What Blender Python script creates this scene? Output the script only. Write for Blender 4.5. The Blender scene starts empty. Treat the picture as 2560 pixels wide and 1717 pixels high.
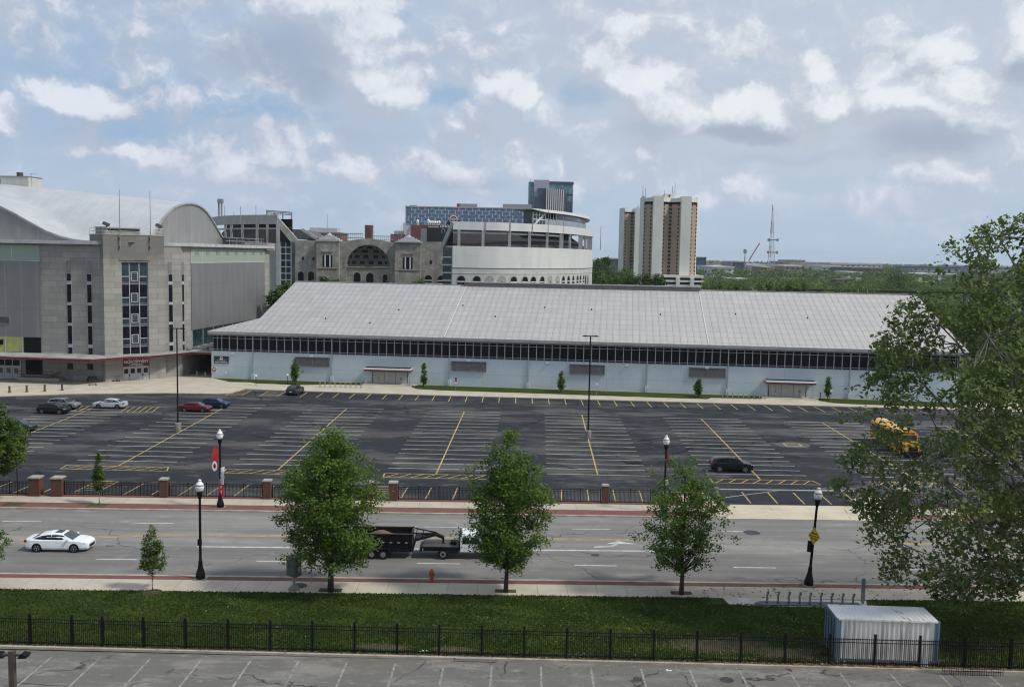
import bpy, math, random
import numpy as np
from mathutils import Vector, Matrix
sc = bpy.context.scene
COL = sc.collection
R = math.radians
# ------------------------------------------------------------------ camera
CH = 23.8
cam = bpy.data.objects.new("camera", bpy.data.cameras.new("camera"))
COL.objects.link(cam)
CM = Matrix.Rotation(R(90 - 5.1), 4, 'X') @ Matrix.Rotation(.0185, 4, 'Z')
cam.matrix_world = Matrix.Translation((0, 0, CH)) @ CM
cam.data.sensor_width = 36
cam.data.lens = 2450 / 2560 * 36
cam.data.clip_start = 1
cam.data.clip_end = 30000
sc.camera = cam
# ------------------------------------------------------------------ light
SUN_EL, SUN_AZ = 50, 108          # azimuth clockwise from +Y
sun = bpy.data.objects.new("sun", bpy.data.lights.new("sun", 'SUN'))
COL.objects.link(sun)
sun.data.energy = 2.4
sun.data.angle = R(7)
sun.data.color = (1, .95, .88)
sun.rotation_euler = (R(90 - SUN_EL), 0, R(180 - SUN_AZ))
sc.view_settings.view_transform = 'Standard'
sc.view_settings.look = 'None'
sc.view_settings.exposure = .36
sc.view_settings.gamma = 1
sc.render.engine = 'CYCLES'
sc.cycles.max_bounces = 6
sc.cycles.transparent_max_bounces = 4
sc.cycles.volume_bounces = 0
sc.cycles.pixel_filter_type = 'BLACKMAN_HARRIS'
sc.cycles.filter_width = 1.15


class NT:
    """tiny node-tree writer"""
    def __init__(s, nt):
        s.t = nt
        nt.nodes.clear()

    def n(s, typ, ins=None, **kw):
        nd = s.t.nodes.new(typ)
        for k, v in kw.items():
            setattr(nd, k, v)
        for k, v in (ins or {}).items():
            if isinstance(v, bpy.types.NodeSocket):
                s.t.links.new(v, nd.inputs[k])
            else:
                nd.inputs[k].default_value = v
        return nd

    def math(s, op, a, b=0., c=None, clamp=False):
        i = {0: a, 1: b}
        if c is not None:
            i[2] = c
        return s.n('ShaderNodeMath', i, operation=op, use_clamp=clamp).outputs[0]

    def vm(s, op, a, b=(0, 0, 0), out=0):
        return s.n('ShaderNodeVectorMath', {0: a, 1: b}, operation=op).outputs[out]

    def mix(s, f, a, b, blend='MIX'):
        m = s.n('ShaderNodeMix', {0: f, 6: a, 7: b}, data_type='RGBA', blend_type=blend)
        return m.outputs[2]

    def noise(s, vec, scale, detail=4, rough=.55, dim='3D', dist=0):
        nd = s.n('ShaderNodeTexNoise', {'Vector': vec, 'Scale': scale, 'Detail': detail, 'Roughness': rough,
                                        'Distortion': dist}, noise_dimensions=dim)
        return nd.outputs[0]

    def ramp(s, f, lo, hi, a=0., b=1., smooth=True):
        m = s.n('ShaderNodeMapRange', {0: f, 1: lo, 2: hi, 3: a, 4: b},
                interpolation_type='SMOOTHSTEP' if smooth else 'LINEAR')
        return m.outputs[0]


def c4(c):
    return tuple(c) + (1,) if len(c) == 3 else tuple(c)


# ------------------------------------------------------------------ sky
def ray(px, py):
    return (CM.to_3x3() @ Vector(((px - 1280) / 2450, -(py - 858.5) / 2450, -1))).normalized()


world = bpy.data.worlds.new("World")
sc.world = world
world.use_nodes = True
w = NT(world.node_tree)
sky = w.n('ShaderNodeTexSky', sky_type='NISHITA', sun_disc=False)
sky.sun_elevation = R(SUN_EL)
sky.sun_rotation = R(SUN_AZ)
sky.air_density = 1.0
sky.dust_density = 2.0
skyc = w.vm('SCALE', sky.outputs[0])
skyc.node.inputs[3].default_value = .085
D = w.n('ShaderNodeTexCoord').outputs['Generated']
Dn = w.vm('NORMALIZE', D)
sep = w.n('ShaderNodeSeparateXYZ', {0: Dn})
el = sep.outputs[2]
# warped lookup direction: makes the cloud edges billow
wn = w.n('ShaderNodeTexNoise', {'Vector': Dn, 'Scale': 9., 'Detail': 5., 'Roughness': .6})
wv = w.vm('SUBTRACT', wn.outputs[1], (.5, .5, .5))
wv = w.vm('SCALE', wv)
wv.node.inputs[3].default_value = .045
wn2 = w.n('ShaderNodeTexNoise', {'Vector': Dn, 'Scale': 34., 'Detail': 6., 'Roughness': .62})
wv2 = w.vm('SUBTRACT', wn2.outputs[1], (.5, .5, .5))
wv2 = w.vm('SCALE', wv2)
wv2.node.inputs[3].default_value = .020
DW = w.vm('ADD', w.vm('ADD', Dn, wv), wv2)


def blobs(vec, lst):
    acc = None
    for (px, py, rx, ry, s) in lst:
        c = ray(px, py)
        d = w.vm('SUBTRACT', vec, tuple(c))
        d = w.vm('MULTIPLY', d, (2450 / rx, 2450 / rx, 2450 / ry))
        q = w.vm('DOT_PRODUCT', d, d, out=1)
        v = w.math('MULTIPLY', w.math('SUBTRACT', 1., q, clamp=True), s)
        acc = v if acc is None else w.math('ADD', acc, v)
    return acc


BRIGHT = [(840, 20, 190, 100, 1.0), (900, 150, 100, 90, .8), (975, 245, 130, 80, 1.0), (1060, 210, 60, 55, .5), (640, 235, 130, 50, .45),
          (560, 60, 120, 80, .35), (172, 230, 115, 52, 1.25), (260, 265, 60, 36, .8), (15, 290, 50, 50, 1.0), (1270, 225, 100, 55, .9),
          (1340, 280, 80, 60, .6), (1570, 80, 55, 45, .7), (1530, 160, 70, 60, .7), (1650, 225, 110, 75, .9), (1760, 285, 120, 65, .8),
          (1880, 275, 100, 70, 1.1), (1800, 130, 90, 60, .5), (2040, 150, 50, 55, .7), (2060, 230, 90, 80, .8), (2190, 165, 50, 45, .7),
          (2220, 240, 110, 75, .9), (2400, 235, 150, 70, .8), (2350, 125, 70, 50, .7), (2540, 90, 60, 80, 1.0), (2350, 310, 200, 40, .5),
          (1860, 465, 80, 32, .6), (700, 395, 110, 24, .6), (880, 420, 80, 40, .6), (560, 410, 70, 40, .5), (360, 385, 110, 24, .6),
          (410, 470, 80, 26, .55), (170, 375, 80, 24, .5), (1180, 300, 60, 55, .4), (1620, 350, 90, 50, .4), (2140, 500, 220, 40, .5),
          (1130, 430, 120, 36, .5), (1330, 400, 110, 60, .55), (1560, 420, 90, 36, .4), (1700, 520, 150, 44, .4), (2300, 430, 160, 34, .45)]
GREY = [(690, 140, 200, 85, .9), (770, 225, 110, 50, .8), (1870, 340, 140, 30, .9), (2330, 350, 200, 50, .8), (2545, 175, 50, 50, .9),
        (1650, 318, 180, 36, .5), (1150, 455, 160, 26, .6), (230, 285, 110, 22, .4), (1980, 400, 300, 26, .4), (900, 340, 200, 26, .35)]
GAP = [(430, 250, 330, 60, 1.), (350, 330, 260, 36, .9), (1130, 250, 80, 40, .9), (1490, 240, 100, 55, .8),
       (60, 130, 240, 120, .5), (700, 290, 260, 30, .7), (960, 20, 110, 50, .6), (1500, 480, 300, 60, .3), (700, 520, 500, 60, .3)]
fine = w.noise(Dn, 42., 4, .6)
big = w.noise(w.vm('MULTIPLY', Dn, (1, 1, 2.4)), 7., 4, .58)


def fld(vec):
    n1 = w.noise(w.vm('MULTIPLY', vec, (1, 1, 1.3)), 17., 9, .62)
    n2 = w.noise(w.vm('MULTIPLY', vec, (1, 1, 1.9)), 6., 3, .5)
    return w.math('ADD', w.math('MULTIPLY', w.math('SUBTRACT', n1, .5), 2.8), w.math('MULTIPLY', w.math('SUBTRACT', n2, .5), 1.3))


b0 = blobs(DW, BRIGHT)
b1 = blobs(w.vm('ADD', DW, (.012, 0, .030)), BRIGHT)
n0 = fld(DW)
n1_ = fld(w.vm('ADD', DW, (.007, 0, .012)))
f0 = w.math('ADD', w.math('ADD', w.math('MULTIPLY', b0, .70), .14), n0)
dens = w.math('ADD', w.math('MULTIPLY', w.ramp(f0, -.55, .5), .6), w.math('MULTIPLY', w.ramp(f0, .12, .46), .4))
sh = w.math('ADD', w.math('MULTIPLY', w.math('SUBTRACT', b0, b1), 1.25), w.math('MULTIPLY', w.math('SUBTRACT', n0, n1_), 1.7))
lit = w.ramp(w.math('ADD', sh, w.math('MULTIPLY', b0, .06)), -.50, 1.35)
gap = w.ramp(w.math('ADD', blobs(DW, GAP), w.math('MULTIPLY', w.math('SUBTRACT', big, .5), 1.2)), .1, .95)
grey = w.ramp(blobs(DW, GREY), .1, .9)
side = w.ramp(sep.outputs[0], -.4, .25)
veil = w.mix(side, c4((.285, .37, .50)), c4((.385, .44, .515)))
veil = w.mix(w.ramp(el, .02, .13), c4((.335, .42, .525)), veil)
base = w.mix(w.math('SUBTRACT', .95, w.math('MULTIPLY', gap, .25)), skyc, veil)
base = w.mix(w.math('MULTIPLY', gap, .62), base, c4((.185, .315, .50)))
cl_hi = w.mix(side, c4((.575, .60, .65)), c4((.62, .64, .675)))
ccol = w.mix(lit, w.mix(side, c4((.315, .36, .44)), c4((.36, .40, .46))), cl_hi)
ccol = w.mix(w.ramp(fine, .3, .7, 0, .12), ccol, c4((.47, .51, .58)))
lowc = w.ramp(el, .03, .11)
ccol = w.mix(lowc, w.mix(lit, c4((.36, .42, .52)), c4((.50, .515, .58))), ccol)
out = w.mix(w.math('MULTIPLY', dens, w.ramp(el, .0, .07, .35, .92)), base, ccol)
out = w.mix(w.math('MULTIPLY', grey, .70), out, c4((.25, .30, .39)))
low = w.ramp(el, -.01, .035)
out = w.mix(low, c4((.36, .455, .545)), out)
bg = w.n('ShaderNodeBackground', {0: out, 1: 1.09})
w.n('ShaderNodeOutputWorld', {0: bg.outputs[0]})


# ------------------------------------------------------------------ materials
MATS = {}


def mat(name, col, rough=.8, var=.15, scale=1., col2=None, metal=0., spec=None, detail=4, stretch=(1, 1, 1), emit=None,
        bump=0., lo=.35, hi=.65, coat=0.):
    """base colour with noise mottling between col*(1-var) / col2"""
    if name in MATS:
        return MATS[name]
    m = bpy.data.materials.new(name)
    m.use_nodes = True
    t = NT(m.node_tree)
    tc = t.n('ShaderNodeTexCoord').outputs['Object']
    v = t.vm('MULTIPLY', tc, stretch)
    nz = t.noise(v, scale, detail, .6)
    f = t.ramp(nz, lo, hi)
    a = c4(col)
    b = c4(col2) if col2 else c4([x * (1 - var) for x in col])
    cc = t.mix(f, a, b)
    p = t.n('ShaderNodeBsdfPrincipled', {'Base Color': cc, 'Roughness': rough, 'Metallic': metal})
    if spec is not None:
        p.inputs['Specular IOR Level'].default_value = spec
    if coat:
        p.inputs['Coat Weight'].default_value = coat
    if emit:
        p.inputs['Emission Color'].default_value = c4(emit[0])
        p.inputs['Emission Strength'].default_value = emit[1]
    if bump:
        bn = t.n('ShaderNodeBump', {'Strength': bump, 'Distance': .05, 'Height': nz})
        t.t.links.new(bn.outputs[0], p.inputs['Normal'])
    t.n('ShaderNodeOutputMaterial', {0: p.outputs[0]})
    m['p'] = p.name
    MATS[name] = m
    return m


def shader(name, fn):
    if name in MATS:
        return MATS[name]
    m = bpy.data.materials.new(name)
    m.use_nodes = True
    t = NT(m.node_tree)
    tc = t.n('ShaderNodeTexCoord').outputs['Object']
    col, rough, extra = fn(t, tc)
    p = t.n('ShaderNodeBsdfPrincipled', {'Base Color': col, 'Roughness': rough})
    for k, v in (extra or {}).items():
        if isinstance(v, bpy.types.NodeSocket):
            t.t.links.new(v, p.inputs[k])
        else:
            p.inputs[k].default_value = v
    t.n('ShaderNodeOutputMaterial', {0: p.outputs[0]})
    MATS[name] = m
    return m


def bumpn(t, h, s=.3, d=.05):
    return t.n('ShaderNodeBump', {'Strength': s, 'Distance': d, 'Height': h}).outputs[0]


def cracks(t, v, scale, width):
    """irregular crack lines"""
    wv = t.n('ShaderNodeTexNoise', {'Vector': v, 'Scale': scale * 2.5, 'Detail': 4.}).outputs[1]
    vv = t.vm('ADD', v, t.vm('MULTIPLY', wv, (.9 / scale * .5,) * 3))
    d = t.n('ShaderNodeTexVoronoi', {'Vector': vv, 'Scale': scale}, feature='DISTANCE_TO_EDGE').outputs[0]
    ln = t.ramp(d, 0, width * scale, 1, 0)
    gate = t.ramp(t.noise(v, scale * 1.3, 3), .46, .54)
    return t.math('MULTIPLY', ln, gate)


def asphalt(base, worn, crack, cs=.11, cw=.055, sc_=.09, tracks=False):
    def f(t, tc):
        big = t.noise(t.vm('MULTIPLY', tc, (.6, 1.6, 1)), sc_, 8, .70)
        c = t.mix(t.ramp(big, .47, .62), c4(base), c4(worn))
        patch = t.noise(t.vm('MULTIPLY', tc, (1, 2.2, 1)), sc_ * 3.1, 6, .7)
        c = t.mix(t.ramp(patch, .56, .68, 0, .75), c, c4([x * 1.25 for x in worn]))
        fine = t.noise(tc, 9., 3, .7)
        c = t.mix(t.ramp(fine, .3, .7, 0, .35), c, c4([x * .62 for x in base]))
        st = t.noise(t.vm('MULTIPLY', tc, (.12, 1.7, 1)), .9, 5, .6)
        c = t.mix(t.ramp(st, .55, .75, 0, .4), c, c4(worn))
        spots = t.noise(tc, .8, 4, .5)
        c = t.mix(t.ramp(spots, .66, .74, 0, .5), c, c4([x * .55 for x in base]))
        oil = t.noise(tc, 1.4, 2, .5)
        c = t.mix(t.ramp(oil, .70, .78, 0, .6), c, c4([x * .45 for x in base]))
        c = t.mix(t.math('MULTIPLY', cracks(t, tc, cs, cw), .85), c, c4(crack))
        return c, .9, {'Specular IOR Level': .12, 'Normal': bumpn(t, fine, .25, .02)}
    return f


M = {}
M['lot'] = shader('lot asphalt', asphalt((.029, .032, .039), (.100, .099, .098), (.006, .006, .008), .055, .26))
def roadf(t, tc):
    c, r_, ex = asphalt((.21, .203, .193), (.275, .264, .247), (.07, .068, .065), .06, .09)(t, tc)
    s_ = t.n('ShaderNodeSeparateXYZ', {0: tc})
    yy = t.math('SUBTRACT', s_.outputs[1], t.math('MULTIPLY', s_.outputs[0], .018))
    k = t.ramp(yy, 77.65, 77.85, .80, 1.)
    k = t.math('MULTIPLY', k, t.ramp(yy, 81.3, 81.5, 1.04, .95))
    tr = t.math('ABSOLUTE', t.math('SUBTRACT', t.math('FRACT', t.math('DIVIDE', t.math('SUBTRACT', yy, 70.3), 1.83)), .5))
    k = t.math('MULTIPLY', k, t.ramp(t.math('ADD', tr, t.math('MULTIPLY', t.noise(t.vm('MULTIPLY', tc, (.05, .5, 1)), 1., 3), .3)), .15, .55, .93, 1.03))
    sc2 = t.vm('SCALE', c)
    t.t.links.new(k, sc2.node.inputs[3])
    seam = t.math('MAXIMUM', t.ramp(t.math('ABSOLUTE', t.math('SUBTRACT', yy, 83.2)), .03, .07, .5, 0), t.ramp(t.math('ABSOLUTE', t.math('SUBTRACT', yy, 75.6)), .03, .07, .5, 0))
    c = t.mix(seam, sc2, c4((.06, .06, .058)))
    return c, r_, ex
M['road'] = shader('street asphalt', roadf)
M['near'] = shader('old asphalt', asphalt((.15, .145, .132), (.235, .225, .205), (.03, .028, .025), .13, .11, .35))


def conc(base, jx, jy, jw=.03, off=0.):
    def f(t, tc):
        s = t.n('ShaderNodeSeparateXYZ', {0: tc})
        def line(x, sp):
            fr = t.math('FRACT', t.math('DIVIDE', x, sp))
            d = t.math('MULTIPLY', t.math('ABSOLUTE', t.math('SUBTRACT', fr, .5)), 2.)
            return t.ramp(d, 1 - 2 * jw / sp, 1 - jw / sp)
        j = t.math('MAXIMUM', line(s.outputs[0], jx), line(s.outputs[1], jy)) if jy else line(s.outputs[0], jx)
        c = t.mix(t.ramp(t.noise(tc, .35, 6, .65), .35, .7), c4(base), c4([x * .80 for x in base]))
        c = t.mix(t.ramp(t.noise(tc, 6., 3, .6), .4, .8, 0, .3), c, c4([x * .7 for x in base]))
        c = t.mix(t.math('MULTIPLY', j, .6), c, c4([x * .35 for x in base]))
        return c, .88, {'Specular IOR Level': .2}
    return f


M['walk'] = shader('sidewalk concrete', conc((.47, .42, .34), 2.13, 0))
M['plaza'] = shader('plaza concrete', conc((.50, .45, .355), 4.2, 4.2, .025))
M['apron'] = shader('driveway concrete', conc((.56, .49, .37), 3.6, 0, .02))


def bricktex(c1, c2, mortar, bw, bh, ms=.06, mot=.3, rough=.9, soot=0):
    def f(t, tc):
        s = t.n('ShaderNodeSeparateXYZ', {0: tc})
        nz = t.noise(tc, .25, 5, .6)
        # wall coordinates: along whichever horizontal axis the face runs, and z
        g = t.n('ShaderNodeNewGeometry')
        on = t.n('ShaderNodeVectorTransform', {0: g.outputs['Normal']}, vector_type='NORMAL', convert_from='WORLD',
                 convert_to='OBJECT').outputs[0]
        sn = t.n('ShaderNodeSeparateXYZ', {0: on})
        fx = t.math('GREATER_THAN', t.math('ABSOLUTE', sn.outputs[0]), .71)
        fz = t.math('GREATER_THAN', t.math('ABSOLUTE', sn.outputs[2]), .71)
        u = t.n('ShaderNodeMix', {0: fx, 2: s.outputs[0], 3: s.outputs[1]}, data_type='FLOAT').outputs[0]
        vz = t.n('ShaderNodeMix', {0: fz, 2: s.outputs[2], 3: s.outputs[1]}, data_type='FLOAT').outputs[0]
        vec = t.n('ShaderNodeCombineXYZ', {0: u, 1: vz}).outputs[0]
        b = t.n('ShaderNodeTexBrick', {'Vector': vec, 'Color1': c4(c1), 'Color2': c4(c2), 'Mortar': c4(mortar),
                                       'Scale': 1., 'Mortar Size': ms * bh, 'Brick Width': bw, 'Row Height': bh,
                                       'Mortar Smooth': .3})
        c = t.mix(t.ramp(nz, .35, .7, 0, mot), b.outputs[0], c4([x * .5 for x in c1]))
        st = t.noise(t.vm('MULTIPLY', tc, (1, 1, .18)), .8, 5, .6)
        c = t.mix(t.ramp(st, .5, .75, 0, mot), c, c4([x * .55 for x in c2]))
        if soot:
            zt_ = t.math('ADD', s.outputs[2], t.math('MULTIPLY', t.math('SUBTRACT', t.noise(tc, .35, 6, .65), .5), 9.))
            c = t.mix(t.ramp(zt_, 18.5, 23.5, 0, soot), c, t.mix(.35, c4((.105, .102, .095)), c))
            cr = t.noise(t.vm('MULTIPLY', tc, (1, 1, .5)), 1.7, 5, .7)
            c = t.mix(t.ramp(cr, .6, .72, 0, .35), c, c4([x * .4 for x in c1]))
        return c, rough, {'Specular IOR Level': .2}
    return f


M['brick'] = shader('red brick', bricktex((.135, .055, .038), (.09, .038, .028), (.11, .08, .065), .24, .08, .12))
M['paver'] = shader('red brick paving', bricktex((.21, .098, .078), (.165, .075, .062), (.14, .08, .065), .45, .22, .1))
M['stone'] = shader('limestone blocks', bricktex((.345, .335, .305), (.26, .255, .24), (.21, .205, .19), 2.7, 1.05, .04, .3))
M['stones'] = shader('sooty limestone blocks', bricktex((.345, .335, .305), (.26, .255, .24), (.21, .205, .19), 2.7, 1.05, .04, .3, soot=.92))
M['stonel'] = shader('weathered limestone', bricktex((.40, .38, .34), (.27, .26, .24), (.32, .31, .28), 1.6, .7, .05, .85))


def grassf(t, tc):
    a = t.noise(t.vm('MULTIPLY', tc, (.35, 1.4, 1)), .55, 6, .65)
    c = t.mix(t.ramp(a, .38, .66), c4((.017, .038, .006)), c4((.046, .076, .011)))
    b = t.noise(tc, 7., 4, .7)
    c = t.mix(t.ramp(b, .35, .75, 0, .5), c, c4((.070, .078, .020)))
    d = t.noise(tc, .5, 5, .6)
    c = t.mix(t.ramp(d, .64, .74, 0, .45), c, c4((.10, .085, .045)))
    return c, .95, {'Specular IOR Level': .1, 'Normal': bumpn(t, b, .8, .06)}


M['grass'] = shader('mown grass', grassf)


def dirtf(t, tc):
    a = t.noise(tc, 3., 6, .7)
    c = t.mix(t.ramp(a, .35, .65), c4((.105, .080, .052)), c4((.052, .058, .024)))
    return c, .95, {'Specular IOR Level': .1, 'Normal': bumpn(t, a, .6, .05)}


M['dirt'] = shader('bare soil', dirtf)


def terrainf(t, tc):
    a = t.noise(tc, .02, 6, .6)
    c = t.mix(t.ramp(a, .4, .6), c4((.045, .075, .022)), c4((.085, .11, .045)))
    return c, .95, {'Specular IOR Level': .1}


M['terrain'] = shader('far ground', terrainf)


def bluewallf(t, tc):
    a = t.noise(t.vm('MULTIPLY', tc, (.5, .5, .5)), .35, 6, .6)
    c = t.mix(t.ramp(a, .35, .65), c4((.53, .60, .635)), c4((.47, .55, .595)))
    st = t.noise(t.vm('MULTIPLY', tc, (2.5, 2.5, .12)), 1., 5, .65)
    c = t.mix(t.ramp(st, .58, .8, 0, .45), c, c4((.62, .66, .68)))
    st2 = t.noise(t.vm('MULTIPLY', tc, (4., 4., .35)), 1., 4, .6)
    c = t.mix(t.ramp(st2, .58, .74, 0, .5), c, c4((.26, .32, .35)))
    b = t.noise(tc, 5., 3, .6)
    c = t.mix(t.ramp(b, .4, .7, 0, .18), c, c4((.28, .35, .40)))
    s = t.n('ShaderNodeSeparateXYZ', {0: tc})
    dirt = t.ramp(t.math('ADD', s.outputs[2], t.math('MULTIPLY', a, 1.6)), .9, 1.7, .55, 0)
    c = t.mix(dirt, c, c4((.43, .43, .37)))
    ln = t.ramp(t.math('ABSOLUTE', t.math('SUBTRACT', s.outputs[2], 2.35)), .02, .07, .35, 0)
    c = t.mix(ln, c, c4((.22, .29, .34)))
    return c, .8, {}


M['bluewall'] = shader('pale blue painted masonry', bluewallf)


def rooff(t, tc):
    s = t.n('ShaderNodeSeparateXYZ', {0: tc})
    ds = t.math('MULTIPLY', s.outputs[1], 1.06)
    vec = t.n('ShaderNodeCombineXYZ', {0: s.outputs[0], 1: ds}).outputs[0]
    b = t.n('ShaderNodeTexBrick', {'Vector': vec, 'Color1': c4((.455, .445, .435)), 'Color2': c4((.41, .402, .395)),
                                   'Mortar': c4((.30, .295, .29)), 'Scale': 1., 'Mortar Size': .06,
                                   'Brick Width': 1.2, 'Row Height': 2.4, 'Mortar Smooth': .5}, offset=0., squash=1.)
    lap = t.ramp(t.math('FRACT', t.math('DIVIDE', ds, 2.4)), 0, .16, 1, 0)
    n = t.noise(t.vm('MULTIPLY', tc, (1.6, .22, 1)), .35, 7, .7)
    c = t.mix(t.ramp(n, .38, .68, 0, .5), b.outputs[0], c4((.33, .322, .31)))
    warm = t.ramp(s.outputs[0], 20., 125.)
    c = t.mix(t.math('MULTIPLY', warm, .5), c, c4((.50, .475, .44)))
    c = t.mix(t.math('MULTIPLY', lap, .38), c, c4((.22, .215, .21)))
    blk_ = t.n('ShaderNodeTexWhiteNoise', {0: t.n('ShaderNodeCombineXYZ', {0: t.math('FLOOR', t.math('DIVIDE', s.outputs[0], 3.6)), 1: t.math('FLOOR', t.math('DIVIDE', ds, 2.4))}).outputs[0]}, noise_dimensions='2D').outputs[0]
    c = t.mix(t.math('MULTIPLY', blk_, .22), c, c4((.30, .295, .29)))
    return c, .55, {'Metallic': .15}


M['roof'] = shader('metal roof panels', rooff)


def panelf(c1, seam, sp, hs=0, rough=.5, metal=.3, hz=0.):
    """vertical siding with seams every sp metres"""
    def f(t, tc):
        s = t.n('ShaderNodeSeparateXYZ', {0: tc})
        u = t.math('ADD', s.outputs[0], s.outputs[1])
        fr = t.math('FRACT', t.math('DIVIDE', u, sp))
        l = t.ramp(fr, 0, .07, 1, 0)
        c = t.mix(t.ramp(t.noise(t.vm('MULTIPLY', tc, (1, 1, .3)), .5, 5), .35, .7), c4(c1), c4([x * .85 for x in c1]))
        c = t.mix(t.math('MULTIPLY', l, .8), c, c4(seam))
        if hs:
            l2 = t.ramp(t.math('FRACT', t.math('DIVIDE', t.math('ADD', s.outputs[2], hz), hs)), 0, .03, 1, 0)
            c = t.mix(t.math('MULTIPLY', l2, .6), c, c4([x * .6 for x in c1]))
        return c, rough, {'Metallic': metal}
    return f


M['steel'] = shader('ribbed grey siding', panelf((.215, .217, .222), (.30, .30, .31), 3.0, 4.4, hz=.5))
M['gable'] = shader('gable siding', panelf((.30, .30, .295), (.38, .38, .37), 3.6))
M['white_clad'] = shader('white cladding', panelf((.56, .565, .575), (.47, .475, .49), 3.5, 4.9, .5, .1))
M['glass'] = mat('dark glazing', (.008, .009, .012), .15, .3, .6, spec=.3)
M['winblk'] = mat('window strip', (.006, .006, .009), .45, .5, .4, spec=.2)
M['tealglass'] = mat('teal glazing', (.028, .055, .065), .15, .5, .7, spec=.6)
M['greenglass'] = mat('frosted green glazing', (.27, .335, .30), .35, col2=(.30, .34, .26), scale=.5)
M['frame'] = mat('painted frame', (.36, .39, .42), .6)
M['wframe'] = mat('white frame', (.52, .53, .54), .6)
M['black'] = mat('black paint', (.006, .006, .008), .5, .2, 4, spec=.2)
M['blackm'] = mat('matt black', (.010, .010, .012), .8, .2, 4, spec=.2)
M['dark'] = mat('dark recess', (.008, .009, .011), .9, .3, 1)
M['rubber'] = mat('tyre rubber', (.012, .012, .013), .85, .2, 5, spec=.2)
M['rim'] = mat('alloy rim', (.32, .33, .34), .35, .2, 5, metal=.7)
M['grey'] = mat('grey metal', (.25, .255, .26), .5, .2, 2, metal=.3)
M['galv'] = mat('galvanised steel', (.34, .35, .36), .45, .25, 3, metal=.5)
M['yellow'] = mat('yellow paint line', (.52, .38, .13), .8, .45, 1.3, detail=6)
M['whitel'] = mat('white paint line', (.56, .56, .55), .8, .35, 1.3, detail=6)
M['lotline'] = mat('faded stall line', (.60, .57, .49), .8, .28, 1.6, detail=6)
M['oldline'] = mat('worn stall line', (.30, .29, .27), .85, .5, 2.5, detail=6)
M['kerb'] = mat('kerb concrete', (.40, .36, .29), .9, .3, .8, detail=6)
M['capst'] = mat('cap stone', (.36, .345, .30), .85, .2, 1.5)
M['red'] = mat('red paint', (.13, .012, .016), .5, .2, 1)
M['redb'] = mat('red banner', (.36, .012, .02), .7, .2, 1)
M['white'] = mat('white paint', (.72, .73, .74), .5, .08, 1)
M['globe'] = mat('lamp globe', (.78, .79, .74), .3, .1, 2)
M['concd'] = mat('raw concrete', (.25, .24, .21), .9, .3, 1.2, detail=6)
M['bark'] = mat('bark', (.055, .045, .036), .9, .4, 5, stretch=(1, 1, .3))
M['barkl'] = mat('pale bark', (.30, .28, .24), .9, col2=(.11, .095, .075), scale=1.6, stretch=(1, 1, .5), detail=6)
M['rust'] = mat('rusty red steel', (.16, .055, .035), .7, .4, 3)
M['brown'] = mat('brown steel', (.075, .06, .048), .6, .25, 3)
M['silver'] = mat('silver parapet', (.42, .43, .44), .5, .2, .5, metal=.3)


def leafm(name, a, b, cl=1.0, tr=.35):
    if name in MATS:
        return MATS[name]
    m = bpy.data.materials.new(name)
    m.use_nodes = True
    t = NT(m.node_tree)
    g = t.n('ShaderNodeNewGeometry')
    rnd = g.outputs['Random Per Island']
    tc = t.n('ShaderNodeTexCoord').outputs['Object']
    nz = t.ramp(t.noise(tc, cl, 3), .38, .62)
    f = t.math('ADD', t.math('MULTIPLY', rnd, .55), t.math('MULTIPLY', nz, .45))
    c = t.mix(f, c4(a), c4(b))
    d = t.n('ShaderNodeBsdfPrincipled', {'Base Color': c, 'Roughness': .6, 'Specular IOR Level': .25})
    tl = t.n('ShaderNodeBsdfTranslucent', {'Color': t.mix(.5, c, c4((.12, .20, .02)))})
    mx = t.n('ShaderNodeMixShader', {0: tr, 1: d.outputs[0], 2: tl.outputs[0]})
    t.n('ShaderNodeOutputMaterial', {0: mx.outputs[0]})
    MATS[name] = m
    return m


M['maple'] = leafm('maple leaves', (.028, .070, .011), (.145, .24, .030))
M['maplel'] = leafm('young leaves', (.03, .065, .012), (.115, .175, .028))
M['syc'] = leafm('sycamore leaves', (.055, .088, .026), (.21, .27, .088))
M['farleaf'] = leafm('distant leaves', (.026, .060, .016), (.12, .19, .036), .07, .3)
M['farleaf2'] = leafm('light distant leaves', (.06, .11, .022), (.16, .24, .045), .07, .3)


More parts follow.
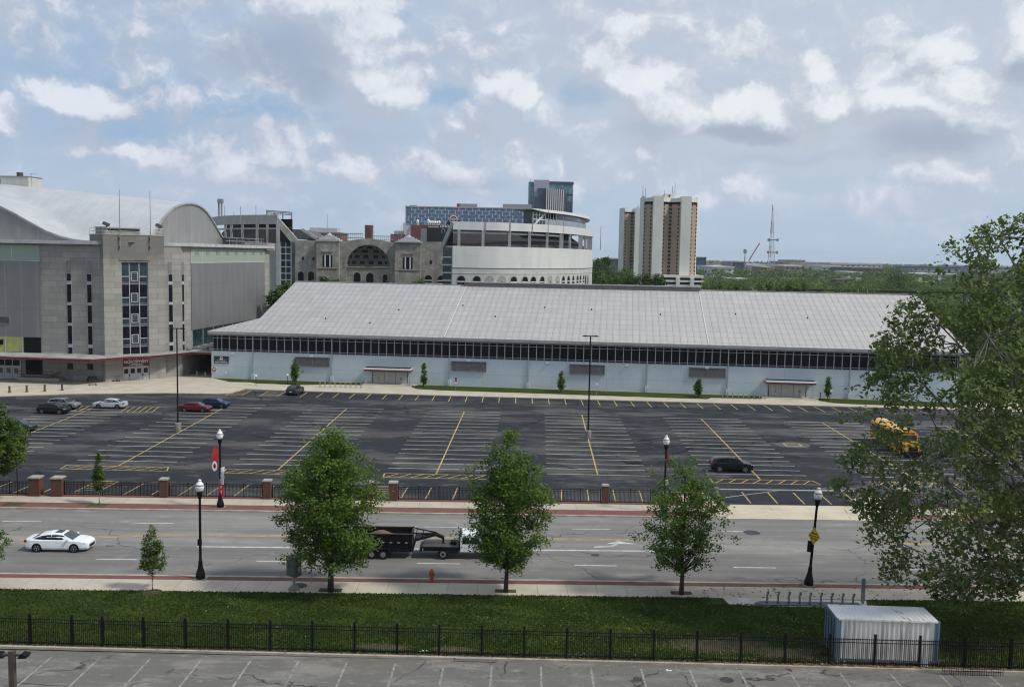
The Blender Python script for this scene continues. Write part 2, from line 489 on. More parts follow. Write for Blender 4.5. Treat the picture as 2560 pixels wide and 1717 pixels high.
# ------------------------------------------------------------------ mesh builder
class MB:
    def __init__(s):
        s.v, s.f, s.m, s.mats = [], [], [], []
        s.cur = 0
        s.T = None

    def use(s, m):
        m = (M[m] if m in M else MATS[m]) if isinstance(m, str) else m
        if m not in s.mats:
            s.mats.append(m)
        s.cur = s.mats.index(m)
        return s

    def add(s, vs, fs):
        n = len(s.v)
        if s.T is not None:
            vs = [s.T @ Vector(p) for p in vs]
        s.v += [tuple(p) for p in vs]
        s.f += [tuple(i + n for i in f) for f in fs]
        s.m += [s.cur] * len(fs)
        return s

    def box(s, x0, x1, y0, y1, z0, z1):
        return s.add([(x, y, z) for z in (z0, z1) for y in (y0, y1) for x in (x0, x1)],
                     [(0, 2, 3, 1), (4, 5, 7, 6), (0, 1, 5, 4), (2, 6, 7, 3), (0, 4, 6, 2), (1, 3, 7, 5)])

    def bar(s, a, b, wd, h=None, up=(0, 0, 1)):
        h = wd if h is None else h
        a, b = Vector(a), Vector(b)
        d = (b - a).normalized()
        x = d.cross(Vector(up))
        if x.length < 1e-4:
            x = d.cross(Vector((1, 0, 0)))
        x.normalize()
        y = x.cross(d)
        q = [(-1, -1), (1, -1), (1, 1), (-1, 1)]
        vs = [a + x * i * wd / 2 + y * j * h / 2 for i, j in q] + [b + x * i * wd / 2 + y * j * h / 2 for i, j in q]
        return s.add(vs, [(0, 1, 2, 3), (7, 6, 5, 4)] + [(i, i + 4, (i + 1) % 4 + 4, (i + 1) % 4) for i in range(4)])

    def tube(s, a, b, r0, r1=None, n=8, cap=True):
        r1 = r0 if r1 is None else r1
        a, b = Vector(a), Vector(b)
        d = (b - a).normalized()
        x = d.cross(Vector((0, 0, 1)))
        if x.length < 1e-3:
            x = Vector((1, 0, 0))
        x.normalize()
        y = d.cross(x)
        cs = [(math.cos(2 * math.pi * i / n), math.sin(2 * math.pi * i / n)) for i in range(n)]
        vs = [a + (x * c + y * t) * r0 for c, t in cs] + [b + (x * c + y * t) * r1 for c, t in cs]
        fs = [(i, (i + 1) % n, (i + 1) % n + n, i + n) for i in range(n)]
        if cap:
            fs += [tuple(range(n - 1, -1, -1)), tuple(range(n, 2 * n))]
        return s.add(vs, fs)

    def lathe(s, c, prof, n=14):
        c = Vector(c)
        vs, fs = [], []
        for r, z in prof:
            for i in range(n):
                a = 2 * math.pi * i / n
                vs.append(c + Vector((r * math.cos(a), r * math.sin(a), z)))
        for k in range(len(prof) - 1):
            for i in range(n):
                j = (i + 1) % n
                fs.append((k * n + i, k * n + j, (k + 1) * n + j, (k + 1) * n + i))
        fs += [tuple(range(n - 1, -1, -1)), tuple(range((len(prof) - 1) * n, len(prof) * n))]
        return s.add(vs, fs)

    def extr(s, pts, vec):
        """closed polygon extruded along vec"""
        n = len(pts)
        vec = Vector(vec)
        pts = [Vector(p) for p in pts]
        return s.add(pts + [p + vec for p in pts],
                     [tuple(range(n - 1, -1, -1)), tuple(range(n, 2 * n))] +
                     [(i, (i + 1) % n, (i + 1) % n + n, i + n) for i in range(n)])

    def poly(s, *pts):
        return s.add(pts, [tuple(range(len(pts)))])

    def build(s, name, parent=None, world=False, smooth=False):
        me = bpy.data.meshes.new(name)
        vs = s.v
        if world and parent is not None:
            inv = wm(parent).inverted()
            vs = [tuple(inv @ Vector(p)) for p in vs]
        me.from_pydata(vs, [], s.f)
        for m in s.mats:
            me.materials.append(m)
        if len(s.mats) > 1:
            me.polygons.foreach_set('material_index', s.m)
        if smooth:
            me.polygons.foreach_set('use_smooth', [True] * len(s.f))
        me.update()
        o = bpy.data.objects.new(name, me)
        COL.objects.link(o)
        o.parent = parent
        return o


def wm(o):
    m = Matrix.LocRotScale(o.location, o.rotation_euler, o.scale)
    return wm(o.parent) @ m if o.parent else m


def np_mesh(name, V, Fq, material, parent=None):
    me = bpy.data.meshes.new(name)
    V = np.asarray(V, np.float32)
    Fq = np.asarray(Fq, np.int32)
    k = Fq.shape[1]
    me.vertices.add(len(V))
    me.vertices.foreach_set('co', V.ravel())
    me.loops.add(Fq.size)
    me.loops.foreach_set('vertex_index', Fq.ravel())
    me.polygons.add(len(Fq))
    me.polygons.foreach_set('loop_start', np.arange(0, Fq.size, k, dtype=np.int32))
    me.materials.append(material)
    me.update(calc_edges=True)
    me.validate()
    o = bpy.data.objects.new(name, me)
    COL.objects.link(o)
    o.parent = parent
    return o


def tag(o, label=None, cat=None, group=None, kind=None):
    if label:
        o['label'] = label
    if cat:
        o['category'] = cat
    if group:
        o['group'] = group
    if kind:
        o['kind'] = kind
    return o


def thing(name, label, cat, loc=(0, 0, 0), rz=0., group=None):
    o = bpy.data.objects.new(name, None)
    COL.objects.link(o)
    o.empty_display_size = .5
    o.location = loc
    o.rotation_euler = (0, 0, rz)
    return tag(o, label, cat, group)


def struct(name, mb):
    return tag(mb.build(name), kind='structure')


def dup(root, loc, rz=None, label=None, scale=None, group=None, sx=None):
    def cp(o, par):
        c = o.copy()
        COL.objects.link(c)
        c.parent = par
        for ch in list(KIDS.get(o.name, [])):
            cp(ch, c)
        return c
    KIDS = {}
    for o in COL.objects:
        if o.parent:
            KIDS.setdefault(o.parent.name, []).append(o)
    r = cp(root, root.parent)
    r.location = loc
    if rz is not None:
        r.rotation_euler = (root.rotation_euler[0], root.rotation_euler[1], rz)
    if scale is not None:
        r.scale = scale if hasattr(scale, '__len__') else (scale,) * 3
    if label:
        r['label'] = label
    if group:
        r['group'] = group
    return r


def text(name, s, size, m, parent, loc, rot, wide=1., ext=.01, bold=False):
    cu = bpy.data.curves.new('txt', 'FONT')
    cu.body = s
    cu.size = size
    cu.align_x = 'CENTER'
    cu.align_y = 'CENTER'
    cu.extrude = ext
    if bold:
        cu.offset = size * .025
    to = bpy.data.objects.new('txt', cu)
    COL.objects.link(to)
    bpy.context.view_layer.update()
    me = bpy.data.meshes.new_from_object(to)
    bpy.data.objects.remove(to)
    me.name = name
    me.materials.clear()
    me.materials.append(M[m])
    o = bpy.data.objects.new(name, me)
    COL.objects.link(o)
    o.parent = parent
    o.location = loc
    o.rotation_euler = rot
    o.scale = (wide, 1, 1)
    return o


# ------------------------------------------------------------------ survey helpers: photo point -> place on the ground
def G(px, py, z=0.):
    d = ray(px, py)
    t = (z - CH) / d.z
    return Vector((0, 0, CH)) + d * t


def AY(px, py, Y):
    d = ray(px, py)
    return Vector((0, 0, CH)) + d * (Y / d.y)


RA = R(1.03)                                     # street axis
def S(u, v, z=0.):                               # street frame -> world
    return Vector((u * math.cos(RA) - v * math.sin(RA), u * math.sin(RA) + v * math.cos(RA), z))
# ================================================================== GROUND, STREET, LOTS
def sheet(name, pts, m, z):
    b = MB().use(m)
    b.poly(*[(p[0], p[1], z) for p in pts])
    return struct(name, b)


def slab(name, pts, m, z0, z1):
    b = MB().use(m)
    b.extr([(p[0], p[1], z0) for p in pts], (0, 0, z1 - z0))
    return struct(name, b)


sheet('ground', [(-9000, -600), (9000, -600), (9000, 14000), (-9000, 14000)], 'terrain', -.06)
LV = 70.3
FV = 88.35
sheet('road', [S(-160, LV), S(190, LV), S(190, FV), S(-160, FV)], 'road', 0)
sheet('near_car_park', [(-130, 5), (160, 5), (160, 54.1), (-130, 57.4)], 'near', 0)
def nk(x):                                       # back edge of the near car park
    return 55.92 - .0165 * x
b = MB().use('kerb')
b.extr([(-130, nk(-130), 0), (160, nk(160), 0), (160, nk(160) + .22, 0), (-130, nk(-130) + .22, 0)], (0, 0, .14))
struct('near_kerb', b)
slab('lawn', [(-130, nk(-130) + .22), (160, nk(160) + .22), S(160, 66.85), S(-130, 66.85)], 'grass', -.05, .12)
# street edges
def band(name, v0, v1, m, z, u0=-160, u1=190, z0=-.05):
    slab(name, [S(u0, v0), S(u1, v0), S(u1, v1), S(u0, v1)], m, z0, z)


band('near_sidewalk', 66.85, 69.25, 'walk', .13)
band('near_brick_strip', 69.25, 70.02, 'paver', .135)
band('near_street_kerb', 70.02, 70.3, 'kerb', .14)
EU0, EU1 = 22.5, 35.8                            # driveway opening
for n, (a, c) in enumerate(((-160, EU0 - 2.2), (EU1 + 2.2, 190))):
    band('far_street_kerb', FV, FV + .28, 'kerb', .14, a, c)
    band('far_brick_strip', FV + .28, FV + 2.05, 'paver', .135, a, c)
    band('far_sidewalk', FV + 2.05, FV + 4.35, 'walk', .13, a, c)
    band('fence_brick_footing', FV + 4.35, FV + 5.0, 'paver', .2, a, c if n else c - 1.5)
# driveway with its flared corners
b = MB().use('apron')
b.extr([S(EU0 - 2.2, FV + .02, -.05), S(EU1 + 2.2, FV + .02, -.05), S(EU1 + 2.2, FV + 4.35, -.05),
        S(EU1, FV + 4.35, -.05), S(EU1, FV + 5.2, -.05), S(EU0, FV + 5.2, -.05), S(EU0, FV + 4.35, -.05),
        S(EU0 - 2.2, FV + 4.35, -.05)], (0, 0, .10))
struct('driveway', b)
for sgn, u in ((-1, EU0), (1, EU1)):
    b = MB().use('kerb')
    pts = [S(u + sgn * 2.2, FV + .05)]
    for k in range(9):
        a = k / 8 * math.pi / 2
        pts.append(S(u + sgn * 2.2 - sgn * 2.2 * math.sin(a), FV + .05 + 2.6 - 2.6 * math.cos(a)))
    pts += [S(u, FV + 7.2), S(u + sgn * 1.2, FV + 8.2), S(u + sgn * 3.8, FV + 8.2), S(u + sgn * 3.8, FV + 4.36),
            S(u + sgn * 2.2, FV + 4.36)]
    if sgn > 0:
        pts.reverse()
    b.use('apron').extr([(p.x, p.y, -.04) for p in pts], (0, 0, .175))
    struct('driveway_corner', b)
    b = MB().use('kerb')
    for p_, q_ in zip(pts[:-3], pts[1:-2]) if sgn < 0 else zip(pts[2:-1], pts[3:]):
        b.bar((p_.x, p_.y, .07), (q_.x, q_.y, .07), .2, .17)
    struct('driveway_kerb', b)
    b = MB().use('paver')
    b.extr([S(u + sgn * 1.9, FV + 1.7, .13), S(u + sgn * 1.0, FV + 1.7, .13), S(u + sgn * 1.4, FV + 4.1, .13),
            S(u + sgn * 2.3, FV + 4.1, .13)], (0, 0, .014))
    struct('driveway_brick_band', b)
# the big car park
KB = [G(0, 991.7), G(178, 986), G(410, 983.5), G(545, 985.2), G(575, 984), G(612, 973.5), G(691, 976.5), G(1100, 989.4),
      G(1740, 1007), G(2340, 1023.6), Vector((120, 155.0, 0))]
lotp = [S(-150, FV + 4.9), S(190, FV + 4.9), Vector((190, 150, 0)), Vector((120, 155, 0))] + KB[::-1][1:] + \
       [Vector((-150, 166, 0))]
sheet('car_park', lotp, 'lot', 0)
plz = [(-150, 166)] + [(p.x, p.y) for p in KB] + [(120, 163.5), (-58, 186.2), (-58, 205), (-75, 205), (-150, 205)]
slab('plaza', plz, 'plaza', -.05, .10)
b = MB().use('kerb')
for p, q in zip(KB[:-1], KB[1:]):
    b.bar((p.x, p.y, .04), (q.x, q.y, .04), .25, .17)
struct('car_park_kerb', b)

# --- field house frame (also used for its lawn)
FO, FA = Vector((-55.94, 181.53, 0)), R(-6.22)
def FW(u, v, z=0.):
    return FO + Vector((u * math.cos(FA) - v * math.sin(FA), u * math.sin(FA) + v * math.cos(FA), z))
for pts in ([(.4, -.2), (5.5, -4.6), (9, -4.2), (11, -5.4), (19.5, -5.2), (23.5, -3.4), (29.5, -3.0), (29.5, -.2)],
            [(39.3, -.2), (38.6, -3.4), (40.2, -5.6), (44, -6.2), (90.5, -6.1), (91.5, -4.2), (100.2, -3.2), (100.2, -.2)],
            [(110.2, -.2), (109.6, -3.4), (111.5, -5.6), (114.5, -6.2), (133, -6.2), (133, -.2)]):
    slab('building_lawn', [FW(u, v) for u, v in pts], 'grass', -.05, .125)

# --- painted lines
def strip(b, p, q, wd, z=.005):
    p, q = Vector(p[:2] + (0,)) if isinstance(p, tuple) else Vector((p.x, p.y, 0)), \
        Vector(q[:2] + (0,)) if isinstance(q, tuple) else Vector((q.x, q.y, 0))
    d = (q - p).normalized()
    n = Vector((-d.y, d.x, 0)) * wd / 2
    b.poly((p - n) + Vector((0, 0, z)), (q - n) + Vector((0, 0, z)), (q + n) + Vector((0, 0, z)), (p + n) + Vector((0, 0, z)))


b = MB().use('whitel')
for u in (-53.5, -41.0 - 1.8 + .2, -31.2, -18.4, -5.9, 7.1, 20.3, 33.2, 46):
    strip(b, S(u, 84.35), S(u + 3.4, 84.4), .17)
for u in (-43., -30.4, -18.1, -5.7, 6.5, 18.9, 31.4, 44):
    strip(b, S(u, 74.15), S(u + 3.3, 74.15), .17)
strip(b, S(-23.7, 77.7), S(13.6, 78.1), .26)
# turn arrow
A0, A1 = S(8.5, 79.0), S(9.9, 79.25)
strip(b, A0, A1, .30)
strip(b, A1, S(10.5, 79.9), .30)
b.poly(*[(p.x, p.y, .005) for p in (S(9.6, 80.0), S(12.2, 80.0), S(10.75, 80.8))])
struct('white_road_markings', b)
b = MB().use('yellow')
yp = [(-60, 77.6), (-50, 77.9), (-40, 78.55), (-37, 79.2), (-33, 79.9), (-28.5, 80.65), (-24, 80.95), (-19.8, 81.0), (13.2, 81.2)]
for p, q in zip(yp[:-1], yp[1:]):
    for o in (-.17, .17):
        strip(b, S(p[0], p[1] + o), S(q[0] + .02, q[1] + o), .14)
for p, q in (((34, 81.2), (60, 81.2)), ((40, 78.0), (60, 78.0))):
    for o in (-.17, .17):
        strip(b, S(p[0], p[1] + o), S(q[0], q[1] + o), .14)
struct('yellow_road_markings', b)

# stall rows of the big car park: yellow spine, pale cross lines
ROWS = [((-97.6, 106), (-98.6, 141)), ((-79.3, 106), (-80.3, 142)), ((-61.1, 106.3), (-62.4, 143.9)), ((-43.1, 106.3), (-43.75, 150.6)), ((-25.4, 105.8), (-25.2, 149.1)),
        ((-8.0, 105.2), (-7.1, 148.1)), ((9.7, 106.2), (10.8, 147.1)), ((27.4, 105.5), (28.6, 145.4)),
        ((44.9, 105.5), (46.3, 144.)), ((62.6, 105), (64.2, 142.6))]
yl, wl = MB().use('yellow'), MB().use('lotline')
random.seed(3)
for i, (p, q) in enumerate(ROWS):
    strip(yl, (p[0], p[1]), (q[0], q[1]), .16, .009)
    n = 16
    for k in range(n):
        f = (k + .9) / (n - .2)
        if i == 6:
            f = k / (n - 1)
        x, y = p[0] + (q[0] - p[0]) * f, p[1] + (q[1] - p[1]) * f
        j = random.uniform(-.06, .06)
        strip(wl, (x - 5.65 + j, y - .04 + .10), (x + 5.65 + j, y - .10), .13)
    if i != 6:                                  # hatched island at the street end
        x, y = p[0], p[1]
        c = [(x - 5.6, y - .3 + .1), (x + 5.6, y - .3), (x + 5.6 + (.5 if i != 7 else .4), y - 2.2), (x - 5.6 + .1, y - 2.2 + .1)]
        for a, d in zip(c, c[1:] + c[:1]):
            strip(yl, a, d, .14, .009)
        for k in range(8):
            strip(yl, (x - 5.3 + k * 1.35, y - 2.1), (x - 5.3 + k * 1.35 + 1.2, y - .35), .13, .009)
# the row along the fence and the row along the building
for k in range(-21, 30):
    x = -29.5 + (k + 4) * 2.665
    u = x + 1.7
    if -43.8 < x < -40 or -15.3 < x < -9.5 or 14.5 < x < 20:
        continue
    strip(yl, (x, 94.0 + .018 * x + .3), (x + .2, 99.0 + .018 * x), .14, .009)
for x0, x1 in ((-42.6, -40.4), (-14.0, -10.6), (15.6, 19.6), (36.5, 39.6)):
    strip(yl, (x0, 94.3), (x0 + .2, 99), .14, .009)
    strip(yl, (x1, 94.3), (x1 + .2, 99), .14, .009)
    for k in range(5):
        strip(yl, (x0, 94.6 + k), (x1, 95.6 + k * .85), .13, .009)
    strip(yl, (x0, 99), (x1, 99), .13, .009)
for k in range(0, 38):
    x = -34.8 + k * 2.735
    y1 = 165.9 - (x + 34.8) * .068
    strip(yl, (x, y1 - 5.9), (x + .05, y1), .14, .009)
for x0, x1 in ((-47.2, -44.6), (-41.6, -38.6)):
    y1 = 166.4
    for x in (x0, x1):
        strip(yl, (x, y1 - 6.), (x + .1, y1 - .3), .14, .009)
    for k in range(5):
        strip(yl, (x0, y1 - 6 + k * 1.1), (x1, y1 - 5.2 + k * 1.1), .14, .009)
for x0 in (-66.8, -57.2):                       # hatches by the arena end of the second row
    for k in range(6):
        strip(yl, (x0 + k * .9, 142.2), (x0 + k * .9 - .7, 147.2), .14, .009)
    strip(yl, (x0 - .8, 142.2), (x0 + 4.6, 142.0), .14, .009)
    strip(yl, (x0 - 1., 147.2), (x0 + 4.2, 147), .14, .009)
# repaired drain
p = G(1982, 1112)
for a, d in (((-1, -.9), (1, -.9)), ((1, -.9), (1, .9)), ((1, .9), (-1, .9)), ((-1, .9), (-1, -.9))):
    strip(yl, (p.x + a[0], p.y + a[1]), (p.x + d[0], p.y + d[1]), .22, .009)
struct('yellow_stall_markings', yl)
struct('white_stall_markings', wl)
# cast patches in the lot
b = MB().use(mat('lot patch', (.10, .098, .098), .9, .3, 1.2))
for (px, py, rx, ry) in ((1982, 1112, 2.2, 2.0), (890, 1205, 2.6, 1.1), (2110, 1222, 2.6, .9)):
    p = G(px, py)
    b.poly(*[(p.x + rx * math.cos(a * .5236) * (1 + .12 * math.sin(a * 2.3)), p.y + ry * math.sin(a * .5236), .0035) for a in range(12)])
struct('asphalt_patches', b)
# near car park lines
b = MB().use('oldline')
for px in (130, 250, 375, 503, 626, 745, 866, 987, 1108, 1228, 1350, 1475, 1600, 1722, 1846, 1971, 2096, 2222, 2346, 2470, 2594, 2716, 10, -110):
    p = G(px, 1636 + (px / 2560) * 52)
    strip(b, (p.x - .02, 50.3), (p.x + .02 + .02, p.y - .1), .13)
struct('near_stall_markings', b)
# manholes and drain covers: each a cast cover of its own
def manhole(px, py, r, label):
    p = G(px, py)
    zz = .136 if (S(0, 66.85).y < p.y - .018 * p.x < 69.3) else .004
    t = thing('manhole_cover', label, 'manhole cover', (p.x, p.y, zz), 0)
    MB().use(mat('cast iron', (.05, .05, .05), .8, .4, 6)).lathe((0, 0, 0), [(r, 0), (r, .012), (r * .96, .018)], 20).build('cover', t)
    MB().use('grey').lathe((0, 0, 0), [(r * 1.1, -.001), (r * 1.1, .008)], 20).build('ring', t)


manhole(748, 1468, .55, 'large dark round manhole cover in the concrete sidewalk beside the cabinet')
manhole(1488, 1387, .38, 'small dark manhole cover in the lane below the turn arrow')
manhole(1880, 1331, .75, 'wide worn manhole cover in the far lane opposite the driveway')
manhole(1817, 1699, .42, 'round dark manhole cover in the cracked near car park')

# mulch squares and soil
b = MB().use('dirt')
for px, py, a, d in ((826, 1479, .8, .36), (1264, 1481, .75, .34), (1703, 1486, .75, .34)):
    p = G(px, py)
    b.box(p.x - a, p.x + a, p.y - d, p.y + d, .1, .141)
for u in (-38.1, -45.8):
    b.box(u - .9, u + .9, 88.25 + .45 + u * .018 + .28, 90 + u * .018 + .35, .1, .142)
p = G(381, 1484)
b.lathe((p.x, p.y, .115), [(.75, 0), (.6, .03), (.1, .05)], 14)
struct('tree_pit_soil', b)
b = MB().use('dirt')
def blob(b, cx, cy, rx, ry, z, seed, n=26):
    rr = random.Random(seed)
    ph = [rr.uniform(0, 6.28) for _ in range(4)]
    b.poly(*[(cx + rx * math.cos(t) * (1 + .18 * math.sin(3 * t + ph[0]) + .1 * math.sin(7 * t + ph[1])),
              cy + ry * math.sin(t) * (1 + .18 * math.sin(4 * t + ph[2]) + .1 * math.sin(9 * t + ph[3])), z)
             for t in [2 * math.pi * i / n for i in range(n)]])
SOIL = ((1800, 1618, 3.6, 1.25), (1960, 1636, 2.3, .9), (960, 1622, 2.0, .55), (1130, 1627, 1.5, .4), (2210, 1652, 4.6, .42))
for i, (px, py, rx, ry) in enumerate(SOIL):
    p = G(px, py)
    blob(b, p.x, p.y, rx, ry, .1245 + .003 * i, i)
struct('bare_soil', b)
b = MB().use(mat('verge debris', (.095, .075, .05), .95, .5, 4, detail=6))
b.extr([(-60, nk(-60) + .2, .1), (60, nk(60) + .2, .1), (60, nk(60) + .62, .1), (-60, nk(-60) + .62, .1)], (0, 0, .03))
struct('soil_verge', b)
# fallen leaves and blossoms on the lawn
rng = np.random.default_rng(5)
def litter(name, n, fx, m, size, label):
    P = fx(n)
    a = rng.uniform(0, 6.28, len(P))
    s = size * rng.uniform(.5, 1.3, len(P))
    dx, dy = np.cos(a) * s, np.sin(a) * s
    V = np.stack([np.stack([P[:, 0] + sx * dx - sy * dy * .6, P[:, 1] + sx * dy + sy * dx * .6,
                            P[:, 2] + rng.uniform(0, .03, len(P))], 1) for sx, sy in ((-1, -1), (1, -1), (1, 1), (-1, 1))], 1)
    o = np_mesh(name, V.reshape(-1, 3), np.arange(len(P) * 4).reshape(-1, 4), m)
    tag(o, label, 'leaf litter', kind='stuff')
def lawnpts(n):
    x = np.concatenate([rng.uniform(-30, 34, int(n * .35)), rng.normal(16, 9, int(n * .35)), rng.uniform(22, 40, int(n * .3))])
    y = rng.uniform(56.3, 66.6, len(x))
    return np.stack([x, y, np.full(len(x), .135)], 1)
def vergepts(n):
    x = np.concatenate([rng.uniform(-30, 40, int(n * .4)), rng.normal(24, 7, int(n * .6))])
    y = 55.92 - .0165 * x + np.abs(rng.normal(0, .35, len(x))) + .15
    return np.stack([x, y, np.full(len(x), .15)], 1)
def nearpts(n):
    x = rng.uniform(-5, 40, n)
    y = 55.8 - .0165 * x - np.abs(rng.normal(0, 1.2, n))
    return np.stack([x, y, np.full(n, .01)], 1)
def walkpts(n):
    x = rng.uniform(14, 40, n)
    return np.stack([x, rng.uniform(66.8, 69.9, n) + .018 * x, np.full(n, .145)], 1)
def tufts(n):
    x = rng.uniform(-42, 46, n)
    y0_, y1_ = 56.16 - .0165 * x, np.where((x > 14.2) & (x < 25.6), 65.95, 66.93 + .018 * x)
    y = y0_ + (y1_ - y0_) * rng.random(n)
    k = rng.random(n) < np.where(np.sin(x * .9 + 2 * np.sin(y * .7)) * np.sin(y * 1.3 + x * .2) > .35, .5, 1.)
    for px_, py_, rx_, ry_ in SOIL:
        p_ = G(px_, py_)
        k &= ((x - p_.x) / rx_) ** 2 + ((y - p_.y) / ry_) ** 2 > rng.uniform(.3, 1.2, n)
    x, y = x[k], y[k]
    h = .035 + .05 * rng.random(len(x))
    a = rng.uniform(0, 3.14, len(x))
    wd_ = .035 + .03 * rng.random(len(x))
    dx, dy = np.cos(a) * wd_, np.sin(a) * wd_
    lx, ly = rng.normal(0, .03, len(x)), rng.normal(0, .03, len(x))
    z = np.full(len(x), .118)
    V = np.stack([np.stack([x - dx, y - dy, z], 1), np.stack([x + dx, y + dy, z], 1),
                  np.stack([x + dx * .5 + lx, y + dy * .5 + ly, z + h], 1), np.stack([x - dx * .5 + lx, y - dy * .5 + ly, z + h], 1)], 1)
    return V.reshape(-1, 3)
V_ = tufts(150000)
tag(np_mesh('lawn_grass', V_, np.arange(len(V_)).reshape(-1, 4), leafm('grass blades', (.015, .037, .006), (.070, .100, .018), .28, .35)),
    'short green grass blades covering the near lawn', 'grass', kind='stuff')
litter('fallen_leaves', 1300, lawnpts, mat('pale fallen leaves', (.27, .25, .10), .8, .5, 3), .05, 'pale yellow fallen leaves strewn over the mown lawn')
litter('leaf_litter', 2600, vergepts, mat('brown leaves', (.26, .16, .06), .8, .6, 3), .05, 'brown dry leaf litter gathered along the near fence')
litter('blown_leaves', 260, nearpts, mat('tan leaves', (.33, .25, .12), .8, .5, 3), .06, 'tan leaves blown over the near car park')
litter('sidewalk_leaves', 160, walkpts, mat('dark leaves', (.07, .055, .035), .8, .5, 3), .08, 'dark leaves scattered over the sidewalk under the big tree')
# ================================================================== FIELD HOUSE
fh = thing('field_house', 'long pale blue field house with a grey gabled metal roof and dark window strip', 'building', FO, FA)
UL = 133.4
MB().use('bluewall').box(0, UL, 0, 50, -.1, 5.12).build('wall', fh)
MB().use('blackm').box(.15, UL - .15, .35, 49.7, 5.12, 9.2).build('inner_wall', fh)
b = MB().use('grey')
b.box(-.2, UL + .5, -.62, -.02, 8.2, 8.42)
b.use('silver').box(-.32, UL + .7, -.86, -.3, 8.44, 8.93)
b.use('blackm').box(-.2, UL + .4, -.3, .4, 8.16, 8.9)
b.build('fascia', fh)
SL = .336
def zr(v):
    return 8.95 + (v + .9) * SL
b = MB().use('roof')
e0, P0, r0, r1, e1 = (-.35, -.9), (7.3, 5.6), (7.8, 25), (132.9, 25), (134.6, -.9)
top = [(u, v, zr(v)) for u, v in (e0, e1, r1, r0, P0)]
b.extr([(x, y, z - .16) for x, y, z in top], (0, 0, .16))
back = [(u, 50 - v, zr(v)) for u, v in (e0, e1, r1, r0, P0)][::-1]
b.extr([(x, y, z - .16) for x, y, z in back], (0, 0, .16))
b.poly((e0[0], e0[1], zr(e0[1]) - .01), (P0[0], P0[1], zr(P0[1]) - .01), (P0[0], 50 - P0[1], zr(P0[1]) - .01), (e0[0], 50 - e0[1], zr(e0[1]) - .01))
b.use('bluewall').poly((7.7, 5.6, zr(5.6) - .2), (7.9, 25, zr(25) - .2), (7.7, 44.4, zr(5.6) - .2))
b.use('bluewall').poly((133.4, -.1, 5), (133.4, 50, 5), (133.4, 50, 8.9), (132.7, 25, zr(25) - .2), (133.4, 0, 8.9))
rf = b.build('roof', fh)
b = MB().use(mat('roof seam', (.30, .295, .29), .5, .2, 1, metal=.2))
k = 0
u = 1.0
while u < 132.5:
    v0 = -.85
    v1 = 24.8 if u > 7.8 else -.9 + (u + .35) * .84
    if v1 > v0 + .5:
        b.bar((u, v0, zr(v0) + .012), (u, v1, zr(v1) + .012), .04, .03)
    u += 1.2
b.build('roof_seams', rf)
for u in (44.0, 91.0):
    MB().use('white_clad').bar((u, -.8, zr(-.8) + .04), (u, 24.6, zr(24.6) + .04), .22, .10).build('expansion_joint', rf)
b = MB().use(mat('ridge vent', (.17, .16, .15), .7, .2, 1)).box(43.6, 91.2, 24.2, 25.8, zr(24.2) - .1, zr(25) + .55)
b.use('silver').box(43.5, 91.3, 24.05, 25.95, zr(25) + .55, zr(25) + .72)
b.build('ridge_vent', rf)
for ua, ub in ((7.8, 43.6), (91.2, 132.9)):
    MB().use('silver').bar((ua, 25, zr(25) + .05), (ub, 25, zr(25) + .05), .5, .1).build('ridge_cap', rf)
for u, v in ((20, 6), (33, 11), (45, 14), (52, 9), (61, 14), (70, 13.5), (83, 12), (97, 13), (29, 4.5), (110, 12)):
    MB().use('blackm').tube((u, v, zr(v) - .05), (u, v, zr(v) + .25), .12, .12, 6).build('roof_vent_stack', rf)
# windows, one object per light
PIPES = [8.05, 23.06, 44.95, 59.3, 80.45, 94.55, 115.35]
edges = [.35, 1.15, 2.0] + [2.0 + 1.512 * k for k in range(1, 5)]
for (a, c), n in zip(zip(PIPES, PIPES[1:] + [UL - .2]), (10, 15, 10, 15, 10, 15, 12)):
    edges += [a + (c - a) * k / n for k in range(1, n + 1)]
def make_win(wd):
    b = MB().use('frame')
    for x0, x1 in ((0, .07), (wd - .07, wd)):
        b.box(x0, x1, -.03, .1, 0, 3.0)
    for z0, z1 in ((0, .1), (.36, .43), (2.44, 2.52), (2.94, 3.0)):
        b.box(.07, wd - .07, -.025, .1, z0, z1)
    fo = b.build('window', fh)
    po = MB().use('winblk').box(.05, wd - .05, .06, .09, .05, 2.97).build('pane', fo)
    return fo, po
w0, p0 = make_win(1.44)
first = True
for a, c in zip(edges[:-1], edges[1:]):
    if first:
        wo, po = w0, p0
        first = False
    else:
        wo, po = w0.copy(), p0.copy()
        COL.objects.link(wo)
        COL.objects.link(po)
        wo.parent = fh
        po.parent = wo
    wo.location = (a, .02, 5.14)
    wo.scale = ((c - a) / 1.44, 1, 1)
